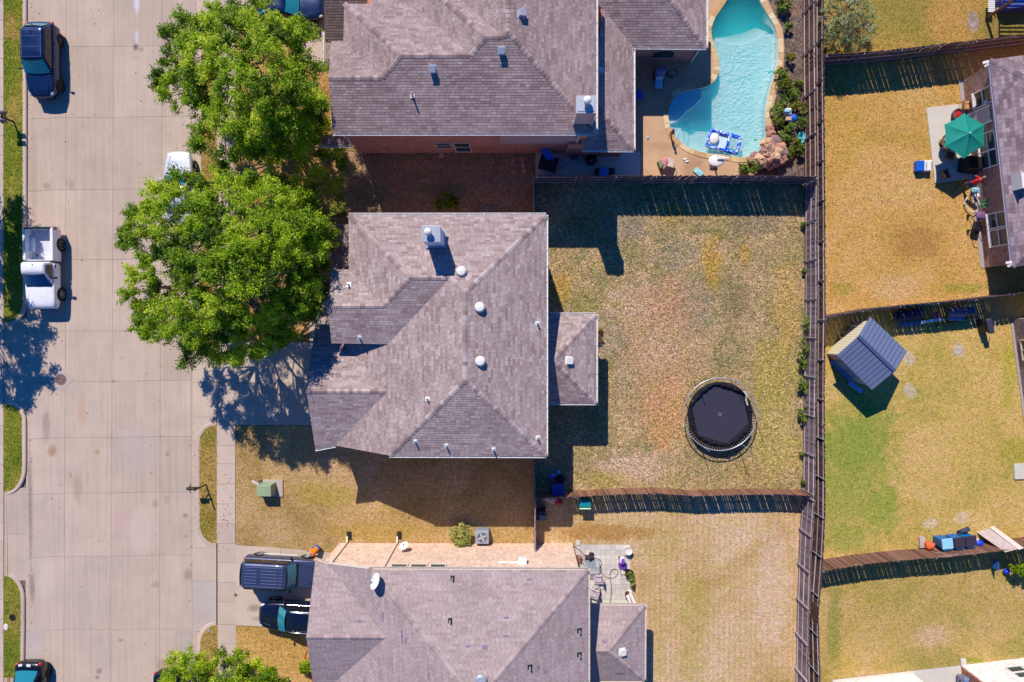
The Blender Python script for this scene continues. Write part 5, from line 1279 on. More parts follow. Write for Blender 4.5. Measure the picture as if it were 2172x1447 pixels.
    b = MB(); b.bar((xf0 + .08, -w * .8, zh + .055), (xf0 + .08, w * .8, zh + .055), .1, .02); b.build('cowl', trim_m, T, world=False)
    b = MB()
    for sd_ in (1, -1): b.bar((xf0 + .15, sd_ * w * .72, zh + .036), (h - .35, sd_ * w * .5, zh * .985 + .02), .025, .02)
    b.build('hood_crease', pm, T, world=False)
    if s.get('rails'):
        for sd_ in (1, -1):
            b = MB(); b.tube([(xf1 - .2, sd_ * (wr - .08), Hh - .02), (xf1 - .4, sd_ * (wr - .07), Hh + .05), (xr1 + .3, sd_ * (wr - .07), Hh + .05), (xr1 + .12, sd_ * (wr - .08), Hh - .02)], .03, 6); b.build('roof_rail', chrome, T, world=False, smooth=True)
    if s.get('ant'):
        b = MB(); b.add([(xr1 + .3, 0, Hh), (xr1 + .55, .03, Hh), (xr1 + .55, -.03, Hh), (xr1 + .25, 0, Hh + .09)], [(0, 1, 3), (0, 3, 2), (1, 2, 3)]); b.build('antenna', trim_m, T, world=False)
    return T
navy = paint('deep blue metallic paint', (0.006, 0.022, 0.085), .22, .35); navy2 = paint('dark navy paint', (0.006, 0.012, 0.035), .2, .3); blackp = paint('black paint', (0.008, 0.008, 0.012), .2, .2); slate = paint('slate blue paint', (0.045, 0.06, 0.13), .35, .35); silver = paint('silver white paint', (.62, .64, .70), .3, .2); whitep = paint('white paint', (.78, .79, .82), .3, .0)
SUV = dict(L=4.75, w=.97, H=1.72, zb=1.08, zh=1.0, zt=1.1, g=(.95, .25, -1.75, -2.15), wr=.70, wh=(1.45, -1.42), wrad=.37, ant=1)
zR = -0.12
T = car('parked_suv', 'deep blue SUV parked at the left kerb near the top', 106, 138, -90, SUV, navy, rim_d, gl_teal, group='vehicles parked along the street', z0=zR)
b = MB()
for xx in (.12, -.5, -1.15, -1.5): b.bar((xx, -.6, 1.728), (xx, .6, 1.728), .014, .006)
for yy in (.6, -.6): b.bar((.12, yy, 1.722), (-1.5, yy, 1.722), .014, .006)
b.build('roof_seams', mat('blue trim line', A(96, 116, 170), .4), T, world=False)
SED = dict(L=4.6, w=.91, H=1.46, zb=.98, zh=.92, zt=1.02, g=(.75, -.05, -1.2, -1.75), wr=.64, wh=(1.38, -1.32), wrad=.33, ant=1)
car('parked_car', 'silver white car half under the big tree at the right kerb', 392, 402, 90, SED, silver, rim_m, gl_teal, group='vehicles parked along the street', z0=zR)
T = car('parked_car', 'black car parked at the left kerb in the bottom corner', 82, 1464, -90, dict(SED, zt=1.05, g=(.75, -.05, -1.1, -1.85)), blackp, rim_d, gl_navy, grear=gl_teal, group='vehicles parked along the street', z0=zR)
b = MB(); b.box((-2.16, .12, 1.05), (.16, .26, .03)); b.box((-2.16, -.42, 1.03), (.16, .24, .03)); b.build('bumper_sticker', white_m, T, world=False)
car('parked_car', 'black car at the right kerb under the tree at the bottom', 369, 1484, -90, SED, blackp, rim_d, gl_dark, group='vehicles parked along the street', z0=zR)
car('parked_car', 'blue car parked on the driveway of the top house', 620, 25, 0, SED, navy, rim_m, gl_teal, group='vehicles parked along the street')
JP = dict(L=4.85, w=.95, H=1.86, zb=1.12, zh=1.08, zt=1.12, g=(1.05, .62, -2.22, -2.36), wr=.80, wh=(1.5, -1.55), wrad=.38, box=1, side=[(.0, .26), (.31, .60), (.64, .97)], mir=trim_m)
T = car('parked_suv', 'boxy slate blue SUV with ribbed roof on the lower driveway', 606, 1204, -3, JP, slate, rim_m, gl_teal, group='vehicles on the lower driveway')
for yy in np.linspace(-.6, .6, 7):
    for x0_, x1_ in (((.45, -1.9),) if abs(yy) > .58 else ((.45, .2), (.1, -.95), (-1.2, -1.95))):
        b = MB(); b.bar((x0_, yy, 1.885), (x1_, yy, 1.885), .018, .022); b.build('roof_rib', mat('pale roof rib', A(120, 134, 180), .35), T, world=False, bevel=.006)
b = MB(); b.box((-.2, .99, .42), (2.2, .06, .14)); b.build('side_step', mat('pale cladding', A(214, 208, 204), .5), T, world=False, bevel=.02)
b = MB(); b.box((-.2, -.99, .42), (2.2, .06, .14)); b.build('side_step', mat('pale cladding', A(214, 208, 204), .5), T, world=False, bevel=.02)
b = MB(); b.box((2.2, .92, .85), (.35, .1, .2)); b.build('indicator', amber_m, T, world=False, bevel=.03)
b = MB(); b.box((-1.05, 0, 1.883), (.36, .36, .012)); b.build('roof_hatch', slate, T, world=False)
XO = dict(L=4.5, w=.93, H=1.66, zb=1.05, zh=1.0, zt=1.08, g=(.85, .2, -1.6, -2.0), wr=.70, wh=(1.35, -1.32), wrad=.35, rails=1)
car('parked_car', 'dark blue crossover with silver roof rails nosed out of the lower driveway', 631, 1297, 177, XO, navy2, rim_m, gl_teal, group='vehicles on the lower driveway')

def pickup(px, py, head):
    T = root('pickup_truck', 'white pickup truck with open bed parked at the left kerb', 'pickup', W(px, py, zR), rad(head), 'vehicles parked along the street')
    L, w, h = 5.15, .97, 2.575; zb = 1.12; zh = 1.08; xb = -.45; pm = whitep
    secs = [section(xb, w, zb, .3, 1), section(xb + .3, w, zb, .28, 1), section(.6, w, zb, .28, 1), section(1.2, w, zh + .04, .28, 1), section(h - .7, w * .99, zh, .28, 1), section(h - .25, w * .94, zh * .95, .3, 1), section(h - .06, w * .84, zh * .84, .32, 1), section(h, w * .7, zh * .66, .36, 1)]
    loft(secs).build('body', pm, T, world=False, smooth=True, sub=2)
    lv = [outline(1.14, xb + .02, w * .93, .15, zb - .06), outline(1.02, xb + .03, w * .90, .15, zb + .02), outline(.35, xb + .1, .75, .14, 1.70), outline(.26, xb + .18, .68, .14, 1.765), outline(-.0, xb + .4, .4, .1, 1.785)]
    q = loft(lv); q.f = [f[::-1] for f in q.f]; q.build('cabin', pm, T, world=False, smooth=True, sub=1)
    panel(T, 'windscreen', gl_navy, (1.02, .82, zb + .05), (1.02, -.82, zb + .05), (.37, -.70, 1.68), (.37, .70, 1.68), 8, (.09, 0, .03), .02)
    panel(T, 'rear_window', gl_dark, (xb + .03, -.7, zb + .12), (xb + .03, .7, zb + .12), (xb + .1, .62, 1.66), (xb + .1, -.62, 1.66), 4, (0, 0, 0), .02)
    for s_ in (1, -1):
        panel(T, 'side_window', gl_dark, (.78, s_ * .875, zb + .06), (-.2, s_ * .875, zb + .06), (-.16, s_ * .79, 1.63), (.3, s_ * .79, 1.63), 2, (0, 0, 0), .02)
        b = MB(); b.ball((.62, s_ * (w + .14), zb + .1), .13, 10, 0, (.6, 1.1, .8)); b.bar((.62, s_ * (w - .05), zb + .05), (.62, s_ * (w + .1), zb + .07), .06, .06); b.build('mirror', trim_m, T, world=False, smooth=True)
        b = MB(); b.box((-.12, s_ * (w + .006), zb - .12), (.2, .04, .05)); b.build('door_handle', trim_m, T, world=False)
        b = MB(); b.box((-1.5, s_ * (w - .10), .80), (2.08, .2, .82)); b.build('bed_side', pm, T, world=False, bevel=.05)
        b = MB(); b.box((-1.55, s_ * (w - .30), .68), (.95, .26, .3)); b.build('wheel_tub', pm, T, world=False, bevel=.08)
        b = MB(); b.ball((h - .26, s_ * w * .78, zh * .78), .22, 10, 0, (.9, .7, .5)); b.build('headlight', lamp_m, T, world=False, smooth=True)
        b = MB(); b.box((-2.5, s_ * (w - .08), .98), (.16, .18, .36)); b.build('tail_light', red_m, T, world=False, bevel=.03)
        for xw in (1.62, -1.55):
            b = MB(); b.lathe([(.46, -.03), (.46, 0), (.34, .012)], (xw, s_ * (w * .995 + (.012 if xw < 0 else 0)), .40), 20, M=Matrix.Rotation(rad(-90 * s_), 3, 'X')); b.build('wheel_arch', trim_m, T, world=False)
            wheel(T, xw, s_ * (w - .075), .39, rim_m, s_)
    b = MB(); b.box((-1.5, 0, .52), (2.06, 1.6, .06))
    for i in range(11): b.box((-1.5, -.62 + i * .124, .556), (2.0, .05, .018))
    b.build('bed_floor', mat('white bed liner', A(222, 222, 226), .5, .06), T, world=False)
    b = MB(); b.box((-2.5, 0, .84), (.08, 1.72, .72)); tg = b.build('tailgate', pm, T, world=False, bevel=.02)
    b = MB(); b.box((-2.5, 0, 1.205), (.1, 1.66, .03)); b.build('tailgate_cap', trim_m, tg, world=False)
    b = MB(); b.box((-.5, 0, .84), (.06, 1.72, .7)); b.build('bulkhead', pm, T, world=False)
    b = MB(); b.box((-2.62, 0, .55), (.18, 1.8, .2)); b.build('rear_bumper', chrome, T, world=False, bevel=.04)
    b = MB(); b.box((h - .03, 0, .62), (.12, 1.4, .2)); b.build('grille', trim_m, T, world=False, bevel=.03)
    b = MB(); b.bar((1.1, -.8, zb + .03), (1.1, .8, zb + .03), .1, .04); b.build('cowl', trim_m, T, world=False)
    b = MB(); b.add([(-.1, .05, 1.78), (-.2, .08, 1.78), (-.2, .02, 1.78), (-.24, .05, 1.88)], [(0, 1, 3), (0, 3, 2), (1, 2, 3)]); b.build('antenna', trim_m, T, world=False)
    b = MB(); b.ball((-.85, -.45, .6), .12, 7, 0, (1, .7, .3), .4); b.tube([(-.8, .4, .58), (-.7, .5, .6), (-.75, .62, .58), (-.9, .6, .58)], .03, 5); tag(b.build('rag', mat('brown rag', A(140, 110, 90), .9), T, world=False))
pickup(108, 572, -90)
# ================================================================ trees and shrubs
def leaf_mat(name, cols, trans=0.42):
    k = NT(name); t = k.attr('tone'); n = len(cols)
    c = k.ramp(t, [(i / (n - 1), q) for i, q in enumerate(cols)])
    k.fin(c, 0.5, 0, 0.35)
    tl_ = k.new('ShaderNodeBsdfTranslucent'); c2 = k.mix(1.0, c, (1.25, 1.35, 0.5), 'MULTIPLY'); k.L(c2, tl_.inputs['Color'])
    mx_ = k.new('ShaderNodeMixShader'); mx_.inputs[0].default_value = trans; k.L(k.p.outputs[0], mx_.inputs[1]); k.L(tl_.outputs[0], mx_.inputs[2]); k.L(mx_.outputs[0], k.out.inputs['Surface'])
    MATS[name] = k.m; return k.m
bark = mat('grey-brown bark', A(112, 92, 78), .95, .3, 6, .8, 20)
oak = leaf_mat('oak leaves', [A(40, 68, 6), A(104, 140, 10), A(168, 194, 22), A(222, 228, 70)])
oak_y = leaf_mat('yellowish leaves', [A(70, 84, 16), A(120, 132, 30), A(160, 160, 50), A(176, 150, 70)])
sage = leaf_mat('sage shrub leaves', [A(92, 108, 60), A(146, 156, 96), A(184, 186, 124), A(206, 204, 160)], .2)
bush_g = leaf_mat('bush leaves', [A(50, 76, 20), A(96, 124, 40), A(140, 158, 60), A(180, 186, 90)], .25)
def leaves(name, m, C, Rr, n, size, parent, updir=None, flat=0.55, asp=0.5, spray=10, kind='stuff'):
    """C: lobe centres (k,3); Rr: lobe radii; n leaves each, grown on short twigs"""
    C = np.asarray(C, float); Rr = np.asarray(Rr, float); k = len(C); cen = C.mean(0)
    out = []; tone = []
    for c, r in zip(C, Rr):
        o = c - cen; o[2] = abs(o[2]) + .6; o /= np.linalg.norm(o) + 1e-6
        nt = spray; d = nrs.normal(size=(nt, 3)); d /= np.linalg.norm(d, axis=1)[:, None]; d = d * .8 + o * .55; d[:, 2] += .12; d /= np.linalg.norm(d, axis=1)[:, None]
        ln = r * nrs.uniform(.75, 1.2, nt)
        q = nrs.randint(0, nt, n); t = nrs.uniform(.2, 1, n) ** .7
        p = c + d[q] * (ln[q] * t)[:, None] + nrs.normal(size=(n, 3)) * (r * .13)
        base = nrs.normal(.47, .17); tw = nrs.normal(0, .1, nt)
        out.append(p); tone.append(np.clip(base + tw[q] + nrs.normal(0, .16, n) + .12 * (t - .5), 0.002, 1))
    P = np.concatenate(out); tn = np.concatenate(tone); N = len(P)
    nr = nrs.normal(size=(N, 3)) * flat; nr[:, 2] += 1.0; nr /= np.linalg.norm(nr, axis=1)[:, None]
    a = nrs.normal(size=(N, 3)); u = np.cross(nr, a); u /= np.linalg.norm(u, axis=1)[:, None]; v = np.cross(nr, u)
    s = size * nrs.uniform(.6, 1.3, N); hu = u * (s * .5)[:, None]; hv = v * (s * asp * .5)[:, None]
    V = np.empty((N, 4, 3)); V[:, 0] = P - hu; V[:, 1] = P - hv + nr * (s * .07)[:, None]; V[:, 2] = P + hu; V[:, 3] = P + hv + nr * (s * .07)[:, None]
    if parent is not None:
        I = np.array(mw(parent).inverted()); V = V @ I[:3, :3].T + I[:3, 3]
    me = bpy.data.meshes.new(name); me.vertices.add(N * 4); me.vertices.foreach_set('co', V.ravel())
    me.loops.add(N * 4); me.loops.foreach_set('vertex_index', np.arange(N * 4)); me.polygons.add(N); me.polygons.foreach_set('loop_start', np.arange(N) * 4)
    at = me.attributes.new('tone', 'FLOAT', 'FACE'); at.data.foreach_set('value', tn.astype(np.float32))
    me.materials.append(m); me.update(); me.validate()
    ob = bpy.data.objects.new(name, me); COL.objects.link(ob)
    if parent is not None: ob.parent = parent
    if kind: ob['kind'] = kind
    return ob
def tree(name, label, base, th, C, Rr, n, size, m, r0=.22, cat='tree', group=None, spray=10, flat=.55):
    T = root(name, label, cat, base, 0, group)
    C = np.asarray(C, float); top = np.array([base.x, base.y, th])
    b = MB(); b.tube([base + Vector((0, 0, -.1)), base + Vector((.05, .03, th * .5)), base + Vector((0, 0, th))], [r0 * 1.25, r0, r0 * .85], 9); b.build('trunk', bark, T, smooth=True)
    ang = np.arctan2(C[:, 1] - top[1], C[:, 0] - top[0]); nl = min(9, max(3, len(C) // 8)); order = np.argsort(ang)
    for g_ in np.array_split(order, nl):
        if not len(g_): continue
        mid = C[g_].mean(0); lb = MB(); j1 = top + (mid - top) * .45; j1[2] += .3
        lb.tube([Vector(top - np.array([0, 0, .3])), Vector(top * .65 + j1 * .35 + np.array([0, 0, .15])), Vector(j1)], [r0 * .5, r0 * .34, r0 * .24], 6)
        for i in g_:
            e = C[i]; k1 = j1 * .5 + e * .5 + nrs.normal(size=3) * .2; lb.tube([Vector(j1), Vector(k1), Vector(e)], [r0 * .2, r0 * .13, .02], 5)
            for _ in range(3):
                t = e + nrs.normal(size=3) * Rr[i] * .5; lb.tube([Vector(k1), Vector((k1 + t) / 2 + nrs.normal(size=3) * .08), Vector(t)], [.035, .02, .008], 4)
        lb.build('limb', bark, T)
    leaves('crown', m, C, Rr, n, size, T, spray=spray, flat=flat); return T
def crown_in(poly, sp, zlo, zhi, R0, rr, edge=.5, seed=1, hole=0.0):
    """lobe centres spread in a photo outline, domed from zlo at the rim to zhi in the middle"""
    r = np.random.RandomState(seed); P = np.array(poly, float); x0, y0 = P.min(0); x1, y1 = P.max(0); pts = []
    for _ in range(2500):
        p = np.array([r.uniform(x0, x1), r.uniform(y0, y1)])
        if pip(np.array([p[0]]), np.array([p[1]]), poly)[0] and all(np.hypot(*(p - q)) > sp for q in pts): pts.append(p)
    pts = np.array(pts); c = pts.mean(0); C = []; Rr = []
    # distance from rim
    def rim(p):
        d = 1e9
        for i in range(len(poly)):
            a, b_ = P[i], P[(i + 1) % len(poly)]; t = np.clip(np.dot(p - a, b_ - a) / np.dot(b_ - a, b_ - a), 0, 1); d = min(d, np.hypot(*(p - a - (b_ - a) * t)))
        return d
    dm = max(rim(p) for p in pts)
    for p in pts:
        if r.rand() < hole: continue
        f = (rim(p) / dm) ** edge; z = zlo + (zhi - zlo) * f + r.uniform(-.5, .4)
        v = W(p[0], p[1], z); C.append(tuple(v)); Rr.append(rr * r.uniform(.75, 1.25))
    return np.array(C), np.array(Rr)
def multi(parts):
    return np.concatenate([a for a, b_ in parts]), np.concatenate([b_ for a, b_ in parts])
TB = [(272, 520), (278, 470), (310, 440), (330, 405), (370, 395), (420, 370), (455, 362), (500, 372), (560, 362), (610, 385), (650, 420), (680, 470), (690, 520), (672, 580), (668, 640), (640, 690), (600, 720), (560, 745), (530, 752), (480, 745), (420, 760), (375, 745), (330, 715), (300, 690), (305, 655), (275, 620), (285, 570)]
C, Rr = multi([crown_in(TB, 28, 5.4, 10.0, 0, .80, .6, 3, .06), crown_in(TB, 46, 4.2, 7.6, 0, .8, .6, 4, .1)])
tree('oak_tree', 'large rounded green oak shading the middle house and its driveway', W(515, 575), 3.4, C, Rr, 1250, .125, oak, .26, group='street trees')
TA = [(372, 60), (400, 45), (430, 55), (462, 18), (500, 30), (520, 10), (560, 20), (600, 45), (640, 60), (655, 95), (640, 120), (672, 165), (690, 185), (690, 235), (640, 240), (665, 285), (620, 325), (550, 325), (480, 330), (435, 320), (420, 285), (440, 230), (385, 228), (350, 195), (345, 165), (385, 150), (360, 130)]
C, Rr = multi([crown_in(TA, 27, 4.8, 9.0, 0, .85, .6, 8, .05), crown_in(TA, 60, 3.8, 6.6, 0, .8, .6, 9, .15)])
tree('oak_tree', 'ragged spreading oak over the front of the top house', W(560, 175), 2.6, C, Rr, 1250, .125, oak, .24, group='street trees')
TC = [(560, 262), (640, 255), (690, 265), (720, 330), (700, 390), (640, 395), (590, 370), (560, 330)]
C, Rr = crown_in(TC, 25, 1.6, 3.8, 0, .75, .7, 5, .05)
tree('small_tree', 'low dark leafy tree between the two oaks in the house shadow', W(640, 330), 1.0, C, Rr, 600, .14, oak, .12)
TY = [(640, 400), (690, 395), (724, 420), (722, 470), (712, 520), (690, 560), (670, 540), (680, 470)]
C, Rr = crown_in(TY, 26, 3.0, 4.6, 0, .55, .6, 6, .1)
tree('small_tree', 'yellowish small tree beside the porch of the middle house', W(690, 470), 1.6, C, Rr, 260, .14, oak_y, .10)
TD = [(352, 1446), (365, 1412), (392, 1392), (420, 1388), (440, 1408), (470, 1400), (495, 1396), (520, 1415), (560, 1415), (590, 1430), (606, 1470), (600, 1560), (360, 1560)]
C, Rr = crown_in(TD, 23, 2.8, 5.4, 0, .7, .6, 7, .03)
tree('oak_tree', 'green young oak cut off by the bottom edge', W(485, 1480), 1.8, C, Rr, 1000, .12, oak, .16, group='street trees')
def true_px(x, y, z=0):   # ground-plan position given in ground pixels
    v = W(x, y); return np.array([v.x, v.y, z])
for (gx_, gy_, r_, zc, sd_, lb) in ((-44, 556, 100, 5.6, 21, 'tree left of the street casting shade by the pickup'), (-52, 345, 95, 5.4, 22, 'tree left of the street shading the upper verge')):
    rs = np.random.RandomState(sd_); C = []; 
    for _ in range(34):
        a, q = rs.uniform(0, 6.28), math.sqrt(rs.rand()); x_, y_ = gx_ + math.cos(a) * q * r_ * .82, gy_ + math.sin(a) * q * r_
        C.append(true_px(x_, y_, zc + (1 - q) * 1.6 + rs.uniform(-.6, .6)))
    tree('oak_tree', lb, W(gx_ - 20, gy_), 2.6, C, rs.uniform(.55, .9, 34), 520, .18, oak, .2, group='street trees')
# shrub by the back fence
TS = [(1745, 40), (1752, 12), (1790, -20), (1830, 5), (1852, 45), (1850, 80), (1815, 102), (1775, 105), (1748, 85)]
C, Rr = multi([crown_in(TS, 16, 1.0, 2.9, 0, .42, .7, 11), crown_in(TS, 26, .6, 1.6, 0, .4, .7, 12)])
tree('large_shrub', 'grey-green feathery shrub in the corner of the top right fences', W(1795, 45), .7, C, Rr, 300, .085, sage, .07, cat='shrub', flat=1.2)
def bush(label, px, py, rx, ry, h, n, m, size=.09, name='bush', k=14, group='garden bushes', cat='bush'):
    o = W(px, py); T = root(name, label, cat, o, 0, group); C = []; rr = []
    for _ in range(k):
        a, q = rnd.uniform(0, 6.28), math.sqrt(rnd.random()); C.append((o.x + math.cos(a) * q * rx * .7, o.y + math.sin(a) * q * ry * .7, h * (.35 + .5 * (1 - q) + rnd.uniform(0, .15)))); rr.append(min(rx, ry) * rnd.uniform(.35, .55))
    b = MB()
    for c in C[:6]: b.tube([o + Vector((rnd.uniform(-.05, .05), 0, 0)), Vector(c)], .02, 4, .008)
    b.build('stems', bark, T); leaves('foliage', m, C, rr, n, size, T, flat=.9, spray=9); return T
bush('variegated yellow-green bush beside the air conditioner', 981, 1132, .75, .8, 1.1, 260, leaf_mat('variegated leaves', [A(90, 110, 40), A(150, 160, 70), A(206, 204, 120), A(190, 120, 90)], .2), .12)
bush('dark green bush against the shaded side of the middle house', 952, 432, 1.1, .6, .9, 220, oak, .11)
bush('leafy bush cut by the right edge below the curved fence', 2152, 1196, .95, .6, 1.5, 300, oak, .13)
bush('small green plant at the corner of the pale house garage', 653, 1408, .5, .55, .8, 180, oak, .1)
ORD = 'first second third fourth fifth sixth seventh eighth ninth tenth eleventh twelfth thirteenth fourteenth fifteenth sixteenth seventeenth eighteenth'.split()
for i, (px, py, r_) in enumerate(sorted(((1654, 160, .45), (1662, 182, .6), (1676, 205, .5), (1652, 215, .5), (1645, 238, .5), (1690, 235, .55), (1694, 262, .5), (1660, 290, .6), (1676, 305, .6), (1690, 320, .45), (1668, 328, .4), (1672, 126, .3), (1660, 20, .4), (1668, 60, .3), (1655, 4, .5), (1690, 180, .3), (1646, 262, .4), (1672, 275, .35)), key=lambda q: q[1])):
    bush('leafy plant in the pool bed, %s counted from the top' % ORD[i], px, py, r_, r_, .5 + .3 * rnd.random(), 130, bush_g if i % 3 else oak_y, .10, 'garden_plant', 9, 'plants in the pool bed', 'plant')
for i, (px, py, r_) in enumerate(((1590, 356, .6), (1574, 360, .45), (1602, 352, .4))):
    bush('bright green plant at the foot of the boulders, %s' % ('largest one', 'nearest the open deck', 'closest to the rocks')[i] , px, py, r_, r_ * .8, .5, 140, bush_g, .10, 'garden_plant', 9, 'plants by the boulders', 'plant')
for i, (px, py, r_) in enumerate(((1700, 478, .16), (1714, 540, .34), (1701, 575, .14), (1708, 690, .6), (1718, 706, .5), (1711, 726, .6), (1701, 748, .5), (1699, 768, .35), (1700, 812, .45), (1697, 825, .35), (1698, 872, .4), (1699, 888, .3), (1697, 960, .16), (1699, 1022, .22))):
    bush('weed on the grey fence by the trampoline lawn, %s from the top' % ORD[i], px, py, r_ * 1.1, r_ * 1.35, .4 + r_, 150, bush_g, .09, 'weed_clump', 7, 'weeds along the fence', 'weed')
for i, (px, py) in enumerate(((690, 600), (698, 612), (688, 618), (718, 458), (726, 452))):
    bush('strappy plant at the front of the middle house, %s from the walk' % ORD[i], px, py, .3, .3, .5, 100, bush_g, .12, 'garden_plant', 6, 'plants by the front walk', 'plant')
bush('red-flowering tuft at the corner of the back patio roof', 1270, 712, .3, .6, .4, 90, leaf_mat('red flower leaves', [A(90, 100, 40), A(140, 130, 50), A(190, 70, 50)], .2), .08)
# ================================================================ small things
def thing1(q, name, m, label, cat, group=None, **k): return tag(q.build(name, m, **k), label, cat, group)
wood_p = mat('plain lumber', A(176, 150, 128), .85, .2, 4); blk = mat('black painted metal', A(30, 28, 32), .45, .15, 6); blue_p = mat('blue plastic', A(24, 96, 200), .4, .1, 5); green_b = mat('green box paint', A(150, 168, 132), .55, .08, 3); navy_p = mat('navy plastic', A(44, 62, 140), .45, .1, 4)
grey_p = mat('grey plastic', A(150, 150, 156), .5, .1, 4); red_p = mat('red plastic', A(190, 40, 40), .45, .1, 5); teal_p = mat('teal plastic', A(20, 136, 150), .45, .1, 4); tan_p = mat('tan clay', A(196, 168, 140), .8, .1, 5); pale_wood = mat('weathered plywood', A(190, 170, 164), .9, .15, 3)
light_blue = mat('light blue plastic', A(150, 206, 226), .4, .06, 4); bright_blue = mat('bright blue plastic', A(16, 70, 220), .4, .08, 4)

# manhole
mh = root('manhole', 'round rusty manhole cover set in a diamond of concrete in the road', 'manhole', W(129, 805, zR))
c = W(129, 805, zR); q = MB(); q.box((c.x, c.y, zR - .02), (1.18, 1.18, .055), rz=rad(45)); q.build('collar', patch_m, mh)
q = MB(); q.lathe([(.36, 0), (.36, .014), (.30, .014), (.30, .008), (.0, .010)], (c.x, c.y, zR + .007), 28); cov = q.build('cover', mat('rusty cast iron', A(122, 98, 92), .7, .25, 8, .5, 30), mh)
q = MB()
for r_ in (.1, .2): q.tube([(c.x + r_ * math.cos(t), c.y + r_ * math.sin(t), zR + .02) for t in np.linspace(0, 6.28, 20)[:-1]], .012, 4, closed=True)
for i in range(8): t = i * math.pi / 4; q.bar((c.x + .1 * math.cos(t), c.y + .1 * math.sin(t), zR + .02), (c.x + .28 * math.cos(t), c.y + .28 * math.sin(t), zR + .02), .014, .008)
q.build('cover_ribs', mat('worn iron', A(150, 124, 112), .6), cov)
for px, py, r_, m_, lb in ((27, 1310, .22, blk, 'dark round meter cover in the left verge'), (443, 1338, .10, grey_p, 'small grey drain cap in the right verge'), (500, 1262, .10, mat('brown cap', A(120, 84, 70), .8), 'small brown round cap beside the lower driveway')):
    c = W(px, py); q = MB(); q.lathe([(r_, 0), (r_, .02), (r_ * .8, .025), (0, .025)], (c.x, c.y, .0), 16); thing1(q, 'utility_cover', m_, lb, 'cover')
q = MB(); c = W(13, 1330); q.ball((c.x, c.y, .02), .22, 8, 0, (.7, 1.1, .12), .3); thing1(q, 'stone', mat('white stone', A(226, 214, 200), .9), 'flat whitish stone in the left verge', 'stone')

# mailboxes
def mailbox(T, c, rz, m, parent_name='box'):
    M = Matrix.Rotation(rz, 3, 'Z'); q = MB(); n = 9; prof = [(-.09, 0), (.09, 0)] + [(.09 * math.cos(t), .13 + .09 * math.sin(t)) for t in np.linspace(0, math.pi, n)]
    vs = [Vector(c) + M @ Vector((x, y, z)) for x in (-.26, .26) for y, z in prof]; k = len(prof)
    q.add(vs, [tuple(range(k))[::-1], tuple(range(k, 2 * k))] + [(i, (i + 1) % k, k + (i + 1) % k, k + i) for i in range(k)]); b_ = q.build('box', m, T)
    q = MB(); q.box(Vector(c) + M @ Vector((.265, 0, .1)), (.012, .17, .2), rz=rz); q.build('box_door', m, b_)
    q = MB(); q.box(Vector(c) + M @ Vector((.08, .1, .17)), (.2, .012, .03), rz=rz); q.build('flag', m, b_)
bp_ = W(437, 1028); T = root('mailbox', 'black mailbox on a crossed post in the right-hand verge', 'mailbox', bp_, 0, 'mailboxes')
q = MB(); q.tube([bp_, bp_ + Vector((0, 0, 1.55))], .045, 8); q.ball(bp_ + Vector((0, 0, 1.58)), .06, 8); q.build('post', blk, T)
q = MB(); q.bar(bp_ + Vector((.1, 0, .95)), bp_ + Vector((-.75, 0, .95)), .06, .06); q.bar(bp_ + Vector((-.02, 0, .6)), bp_ + Vector((-.4, 0, .93)), .05, .05); q.bar(bp_ + Vector((-.55, -.28, 1.0)), bp_ + Vector((-.55, .28, 1.0)), .04, .05); q.build('bracket', blk, T)
mailbox(T, bp_ + Vector((-.45, 0, .98)), math.pi, blk)
bp_ = W(30, 259); T = root('mailbox', 'pair of dark mailboxes on one post in the left-hand verge', 'mailbox', bp_, 0, 'mailboxes')
q = MB(); q.tube([bp_, bp_ + Vector((0, 0, 1.2))], .055, 8); q.build('post', blk, T)
q = MB(); q.bar(bp_ + Vector((0, -.4, 1.02)), bp_ + Vector((0, .4, 1.02)), .09, .06); q.bar(bp_ + Vector((0, .35, 1.0)), bp_ + Vector((0, 0, .6)), .05, .05); q.bar(bp_ + Vector((0, -.35, 1.0)), bp_ + Vector((0, 0, .6)), .05, .05); q.build('bracket', blk, T)
dmb = mat('dark grey mailbox metal', A(84, 84, 100), .4, .1, 5, metal=.3)
for dy in (-.24, .24): mailbox(T, bp_ + Vector((.06, dy, 1.05)), 0, dmb)

# transformer on its pad, white marker
T = root('transformer_box', 'pale green electrical box on a concrete pad in the front lawn', 'utility box', W(570, 1035))
q = MB(); c = W(577, 1035); q.box((c.x, c.y, .05), (1.45, 1.1, .1)); q.build('pad', patch_m, T, bevel=.01)
c = W(569, 1033); q = MB(); q.box((c.x + .06, c.y - .05, .5), (.95, .8, .8), top=(.92, .9)); cb = q.build('cabinet', green_b, T, bevel=.04)
q = MB(); q.box((c.x - .42, c.y - .05, .5), (.05, .68, .6)); q.bar((c.x + .06, c.y - .45, .2), (c.x + .06, c.y - .42, .85), .02, .02); q.build('cabinet_door', green_b, cb)
b0_ = W(556, 1018); q = MB(); q.tube([b0_, b0_ + Vector((0, 0, .7))], .05, 8); T = root('marker_post', 'white capped marker post behind the green electrical box', 'post', b0_); q.build('stake', mat('purple-grey stake', A(90, 80, 100), .6), T)
q = MB(); q.bar(b0_ + Vector((-.32, .12, .88)), b0_ + Vector((.06, -.14, .72)), .13, .13); q.build('cap', white_m, T, bevel=.03)

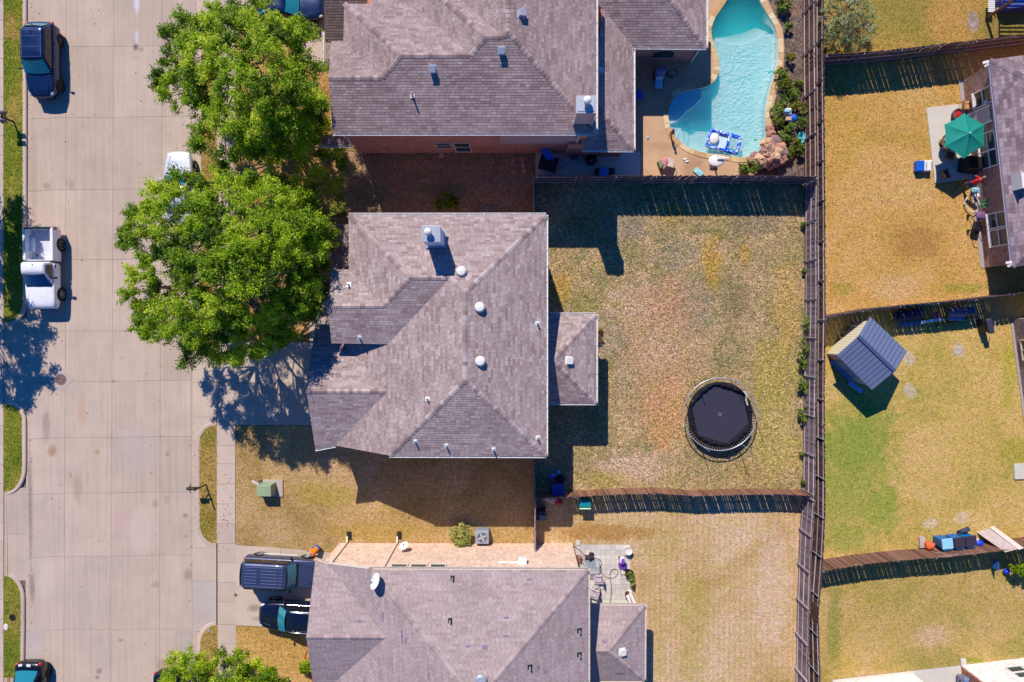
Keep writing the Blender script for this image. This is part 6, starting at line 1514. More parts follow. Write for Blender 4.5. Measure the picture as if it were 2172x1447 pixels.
# air conditioner
T = root('air_conditioner', 'grey air conditioning unit with fan grille beside the bush', 'air conditioner', W(1024, 1132))
c = W(1024, 1132); q = MB(); q.box((c.x, c.y, .42), (.86, .86, .78)); ac = q.build('case', mat('grey enamel', A(150, 158, 172), .5, .06, 3), T, bevel=.05)
q = MB(); q.lathe([(.34, .815), (.34, .84), (.30, .84), (.30, .815)], (c.x, c.y, 0), 24); q.build('fan_ring', grey_p, ac)
q = MB(); q.lathe([(.30, .80), (.30, .816), (0, .816)], (c.x, c.y, 0), 24); q.build('fan_well', mat('dark grille', A(84, 88, 100), .6), ac)
q = MB()
for i in range(4): t = i * math.pi / 2 + .4; q.box((c.x + .15 * math.cos(t), c.y + .15 * math.sin(t), .825), (.24, .13, .012), rz=t)
q.lathe([(.06, .82), (.06, .85), (0, .855)], (c.x, c.y, 0), 12); q.build('fan_blades', galv_m, ac)
q = MB()
for i in range(14): q.box((c.x, c.y - .433, .12 + i * .045), (.74, .012, .018))
q.build('louvre', grey_p, ac)

# satellite dishes
def dish(label, p, aim, r, m=white_m):
    T = root('satellite_dish', label, 'satellite dish', p, 0, 'satellite dishes'); aim = Vector(aim).normalized(); M = aim.to_track_quat('Z', 'Y').to_matrix(); c = p + Vector((0, 0, .45))
    q = MB(); q.lathe([(0, 0), (r * .5, .03), (r * .85, .09), (r, .13), (r * .98, .145), (r * .83, .105), (r * .48, .045), (0, .015)], c, 24, M=M); q.build('reflector', m, T, smooth=True)
    q = MB(); q.tube([p, p + Vector((0, 0, .3)), c - aim * .05], .03, 6); q.build('mast', galv_m, T)
    q = MB(); q.tube([c - M @ Vector((0, r * .8, -.05)), c + aim * .55 - M @ Vector((0, r * .3, 0))], .018, 5); q.box(c + aim * .57 - M @ Vector((0, r * .28, 0)), (.1, .08, .14), M=M); q.build('arm', galv_m, T)
dish('white satellite dish on the roof of the pale brick house', r4.on('N', 803, 1228), (-.65, .35, .45), .46)
pw = W(862, 1165); pw.z = 1.2; dish('white satellite dish on the sunlit pale brick wall', Vector((W(868, 1152).x, ny + .32, 1.3)), (-.3, .6, .5), .3)

# bins
def wheelie(label, px, py, rz, m, lm, h=1.02, w=.58, d=.66, lean=None, group='wheeled bins', open_=0):
    o = W(px, py); T = root('wheeled_bin', label, 'bin', o, rz, group); q = MB()
    q.box((0, 0, h / 2 + .05), (d * .86, w * .86, h - .1), top=(1.16, 1.16)); q.build('body', m, T, world=False, bevel=.04)
    q = MB(); q.box((0.02, 0, h + .03), (d * 1.06, w * 1.06, .07), top=(.94, .94)); q.box((-.1, .12, h + .07), (.1, .03, .012)); q.build('lid', lm, T, world=False, bevel=.03)
    q = MB(); q.tube([(-d * .5, -w * .4, h - .02), (-d * .62, -w * .4, h + .02), (-d * .62, w * .4, h + .02), (-d * .5, w * .4, h - .02)], .02, 5); q.build('handle', m, T, world=False)
    for s_ in (1, -1): q = MB(); q.lathe([(.13, -.03), (.13, .03), (.05, .035)], (-d * .4, s_ * w * .45, .13), 12, M=Matrix.Rotation(rad(90), 3, 'X')); q.build('wheel', blk, T, world=False)
    return T
wheelie('dark blue bin in the shade at the corner of the trampoline lawn', 1182, 1032, rad(90), navy_p, navy_p, 1.0, .78, .72)
wheelie('dark bin standing by the short side fence', 1146, 1085, rad(180), mat('dark navy plastic', A(30, 34, 60), .5), mat('dark navy plastic', A(30, 34, 60), .5), .95)
for px, py, lm, lb in ((1987, 1143, light_blue, 'blue wheeled bin with pale open lid'), (2012, 1140, mat('charcoal plastic', A(58, 52, 68), .6), 'blue wheeled bin with charcoal lid in the middle'), (2036, 1137, MATS['charcoal plastic'], 'blue wheeled bin with charcoal lid next to the ball')):
    wheelie(lb, px, py, rad(97), mat('mid blue plastic', A(16, 110, 176), .45, .08, 4), lm, 1.08, .66, .62, group='blue wheeled bins')
for px, py, r_, lb in ((1174, 1008, .15, 'pale blue ball left of the pair behind the dark bin'), (1183, 1002, .15, 'pale blue ball right of the pair behind the dark bin')):
    c = W(px, py, r_); q = MB(); q.ball(c, r_, 12); thing1(q, 'ball', mat('pale blue ball', A(120, 180, 220), .4), lb, 'ball', smooth=True)
c = W(1190, 1014); q = MB(); q.ball((c.x, c.y, .25), .34, 10, 0, (1, .8, .7), .2); thing1(q, 'rubbish_bag', blk, 'black rubbish bag behind the dark blue bin', 'bag')
c = W(1168, 1012); q = MB(); q.ball((c.x, c.y, .2), .2, 9, 0, (.8, 1, .9), .3); q.tube([(c.x - .1, c.y, .2), (c.x - .35, c.y + .1, .3)], .02, 5); thing1(q, 'toy', mat('purple toy', A(140, 96, 170), .5, .4, 20), 'purple and white toy beside the dark blue bin', 'toy')
# teal slide under the fence shadow
T = root('toy_slide', 'teal plastic panel with pale green edge below the reddish fence', 'toy', W(1238, 1062))
c = W(1238, 1066); q = MB(); q.box((c.x, c.y + .15, .55), (.72, .5, .9), top=(1, .8)); q.build('body', teal_p, T, bevel=.05)
q = MB(); q.box((c.x, c.y - .15, .95), (.76, .1, .1)); q.build('rim', mat('pale green plastic', A(170, 226, 170), .4), T, bevel=.04)
T = root('folding_chairs', 'pile of red and white folding chairs in the fence corner', 'chairs', W(1165, 1062))
for i in range(6):
    a = W(1150 + i * 4, 1056 + rnd.uniform(0, 4), .2 + i * .05); b2_ = W(1172 + i * 3, 1062 + rnd.uniform(0, 8), .1 + .06 * i); q = MB(); q.tube([a, b2_], .025, 5); q.build('frame_tube', white_m, T)
c = W(1184, 1062); q = MB(); q.ball((c.x, c.y, .3), .28, 9, 0, (1, .8, .6), .3); q.build('seat_cloth', red_p, T)

# bottom patio: pavers
T = tag(MB().sheet([[W2(1217, 1155), W2(1336, 1155), W2(1336, 1300), W2(1217, 1300)]], 0.004).build('patio', mat('pale joint sand', A(180, 168, 156), .95)), kind='structure')
pv = [concrete_mat('paver %d' % i, c_, (), .02) for i, c_ in enumerate((A(216, 208, 196), A(208, 198, 188), A(200, 190, 186)))]
for i in range(11):
    for j in range(11):
        x0, y0 = 1221 + i * 10.5, 1156 + j * 10.5
        slab(T, [(x0, y0), (x0 + 10.5, y0), (x0 + 10.5, y0 + 10.5), (x0, y0 + 10.5)], rnd.choice(pv), .03, 'paver', .006, .03)
slab(T, [(1221, 1271.5), (1336, 1271.5), (1336, 1300), (1221, 1300)], pv[0], .03, 'paver', .012, .03)
c = W(1226, 1151); q = MB(); q.box((c.x, c.y, .04), (.3, .3, .08)); thing1(q, 'stepping_stone', pale_m, 'pale square block at the edge of the paved patio', 'block')
def pot(label, px, py, r, h, m, plant=None, group='plant pots'):
    o = W(px, py); T = root('plant_pot', label, 'plant pot', o, 0, group); q = MB(); q.lathe([(r * .7, 0), (r, h), (r * 1.02, h), (r * .88, h), (r * .84, h - .06), (0, h - .06)], o, 18); q.build('pot', m, T, smooth=False)
    if plant:
        C = [(o.x + rnd.uniform(-.1, .1) + plant[0] * t, o.y + rnd.uniform(-.1, .1) + plant[1] * t, h + .1 + .2 * rnd.random()) for t in np.linspace(0, 1, 7)]; leaves('foliage', bush_g, C, [.17] * 7, 60, .12, T, flat=.8)
pot('white pot with dry soil on the patio corner', 1331, 1165, .26, .42, mat('white glazed pot', A(232, 222, 214), .4))
pot('dark pot with a trailing green plant on the patio edge', 1333, 1213, .29, .4, mat('dark glazed pot', A(70, 48, 50), .5), (.15, -.5))
pot('small brown pot at the end of the patio edge', 1331, 1258, .22, .34, mat('brown glazed pot', A(92, 60, 58), .5))
q = MB(); a, b2_ = W(1332, 1262, .42), W(1346, 1290, .42); q.bar(a, b2_, .3, .05); T = root('bench', 'white slab bench by the small brown pot', 'bench', W(1338, 1275)); q.build('seat', white_m, T)
for t in (.15, .85):
    p_ = a.lerp(b2_, t); q = MB(); q.box((p_.x, p_.y, .2), (.24, .08, .4)); q.build('leg', white_m, T)
def hose(label, pts, m, r=.02, z=.04, name='garden_hose', smooth=4):
    P3 = [W(p[0], p[1], p[2] if len(p) > 2 else z) for p in pts]; c2 = catmull([(p.x, p.y) for p in P3], smooth, False); zs = [p.z for p in P3]
    q = MB(); q.tube([(x, y, zs[min(len(zs) - 1, i // smooth)]) for i, (x, y) in enumerate(c2)], r, 5); return thing1(q, name, m, label, 'hose')
hose_m = mat('brown rubber hose', A(120, 104, 92), .6)
hose('brown garden hose looping over the paved patio', [(1185, 1160), (1200, 1155), (1215, 1157), (1232, 1170), (1246, 1182), (1262, 1184), (1273, 1188), (1276, 1198), (1268, 1206), (1258, 1204), (1258, 1199), (1266, 1206), (1275, 1214), (1282, 1222), (1292, 1226), (1305, 1224), (1311, 1214), (1306, 1207), (1297, 1210), (1294, 1222), (1297, 1245), (1296, 1268), (1292, 1284)], hose_m, .022, .055)
hose('second hose curving beside the pale house corner', [(1262, 1241), (1270, 1252), (1276, 1268), (1275, 1284)], hose_m, .022, .055)
hose('red hose lying beside the pale house garage', [(652, 1380), (647, 1392), (649, 1408), (656, 1425), (663, 1446)], red_p, .025, .03)
# purple scooter-like toy, glass table, chairs, washer
T = root('toy_scooter', 'purple and white child scooter standing on the paved patio', 'toy', W(1318, 1188)); o = W(1318, 1190); pur = mat('purple plastic', A(140, 60, 200), .4, .1, 5)
q = MB(); q.box((o.x, o.y, .25), (.36, .62, .14)); q.build('deck', pur, T, bevel=.05)
q = MB(); q.ball((o.x - .02, o.y + .25, .62), .24, 12, 0, (.85, 1.1, .8)); q.build('hood', white_m, T, smooth=True)
q = MB(); q.box((o.x - .02, o.y + .27, .78), (.2, .3, .1)); q.build('seat', pur, T, bevel=.04)
q = MB(); q.tube([(o.x - .2, o.y - .2, .25), (o.x - .24, o.y - .22, .7), (o.x + .24, o.y - .22, .7), (o.x + .2, o.y - .2, .25)], .025, 5); q.build('handlebar', pur, T)
for sx in (-.17, .17):
    for sy in (-.22, .25): q = MB(); q.lathe([(.11, -.03), (.11, .03)], (o.x + sx, o.y + sy, .11), 10, M=Matrix.Rotation(rad(90), 3, 'Y')); q.build('wheel', blk, T)
T = root('patio_table', 'glass-topped patio table beside the pale house corner', 'table', W(1253, 1194)); o = W(1252, 1194)
clear_m = NT('clear table glass'); clear_m.p.inputs['Alpha'].default_value = .35; clear_m = clear_m.fin((.5, .56, .6), .05, 0, .6)
q = MB(); q.box((o.x, o.y, .72), (1.0, .8, .02)); q.build('top', clear_m, T, bevel=.005)
q = MB(); q.tube([(o.x - .5, o.y - .4, .72), (o.x + .5, o.y - .4, .72), (o.x + .5, o.y + .4, .72), (o.x - .5, o.y + .4, .72)], .02, 5, closed=True); q.build('frame', galv_m, T)
for sx in (-.45, .45):
    for sy in (-.35, .35): q = MB(); q.tube([(o.x + sx, o.y + sy, 0), (o.x + sx, o.y + sy, .71)], .02, 5); q.build('leg', galv_m, T)
def chair(label, px, py, rz, m, seat_m=None, group='patio chairs', h=.86, w=.52):
    o = W(px, py); T = root('patio_chair', label, 'chair', o, rz, group)
    q = MB(); q.box((0, 0, .43), (w, w, .05)); q.build('seat', seat_m or m, T, world=False, bevel=.02)
    q = MB(); q.bar((-w * .48, 0, .46), (-w * .62, 0, h), w * .92, .04, up=(1, 0, 0)); q.build('backrest', seat_m or m, T, world=False, bevel=.015)
    for sx in (1, -1):
        for sy in (1, -1): q = MB(); q.tube([(sx * w * .45, sy * w * .45, .42), (sx * w * .52, sy * w * .5, 0)], .018, 5); q.build('leg', m, T, world=False)
        q = MB(); q.tube([(-w * .55, sx * w * .5, .64), (w * .35, sx * w * .52, .64), (w * .45, sx * w * .5, .43)], .018, 5); q.build('armrest', m, T, world=False)
    return T
lil = mat('lilac cushion', A(190, 170, 186), .8)
chair('white patio chair with lilac cover near the glass table', 1266, 1222, rad(180), white_m, lil); chair('white patio chair tucked by the house wall under the eave', 1256, 1252, rad(160), white_m, lil)
c = W(1264, 1247); q = MB(); q.lathe([(.2, 0), (.28, .2), (.24, .45), (.16, .5), (.15, .46), (0, .45)], c, 16); thing1(q, 'urn', mat('stone urn', A(176, 166, 158), .8), 'stone urn standing between the patio chairs', 'urn', smooth=True)
T = root('pressure_washer', 'black wheeled machine with hose on the paved patio', 'machine', W(1248, 1180)); o = W(1249, 1181)
q = MB(); q.box((o.x, o.y, .35), (.55, .4, .4)); q.build('engine', mat('dark engine', A(62, 48, 66), .5, .4, 14), T, bevel=.06)
q = MB(); q.ball((o.x + .05, o.y + .02, .62), .2, 10, 0, (1.2, .9, .7), .25); q.build('tank', blk, T, smooth=False)
q = MB(); q.tube([(o.x - .3, o.y - .2, .3), (o.x - .55, o.y - .22, .9), (o.x - .55, o.y + .22, .9), (o.x - .3, o.y + .2, .3)], .022, 5); q.build('handle', blk, T)
for sy in (-.26, .26): q = MB(); q.lathe([(.16, -.04), (.16, .04)], (o.x + .15, o.y + sy, .16), 12, M=Matrix.Rotation(rad(90), 3, 'X')); q.build('wheel', blk, T)
c = W(1224, 1182); q = MB(); q.bar((c.x, c.y + .3, .4), (c.x + .1, c.y - .35, .1), .2, .06); q.bar((c.x + .2, c.y + .3, .45), (c.x + .25, c.y - .3, .1), .08, .05); thing1(q, 'deck_chair', mat('terracotta cloth', A(206, 140, 110), .8), 'folded terracotta deck chair against the pale wall corner', 'chair')

# ---- pool side
T = root('pool_raft', 'blue and white inflatable lounger floating on the pool', 'pool float', W(1534, 302, wz)); A0, B0, C0_, D0 = [W(*p, .05) for p in ((1508, 276), (1572, 293), (1562, 326), (1499, 309))]
k = NT('blue patterned vinyl'); f = k.noise(k.pos(), 5.5, 2); MATS['raft'] = k.fin(k.ramp(f, [(.0, A(16, 80, 214)), (.54, A(20, 92, 220)), (.56, A(220, 232, 244)), (1, A(236, 240, 246))], 'LINEAR'), .35, 0, .5)
q = MB(); q.tube([A0, A0.lerp(B0, .5), B0, B0.lerp(C0_, .5), C0_, C0_.lerp(D0, .5), D0, D0.lerp(A0, .5)], .13, 10, closed=True); q.build('tube', MATS['raft'], T, smooth=True)
m1, m2 = A0.lerp(B0, .64), D0.lerp(C0_, .64); q = MB(); q.tube([m1, m2], .10, 8); q.build('cross_tube', MATS['raft'], T, smooth=True)
q = MB(); q.ball((A0 + D0) / 2 + (B0 - A0) * .17 + Vector((0, 0, .08)), .5, 14, 0, (.62, .78, .26), 0, M=Matrix.Rotation(math.atan2((B0 - A0).y, (B0 - A0).x), 3, 'Z')); q.build('pillow', white_m, T, smooth=True)
q = MB(); q.add([A0.lerp(B0, .3), m1, m2, D0.lerp(C0_, .3)], [(0, 1, 2, 3)]); q.v = [(x, y, .0) for x, y, z in q.v]; q.build('mesh_seat', mat('pale vinyl mesh', A(200, 226, 230), .6), T)
for px, py, m_, lb, r_ in ((1603, 297, mat('green ball', A(40, 170, 90), .4), 'small green ball floating on the pool', .07), (1594, 327, bright_blue, 'small blue ball floating at the corner of the pool', .09), (1600, 325, red_p, 'small red ball floating at the corner of the pool', .08), (1521, 318, mat('yellow duck plastic', A(240, 200, 30), .4), 'tiny yellow bath toy beside the inflatable lounger', .06)):
    q = MB(); q.ball(W(px, py, wz + .03), r_, 10); thing1(q, 'ball', m_, lb, 'ball', 'pool toys', smooth=True)
T = root('pool_hoop', 'white poolside basketball hoop on a pole by the pool edge', 'basketball hoop', W(1513, 348)); o = W(1513, 349)
q = MB(); q.tube([o, o + Vector((0, 0, 1.0))], .05, 8); q.build('pole', mat('tan pole', A(150, 120, 96), .6), T)
q = MB(); q.ball(o + Vector((-.12, -.02, 1.05)), .5, 16, 0, (1.0, .75, .18)); q.build('backboard', white_m, T, smooth=True)
q = MB(); q.bar(o + Vector((-.1, .08, 1.2)), o + Vector((.62, .12, 1.22)), .13, .1); q.build('arm', white_m, T, bevel=.04)
q = MB(); cc = o + Vector((.12, .35, 1.25)); q.tube([(cc.x + .22 * math.cos(t), cc.y + .22 * math.sin(t), cc.z) for t in np.linspace(0, 6.28, 18)[:-1]], .014, 5, closed=True); q.build('rim', galv_m, T)
q = MB(); q.box(o + Vector((0, 0, .06)), (.5, .6, .12)); q.build('base', mat('dark base plastic', A(70, 60, 66), .6), T, bevel=.04)
chair('tan pool chair with a pink towel near the deck edge', 1417, 349, rad(75), mat('tan frame', A(190, 166, 146), .6), mat('tan sling', A(206, 184, 164), .8), h=.9, w=.55)
c = W(1411, 343, .47); q = MB(); q.ball(c, .26, 10, 0, (.8, 1.1, .22), .25); thing1(q, 'towel', mat('pink and white towel', A(222, 130, 150), .9, .5, 9), 'crumpled pink and white towel on the tan pool chair', 'towel')
a = W(1399, 351); q = MB(); q.box((a.x, a.y, .22), (.26, .46, .4), rz=.35); thing1(q, 'tub', mat('olive tub', A(120, 140, 96), .6), 'olive green tub beside the tan pool chair', 'tub', bevel=.03)
for px, py, lb in ((1453, 338, 'white sandal on the pool deck, the farther of the pair'), (1457, 343, 'white sandal on the pool deck, the nearer of the pair')):
    c = W(px, py); q = MB(); q.ball((c.x, c.y, .04), .13, 9, 0, (1.1, .55, .3)); q.tube([(c.x + .02, c.y - .06, .04), (c.x + .05, c.y, .1), (c.x + .02, c.y + .06, .04)], .012, 4); thing1(q, 'sandal', white_m, lb, 'sandal', 'sandals')
c = W(1481, 366); q = MB(); q.box((c.x, c.y, .06), (.62, .34, .1), rz=-.7); q.box((c.x, c.y, .12), (.3, .16, .03), rz=-.7); thing1(q, 'kickboard', mat('aqua foam', A(150, 214, 216), .6), 'aqua foam board lying by the shaded fence', 'float', bevel=.03)
c = W(1374, 292); q = MB(); q.ball((c.x, c.y, .05), .1, 8, 0, (.6, 1.2, .5), .3); thing1(q, 'toy', light_blue, 'tiny pale toy lying on the tan pool deck', 'toy')
# toys in the bed
T = root('toy_pile', 'blue and white plastic toys in the planting bed', 'toys', W(1668, 248)); o = W(1667, 244)
q = MB(); q.box((o.x, o.y + .1, .3), (.42, .5, .35), top=(.8, .8)); q.build('toy_box', white_m, T, bevel=.05); q = MB(); q.box((o.x + .05, o.y - .3, .2), (.36, .3, .3)); q.build('crate', tan_p, T, bevel=.03)
q = MB(); q.ball((o.x + .4, o.y - .25, .2), .34, 10, 0, (.8, .8, .6), .25); q.build('inflatable', blue_p, T); q = MB(); q.ball((o.x - .1, o.y + .1, .52), .16, 9, 0, (1.4, .8, .4)); q.build('visor', light_blue, T)
c = W(1665, 270); q = MB(); q.lathe([(.2, 0), (.27, .4), (.3, .42), (.25, .42), (.22, .1), (0, .1)], c, 18); thing1(q, 'bucket', blk, 'black round bucket in the planting bed', 'bucket')
c = W(1697, 294); q = MB(); q.lathe([(0, .02), (.25, .05), (.36, .24), (.30, .26), (.24, .10), (0, .08)], c, 20); q.v = [(c.x + (x - c.x) * .62, c.y + (y - c.y) * 1.15, z) for x, y, z in q.v]; thing1(q, 'toy_boat', mat('turquoise vinyl', A(90, 200, 214), .4, .25, 8), 'turquoise oval toy boat by the brown fence', 'toy boat', smooth=True)
# shaded patio items
T = root('barbecue', 'grey covered barbecue in the shade by the top house', 'barbecue', W(1393, 165)); o = W(1394, 163)
q = MB(); q.box((o.x, o.y, .55), (.7, .55, .7)); q.build('cabinet', dmb, T, bevel=.03); q = MB(); q.ball((o.x, o.y + .02, .9), .4, 12, 0, (.95, .72, .5)); q.build('lid', mat('blue-grey lid', A(120, 128, 160), .4), T, smooth=True)
q = MB(); q.tube([(o.x - .3, o.y - .3, .95), (o.x + .3, o.y - .3, .95)], .02, 5); q.build('handle', galv_m, T)
chair('pale chair in the shade below the covered barbecue', 1394, 184, rad(-90), blk, light_blue); chair('blue chair under the eave of the top house', 1352, 206, rad(10), navy_p, blue_p)
hose('dark hose coiled on the shaded deck', [(1410, 150), (1418, 160), (1430, 162), (1438, 156), (1432, 148), (1420, 150), (1416, 160), (1426, 166)], blk, .02, .03)
q = MB(); o = W(1162, 352); q.box((o.x, o.y, .70), (1.15, .95, .05), rz=-.25); T = root('square_table', 'dark square table on the shaded strip of patio', 'table', o, 0); q.build('top', blk, T)
for sx in (-.45, .45):
    for sy in (-.35, .35): v = rot3(-.25) @ Vector((sx, sy, 0)); q = MB(); q.tube([(o.x + v.x, o.y + v.y, 0), (o.x + v.x, o.y + v.y, .69)], .03, 5); q.build('leg', blk, T)
q = MB(); o2 = W(1158, 328, .9); q.add([o2 + Vector(v) for v in ((-.35, .35, .2), (.1, .3, .25), (.55, -.15, .05), (.4, -.35, 0), (0, -.3, .05), (-.2, 0, .15))], [(0, 1, 2, 3, 4, 5)]); q.add([o2 + Vector(v) - Vector((0, 0, .03)) for v in ((-.35, .35, .2), (.1, .3, .25), (.55, -.15, .05), (.4, -.35, 0), (0, -.3, .05), (-.2, 0, .15))], [(5, 4, 3, 2, 1, 0)])
q.tube([o2 + Vector((.4, -.3, -.1)), o2 + Vector((1.0, -.75, -.5))], .03, 5); q.tube([o2 + Vector((.5, -.1, -.1)), o2 + Vector((1.4, -.5, -.5))], .03, 5); thing1(q, 'folded_canopy', blue_p, 'folded blue canopy leaning behind the dark square table', 'canopy')
T = root('hose_reel', 'pinkish coiled hose in a holder by the brick wall', 'hose reel', W(1221, 331)); o = W(1221, 332)
q = MB(); q.box((o.x - .08, o.y - .05, .2), (.4, .4, .4)); q.build('holder', blk, T, bevel=.03); q = MB(); q.tube([(o.x + .2 * math.cos(t), o.y + .24 * math.sin(t), .44 + .005 * t) for t in np.linspace(0, 12, 36)], .025, 5); q.build('coil', mat('pink hose', A(220, 160, 180), .5), T)
c = W(1252, 342); T = root('fire_pit', 'black round lidded fire pit on the shaded patio', 'fire pit', c); q = MB(); q.lathe([(.2, .1), (.36, .3), (.38, .42), (.36, .44), (.2, .52), (0, .55)], c, 24); q.build('bowl', blk, T, smooth=True)
q = MB(); q.ball((c.x, c.y - .1, .56), .05, 8); q.build('knob', galv_m, T)
for i in range(3): t = i * 2.1; q = MB(); q.tube([(c.x + .3 * math.cos(t), c.y + .3 * math.sin(t), .3), (c.x + .34 * math.cos(t), c.y + .34 * math.sin(t), 0)], .02, 5); q.build('leg', blk, T)
T = root('cool_box', 'dark storage box with a bright blue lid against the steel-post fence', 'box', W(1281, 366)); o = W(1281, 370); q = MB(); q.box((o.x, o.y, .3), (1.25, .6, .55)); q.build('body', mat('near black plastic', A(28, 30, 44), .5), T, bevel=.08)
q = MB(); q.box((o.x - .08, o.y, .6), (.6, .52, .07)); q.build('lid', mat('vivid blue lid', A(30, 140, 230), .4), T, bevel=.03)
# flagstones in the side yard
for i in range(11):
    px, py = 1088 + (i % 4) * 11 + rnd.uniform(-2, 2), 338 + (i // 4) * 13 + rnd.uniform(-2, 2); c = W(px, py); n_ = 6
    poly = [(c.x + .17 * rnd.uniform(.75, 1.15) * math.cos(6.28 * j / n_), c.y + .17 * rnd.uniform(.75, 1.15) * math.sin(6.28 * j / n_)) for j in range(n_)]
    q = MB(); q.prism(poly, 0, .05 + rnd.uniform(0, .03)); thing1(q, 'flagstone', stone_m[i % 4], 'rough brown flagstone in the side yard, row %s, %s from the left' % (ORD[i // 4], ORD[i % 4]), 'flagstone', 'flagstones')
c = W(1033, 449); q = MB(); q.tube([(c.x + .45 * math.cos(t), c.y - .1 + .35 * math.sin(t), .25) for t in np.linspace(0, 3.14, 10)], .05, 6); thing1(q, 'hoop', mat('slate hoop', A(120, 124, 150), .5), 'blue-grey curved hoop against the shaded house side', 'hoop')
c = W(937, 330); q = MB(); q.box((c.x, c.y, .12), (.28, .3, .24)); thing1(q, 'vent_box', mat('pinkish box', A(214, 168, 160), .7), 'small pinkish box at the foot of the brick wall', 'box')

# ---- parasol patio
tag(MB().prism([W2(*p) for p in [(1964, 229), (2036, 221), (2088, 560), (2070, 380), (1982, 389)]][:2] + [W2(2068, 378), W2(1982, 389)], -.1, .06).build('patio', pale_m), kind='structure')
T = root('parasol', 'green hexagonal parasol over the patio furniture', 'parasol', W(2032, 300)); zt_, ze_ = 2.45, 2.05; ap = W(2057, 282, zt_)
gp = mat('green canvas', A(14, 138, 120), .8, .06, 3); rimp = [(2045, 240), (2088, 264), (2088, 310), (2044, 337), (2003, 311), (2003, 264)]; cor = [W(*p, ze_) for p in rimp]
cen = sum(cor, Vector()) / 6; apx = Vector((cen.x, cen.y, zt_ + .1))
for i in range(6):
    a, b2_ = cor[i], cor[(i + 1) % 6]; q = MB(); vs = []; nn_ = 6
    for j in range(nn_ + 1):
        for l in range(nn_ + 1):
            t, u = j / nn_, l / nn_; e = a.lerp(b2_, u); e = e + (apx - e) * (.05 * 4 * u * (1 - u)); p_ = apx.lerp(e, t); p_.z -= .05 * math.sin(math.pi * t) * (4 * u * (1 - u)); vs.append(p_)
    q.add(vs, [(j * (nn_ + 1) + l, (j + 1) * (nn_ + 1) + l, (j + 1) * (nn_ + 1) + l + 1, j * (nn_ + 1) + l + 1) for j in range(nn_) for l in range(nn_)]); q.build('canopy_panel', gp, T, smooth=True)
    q = MB(); q.tube([apx - Vector((0, 0, .06)), a - Vector((0, 0, .03))], .014, 5); q.build('rib', galv_m, T)
q = MB(); q.tube([(cen.x, cen.y, 0), (cen.x, cen.y, zt_ + .12)], .025, 6); q.ball((cen.x, cen.y, zt_ + .16), .05, 8); q.build('pole', white_m, T)
q = MB(); q.lathe([(.3, .06), (.3, .12), (.05, .2)], (cen.x, cen.y, 0), 16); q.build('base', blk, T)
o = Vector((cen.x, cen.y, .06)); T = root('patio_table', 'round table beneath the green parasol', 'table', o); q = MB(); q.lathe([(.55, .70), (.55, .73), (.04, .73)], (o.x, o.y, 0), 24); q.build('top', mat('bronze table', A(120, 90, 70), .5), T)
for i in range(4): t = .8 + i * math.pi / 2; q = MB(); q.tube([(o.x + .15 * math.cos(t), o.y + .15 * math.sin(t), .7), (o.x + .4 * math.cos(t), o.y + .4 * math.sin(t), .06)], .02, 5); q.build('leg', MATS['bronze table'], T)
brz = mat('bronze chair', A(104, 74, 56), .6, .2, 9); orange_c = mat('tan cushion', A(206, 150, 92), .8)
chair('tan cushioned chair at the top end of the parasol patio', 2040, 228, rad(0), brz, orange_c); chair('white chair left of the green parasol', 1999, 306, rad(20), white_m, white_m); chair('bronze chair in the parasol shadow below the table', 2005, 334, rad(70), brz, brz); chair('bronze chair at the lower corner of the patio slab', 1996, 373, rad(20), brz, brz)
c = W(2024, 246); T = root('fire_bowl', 'round stone fire bowl with red inside by the green parasol', 'fire bowl', c); q = MB(); q.lathe([(.25, .06), (.34, .3), (.36, .45), (.29, .46), (.24, .36), (0, .34)], c, 18); q.build('bowl', mat('grey stone bowl', A(110, 92, 92), .8), T); q = MB(); q.ball((c.x, c.y, .36), .22, 9, 0, (1, 1, .25), .3); q.build('filling', red_p, T)
T = root('cool_box', 'blue and white cool box standing on the golden lawn', 'cool box', W(1952, 353)); o = W(1953, 355)
q = MB(); q.box((o.x - .24, o.y, .22), (.46, .66, .42)); q.build('blue_half', blue_p, T, bevel=.04); q = MB(); q.box((o.x + .24, o.y + .02, .22), (.48, .66, .43)); wbx = q.build('white_half', white_m, T, bevel=.04)
q = MB(); q.tube([(o.x + .08, o.y + .2, .44), (o.x + .08, o.y + .2, .5), (o.x + .08, o.y - .2, .5), (o.x + .08, o.y - .2, .44)], .012, 4); q.tube([(o.x + .4, o.y + .2, .44), (o.x + .4, o.y + .2, .5), (o.x + .4, o.y - .2, .5), (o.x + .4, o.y - .2, .44)], .012, 4); q.build('handles', blk, wbx)
T = root('barbecue', 'large black covered grill below the green parasol', 'barbecue', W(2052, 352)); o = W(2050, 353); q = MB(); q.box((o.x, o.y, .55), (1.25, 1.0, 1.0), rz=-.12, top=(.9, .8)); q.build('cover', blk, T, bevel=.1); q = MB(); q.tube([(o.x + .5, o.y - .3, 1.0), (o.x + .75, o.y - .45, .7), (o.x + .4, o.y - .6, .4)], .025, 5); q.build('tool', galv_m, T)
hw = mat('white hose', A(228, 222, 214), .5); gh = mat('green hose', A(20, 150, 96), .5)
hose('white hose draped in wide loops by the brick wall', [(2052, 418, .3), (2046, 428, .2), (2050, 438, .2), (2056, 446, .2), (2066, 449, .3), (2076, 444, .4), (2078, 434, .6), (2074, 424, .6), (2066, 416, .5), (2056, 414, .4)], hw, .035)
hose('green hose coiled on the brick wall', [(2080, 440, .7), (2088, 426, 1.0), (2100, 424, 1.1), (2106, 428, 1.0), (2100, 436, .9), (2088, 440, .8), (2084, 434, .9), (2096, 430, 1.0)], gh, .04)
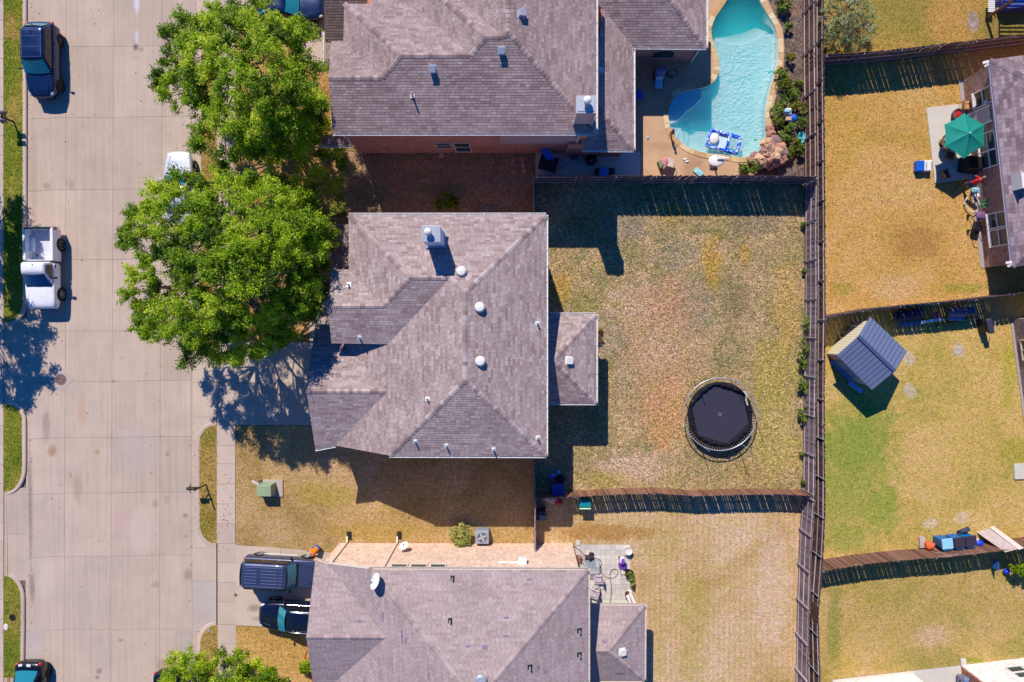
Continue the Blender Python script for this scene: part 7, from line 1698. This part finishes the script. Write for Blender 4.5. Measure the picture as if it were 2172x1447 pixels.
for px, py, r_, m_, lb in ((2066, 406, .28, light_blue, 'pale blue bag in the clutter below the grill'), (2070, 416, .22, white_m, 'white bag in the clutter by the hoses')):
    c = W(px, py); q = MB(); q.ball((c.x, c.y, .2), r_, 9, 0, (1.1, .8, .8), .3); thing1(q, 'bag', m_, lb, 'bag', 'bags by the wall')
T = root('stroller', 'black and purple folded pushchair by the brick house', 'pushchair', W(2065, 478)); o = W(2062, 476)
q = MB(); q.ball((o.x + .1, o.y + .45, .7), .34, 10, 0, (1, .8, .4), .1); q.build('hood', mat('purple canvas', A(120, 84, 130), .7), T); q = MB(); q.box((o.x, o.y - .2, .45), (.5, .6, .2), rz=-.2); q.build('seat', blk, T, bevel=.06)
q = MB(); q.tube([(o.x - .3, o.y + .5, .1), (o.x + .05, o.y, .5), (o.x + .35, o.y - .3, .9), (o.x + .45, o.y + .1, .95)], .02, 5); q.tube([(o.x + .3, o.y + .5, .1), (o.x - .1, o.y - .2, .5), (o.x - .3, o.y - .5, .12)], .02, 5); q.build('frame', blk, T)
for sx, sy in ((-.35, .5), (.3, .5), (-.32, -.45), (.25, -.5)): q = MB(); q.lathe([(.12, -.03), (.12, .03)], (o.x + sx, o.y + sy, .12), 12, M=Matrix.Rotation(rad(90), 3, 'Y')); q.build('wheel', blk, T)
hose('black cable lying below the pushchair', [(2061, 495), (2063, 512), (2066, 524), (2076, 525), (2081, 518), (2079, 500)], blk, .015, .02)

# ---- tyres and clutter above the shed
tyre = mat('weathered tyre', A(58, 62, 82), .7, .2, 6)
for i in range(8):
    px = 1902 + i * 7.6; c = W(px, 672 - i * 1.2, .34); q = MB(); M = Matrix.Rotation(rad(62 if i else 40), 3, 'Y')
    q.lathe([(.2, -.09), (.3, -.11), (.34, -.06), (.34, .06), (.3, .11), (.2, .09), (.19, 0), (.2, -.09)], c, 20, M=M); thing1(q, 'car_tyre', tyre, 'leaning car tyre, number %s from the shed in the row under the fence' % ['one', 'two', 'three', 'four', 'five', 'six', 'seven', 'eight'][i], 'tyre', 'tyres leaning in a row', smooth=True)
q = MB(); a, b2_ = W(1906, 690, .1), W(1958, 684, .1); q.bar(a, b2_, .3, .05); thing1(q, 'plank', mat('grey-blue plank', A(110, 116, 140), .8), 'grey plank lying below the row of tyres', 'plank')
q = MB(); a, b2_ = W(1955, 684, .3), W(1998, 677, .35); q.bar(a, b2_, .18, .04); thing1(q, 'plank', white_m, 'white board lying right of the tyres', 'plank')
T = root('barbecue', 'purple-grey barrel smoker under the fence', 'barbecue', W(2018, 662)); o = W(2016, 662); q = MB(); q.lathe([(.0, -.55), (.26, -.52), (.3, -.4), (.3, .4), (.26, .52), (0, .55)], (o.x, o.y, .7), 16, M=Matrix.Rotation(rad(90), 3, 'Y') ); q.build('barrel', mat('purple-grey paint', A(110, 96, 120), .5), T, smooth=True)
for sx in (-.45, .45):
    for sy in (-.2, .2): q = MB(); q.tube([(o.x + sx, o.y + sy, .6), (o.x + sx, o.y + sy * 1.4, 0)], .022, 5); q.build('leg', blk, T)
q = MB(); q.box((o.x + .8, o.y + .1, .6), (.4, .4, .45)); q.build('fire_box', navy_p, T, bevel=.04); q = MB(); q.box((o.x, o.y - .42, .6), (1.0, .25, .04)); q.build('shelf', mat('lilac shelf', A(150, 140, 170), .6), T)
c = W(1980, 670); q = MB(); q.ball((c.x, c.y, .3), .3, 9, 0, (.8, .9, .8), .35); thing1(q, 'bag', mat('red and white bag', A(190, 90, 110), .7, .5, 10), 'red and white bag between the tyres and the smoker', 'bag')
T = root('barbecue', 'dark grey gas grill standing alone below the fence', 'barbecue', W(2077, 692)); o = W(2078, 690); q = MB(); q.box((o.x + .05, o.y - .05, .85), (.34, .95, .3), rz=.25); q.build('lid', mat('charcoal metal', A(80, 78, 92), .4, .1, 5, metal=.4), T, bevel=.08); q = MB(); q.box((o.x, o.y - .02, .38), (.4, .8, .7), rz=.25); q.build('cabinet', blk, T, bevel=.02)
q = MB(); q.tube([(o.x + .25, o.y - .4, .95), (o.x + .33, o.y + .25, .95)], .02, 5); q.build('handle', galv_m, T)
q = MB(); q.tube([W(1985, 690, .1), W(2066, 672, .25)], .04, 6); thing1(q, 'pole', blk, 'long dark pole lying from the smoker to the gas grill', 'pole')
# ---- things by the curved fence
c = W(2044, 1126, .3); q = MB(); q.lathe([(.18, -.14), (.34, -.14), (.38, -.06), (.38, .06), (.34, .14), (.18, .14), (.17, 0), (.18, -.14)], c, 22, M=Matrix.Rotation(rad(62), 3, 'X') @ Matrix.Rotation(rad(20), 3, 'Y')); thing1(q, 'car_tyre', tyre, 'single fat tyre lying behind the blue wheeled bins', 'tyre', smooth=True)
c = W(2062, 1147, .35); q = MB(); q.ball(c, .4, 12, 0, (1, .8, .7), .15); thing1(q, 'bag', mat('white sack', A(224, 224, 230), .8), 'white and blue sack beside the wheeled bins', 'bag')
c = W(2076, 1152, .5); q = MB(); q.ball(c, .24, 14, 0, (1.2, .9, .9)); thing1(q, 'ball', bright_blue, 'bright blue ball on the white sack', 'ball', smooth=True)
c = W(1972, 1158, .4); q = MB(); q.ball(c, .34, 10, 0, (.9, .9, .9), .35); thing1(q, 'rubbish_bag', mat('orange-red bag', A(220, 96, 56), .6, .5, 8), 'orange-red rubbish bag beside the pale-lidded bin', 'bag')
q = MB(); q.box(W(1955, 1150, .1), (.34, .68, .2), rz=.05); thing1(q, 'block', pale_wood, 'pale wooden block left of the blue wheeled bins', 'block')
T = root('plywood_sheets', 'plywood sheets leaning over the curved fence', 'plywood', W(2105, 1140)); 
for cs, m_, dz in ((((2071, 1129, 0), (2103, 1120, 0), (2166, 1163, 1.8), (2132, 1172, 1.8)), pale_wood, 0), (((2098, 1119, .02), (2107, 1116, .02), (2171, 1163, 1.86), (2160, 1166, 1.86)), mat('pale board', A(214, 196, 184), .9), .03)):
    c4 = [W(*c_) + Vector((0, 0, dz)) for c_ in cs]; nn = (c4[1] - c4[0]).cross(c4[3] - c4[0]).normalized(); q = MB(); q.add(c4 + [v - nn * .02 for v in c4], [(0, 1, 2, 3), (7, 6, 5, 4), (0, 4, 5, 1), (1, 5, 6, 2), (2, 6, 7, 3), (3, 7, 4, 0)]); q.build('sheet', m_, T)
T = root('garden_bench', 'blue plastic chair in the shade behind the curved fence', 'chair', W(2104, 1195)); c = W(2104, 1193); q = MB(); q.box((c.x, c.y, .3), (.3, .5, .06)); q.build('seat', mat('blue chair', A(60, 110, 170), .5), T); q = MB(); q.box((c.x - .12, c.y, .55), (.05, .5, .5)); q.build('back', MATS['blue chair'], T)
for sx in (-.12, .12):
    for sy in (-.2, .2): q = MB(); q.tube([(c.x + sx, c.y + sy, .3), (c.x + sx, c.y + sy, 0)], .02, 5); q.build('leg', MATS['blue chair'], T)
c = W(2136, 1212, .2); q = MB(); q.ball(c, .2, 12, 0, (1.2, .9, .9)); thing1(q, 'ball', bright_blue, 'blue ball half hidden under the leafy bush', 'ball', smooth=True)
q = MB(); q.prism([W2(*p) for p in ((2148, 984), (2230, 978), (2230, 1014), (2150, 1016))], 0, .12); thing1(q, 'concrete_step', pale_m, 'pale concrete slab at the right edge of the yard', 'slab', bevel=.01)
T = root('garden_cart', 'dark cart of clutter on the bottom right patio', 'cart', W(2040, 1432)); o = W(2036, 1436); q = MB(); q.box((o.x, o.y, .4), (.7, .6, .4)); q.build('tray', mat('grey cart', A(120, 120, 136), .5), T, bevel=.03); q = MB(); q.ball((o.x + .05, o.y + .1, .65), .25, 9, 0, (1, 1, .5), .5); q.build('clutter', mat('mixed clutter', A(110, 130, 170), .6, .8, 14), T); q = MB(); q.tube([(o.x - .5, o.y + .3, .9), (o.x - .3, o.y - .1, .4), (o.x - .2, o.y - .3, .1)], .04, 5); q.build('handle', blk, T)
# ---- pergola at the top right
T = root('pergola', 'brown pergola corner with slatted top at the upper right', 'pergola', W(2110, 20)); brn = mat('dark brown stained wood', A(104, 70, 58), .7, .1, 4); zp = 2.55
def gpx(x, y, z): v = W(x, y); return Vector((v.x, v.y, z))
for x, y in ((2091, 39), (2215, 34), (2091, -90), (2215, -90)): q = MB(); v = W(x, y); q.box((v.x, v.y, zp / 2), (.14, .14, zp)); q.build('post', brn, T)
for y in (39, -90): q = MB(); q.bar(gpx(2085, y, zp + .07), gpx(2225, y, zp + .07), .06, .16); q.build('beam', brn, T)
for i in range(15): q = MB(); y = 36 - i * 8.8; q.bar(gpx(2088, y, zp + .18), gpx(2222, y, zp + .18), .045, .09); q.build('slat', brn, T)
for x in (2091, 2150, 2215): q = MB(); q.bar(gpx(x, 42, zp + .02), gpx(x, -95, zp + .02), .05, .14); q.build('rafter', brn, T)
T = root('hot_tub', 'blue hot tub with white edge under the pergola', 'hot tub', W(2150, 10)); q = MB(); q.prism([W2(*p) for p in ((2112, 26), (2122, 29), (2190, 24), (2190, -60), (2112, -60), (2106, 10))], 0, .75); q.build('shell', mat('indigo shell', A(84, 92, 160), .5), T, bevel=.06); q = MB(); q.prism([W2(*p, .78) for p in ((2140, 4), (2190, 2), (2190, -50), (2140, -50))], .76, .79); q.build('water_cover', mat('bright pool blue', A(40, 150, 220), .3), T)
T = root('slatted_bench', 'white slatted bench beside the pergola', 'bench', W(2102, 8))
for i in range(8): q = MB(); c = W(2103, -4 + i * 4.0, .45); q.box(c, (.42, .085, .03)); q.build('slat', white_m, T)
for px, py in ((2099, -3), (2107, -3), (2099, 24), (2107, 24)): c = W(px, py); q = MB(); q.box((c.x, c.y, .21), (.06, .06, .42)); q.build('leg', white_m, T)

# ---- leaf litter on the road and along the kerbs
q = MB()
for i in range(420):
    t = rnd.random()
    if t < .35: px, py, z = rnd.uniform(59, 72), rnd.uniform(0, 1447), zR + .004
    elif t < .5: px, py, z = rnd.uniform(400, 417), rnd.uniform(900, 1447), zR + .004
    elif t < .62: px, py, z = rnd.gauss(480, 8), rnd.gauss(1085, 45), .012
    else: px, py, z = rnd.uniform(70, 400), rnd.uniform(0, 1447), zR + .004
    c = W(px, py, z); a = rnd.uniform(0, 6.3); s_ = rnd.uniform(.02, .06); u = Vector((math.cos(a), math.sin(a), 0)) * s_; v = Vector((-u.y, u.x, 0)) * .6
    q.add([c - u, c - v + Vector((0, 0, .012)), c + u, c + v + Vector((0, 0, .008))], [(0, 1, 2, 3)], i % 3)
tag(q.build('leaf_litter', [mat('dry leaf', A(112, 84, 64), .9), mat('dark leaf', A(70, 58, 54), .9), mat('straw', A(176, 140, 96), .9)]), 'dry leaves and crumbs scattered on the road', 'leaf litter', kind='stuff')

# ================================================================ people
def person(label, loc, rz, J, zones, cols, hair, name='person', extra=None, sc=1.0):
    """J: name -> (x,y,z,r) ; one skinned surface"""
    T = root(name, label, 'person', loc, rz)
    E = [('pelvis', 'belly'), ('belly', 'chest'), ('chest', 'neck'), ('neck', 'head'), ('head', 'crown')]
    for s_ in 'lr':
        E += [('chest', 'sh' + s_), ('sh' + s_, 'el' + s_), ('el' + s_, 'wr' + s_), ('wr' + s_, 'pa' + s_), ('pelvis', 'hi' + s_), ('hi' + s_, 'kn' + s_), ('kn' + s_, 'an' + s_), ('an' + s_, 'to' + s_)]
        pa, wr = Vector(J['pa' + s_][:3]), Vector(J['wr' + s_][:3]); d = (pa - wr).normalized(); sd_ = d.cross(Vector((0, 0, 1)));
        if sd_.length < .1: sd_ = Vector((1, 0, 0))
        sd_.normalize()
        for i, (o_, l_) in enumerate(((-.03, .06), (-.01, .075), (.01, .07), (.03, .055), (.05, .035))):
            nm = 'f%d%s' % (i, s_); b_ = pa + sd_ * o_ * sc + d * l_ * sc - (d * .05 * sc if i == 4 else Vector()); J[nm] = (*b_, .009 * sc); zones[nm] = 'skin'; E.append(('pa' + s_, nm))
    names = list(J); idx = {n_: i for i, n_ in enumerate(names)}
    me = bpy.data.meshes.new('body'); me.from_pydata([J[n_][:3] for n_ in names], [(idx[a], idx[b_]) for a, b_ in E], [])
    tmp = bpy.data.objects.new('tmp', me); COL.objects.link(tmp); sk = tmp.modifiers.new('s', 'SKIN'); sk.use_smooth_shade = True
    for i, n_ in enumerate(names): me.skin_vertices[0].data[i].radius = (J[n_][3],) * 2; me.skin_vertices[0].data[i].use_root = (n_ == 'pelvis')
    ss = tmp.modifiers.new('u', 'SUBSURF'); ss.levels = 1; ss.render_levels = 1
    dg = bpy.context.evaluated_depsgraph_get(); m2_ = bpy.data.meshes.new_from_object(tmp.evaluated_get(dg)); bpy.data.objects.remove(tmp)
    zl = list(cols); 
    for z_ in zl: m2_.materials.append(cols[z_])
    P3 = np.array([J[n_][:3] for n_ in names])
    for f in m2_.polygons:
        n_ = names[int(np.argmin(((P3 - np.array(f.center)) ** 2).sum(1)))]; f.material_index = zl.index(zones.get(n_, 'skin')); f.use_smooth = True
    b_ = bpy.data.objects.new('body', m2_); COL.objects.link(b_); b_.parent = T
    h = Vector(J['head'][:3]); c = Vector(J['crown'][:3]); ax = (c - h).normalized(); q = MB(); q.ball(h.lerp(c, .55) - Vector((.012, 0, 0)), .108 * sc, 12, 0, (1.08, .92, 1.0)); q.build('hair', hair, T, world=False, smooth=True)
    q = MB()
    for s_ in (.03, -.03): q.ball(h + Vector((.092, s_, .02)) * sc, .014 * sc, 6)
    q.build('eyes', trim_m, T, world=False)
    return T
skin_m = mat('skin', A(196, 140, 112), .6, .06, 5); skin_d = mat('tanned skin', A(150, 100, 80), .6, .06, 5)
def stand(sc=1.0, lean=0.0):
    J = dict(pelvis=(0, 0, .95, .14), belly=(lean * .15, 0, 1.1, .135), chest=(lean * .35, 0, 1.3, .15), neck=(lean * .5, 0, 1.48, .06), head=(lean * .58, 0, 1.58, .095), crown=(lean * .64, 0, 1.68, .09))
    for s_, k_ in (('l', 1), ('r', -1)):
        J.update({'sh' + s_: (lean * .42, .18 * k_, 1.42, .07), 'el' + s_: (lean * .45 + .05, .26 * k_, 1.15, .05), 'wr' + s_: (lean * .45 + .16, .25 * k_, .95, .034), 'pa' + s_: (lean * .45 + .2, .25 * k_, .88, .036), 'hi' + s_: (0, .09 * k_, .9, .1), 'kn' + s_: (.03, .11 * k_, .5, .068), 'an' + s_: (0, .12 * k_, .1, .045), 'to' + s_: (.15, .13 * k_, .05, .04)})
    return {n_: tuple(v * sc for v in p_) for n_, p_ in J.items()}
Z_sh = dict(pelvis='pants', belly='shirt', chest='shirt', shl='shirt', shr='shirt', hil='pants', hir='pants')
dark_hair = mat('dark brown hair', A(48, 34, 30), .7, .2, 20)
person('child in dark swimwear standing at the curved edge of the pool', W(1421, 287), rad(20), stand(.68), dict(Z_sh, belly='skin', chest='skin', shl='skin', shr='skin'), dict(skin=skin_d, pants=mat('red swim shorts', A(170, 60, 50), .8)), dark_hair, sc=.68)
person('person in a red top and dark shorts bending beside the black grill', W(2040, 396), rad(35), stand(.98, .7), dict(Z_sh, knl='skin'), dict(skin=skin_m, shirt=mat('red cotton', A(204, 24, 34), .85), pants=mat('navy denim', A(52, 62, 110), .85)), mat('light brown hair', A(150, 110, 80), .7, .2, 20))
J = dict(pelvis=(-.12, 0, .34, .15), belly=(.02, 0, .48, .145), chest=(.22, 0, .62, .16), neck=(.36, 0, .72, .06), head=(.45, 0, .77, .095), crown=(.53, 0, .83, .09))
for s_, k_ in (('l', 1), ('r', -1)):
    J.update({'sh' + s_: (.28, .18 * k_, .68, .075), 'el' + s_: (.42, .30 * k_, .48, .05), 'wr' + s_: (.60, .22 * k_, .30, .035), 'pa' + s_: (.66, .2 * k_, .24, .036), 'hi' + s_: (-.12, .1 * k_, .32, .11), 'kn' + s_: (.26, .2 * k_, .40, .075), 'an' + s_: (-.02, .17 * k_, .1, .05), 'to' + s_: (.14, .19 * k_, .05, .045)})
T = person('person in a bright orange shirt and grey cap crouching by the lower driveway', W(676, 1160), rad(215), J, dict(Z_sh, ell='shirt', elr='shirt', knl='pants', knr='pants', anl='pants', anr='pants'), dict(skin=skin_m, shirt=mat('orange cotton', A(244, 132, 20), .85), pants=mat('blue jeans', A(56, 96, 160), .85)), grey_p)
q = MB(); q.lathe([(.115, 0), (.11, .05), (.07, .1), (0, .115)], (.49, 0, .80), 14); q.box((.6, 0, .80), (.12, .16, .015)); q.build('cap', mat('grey cap', A(176, 170, 178), .8), T, world=False)
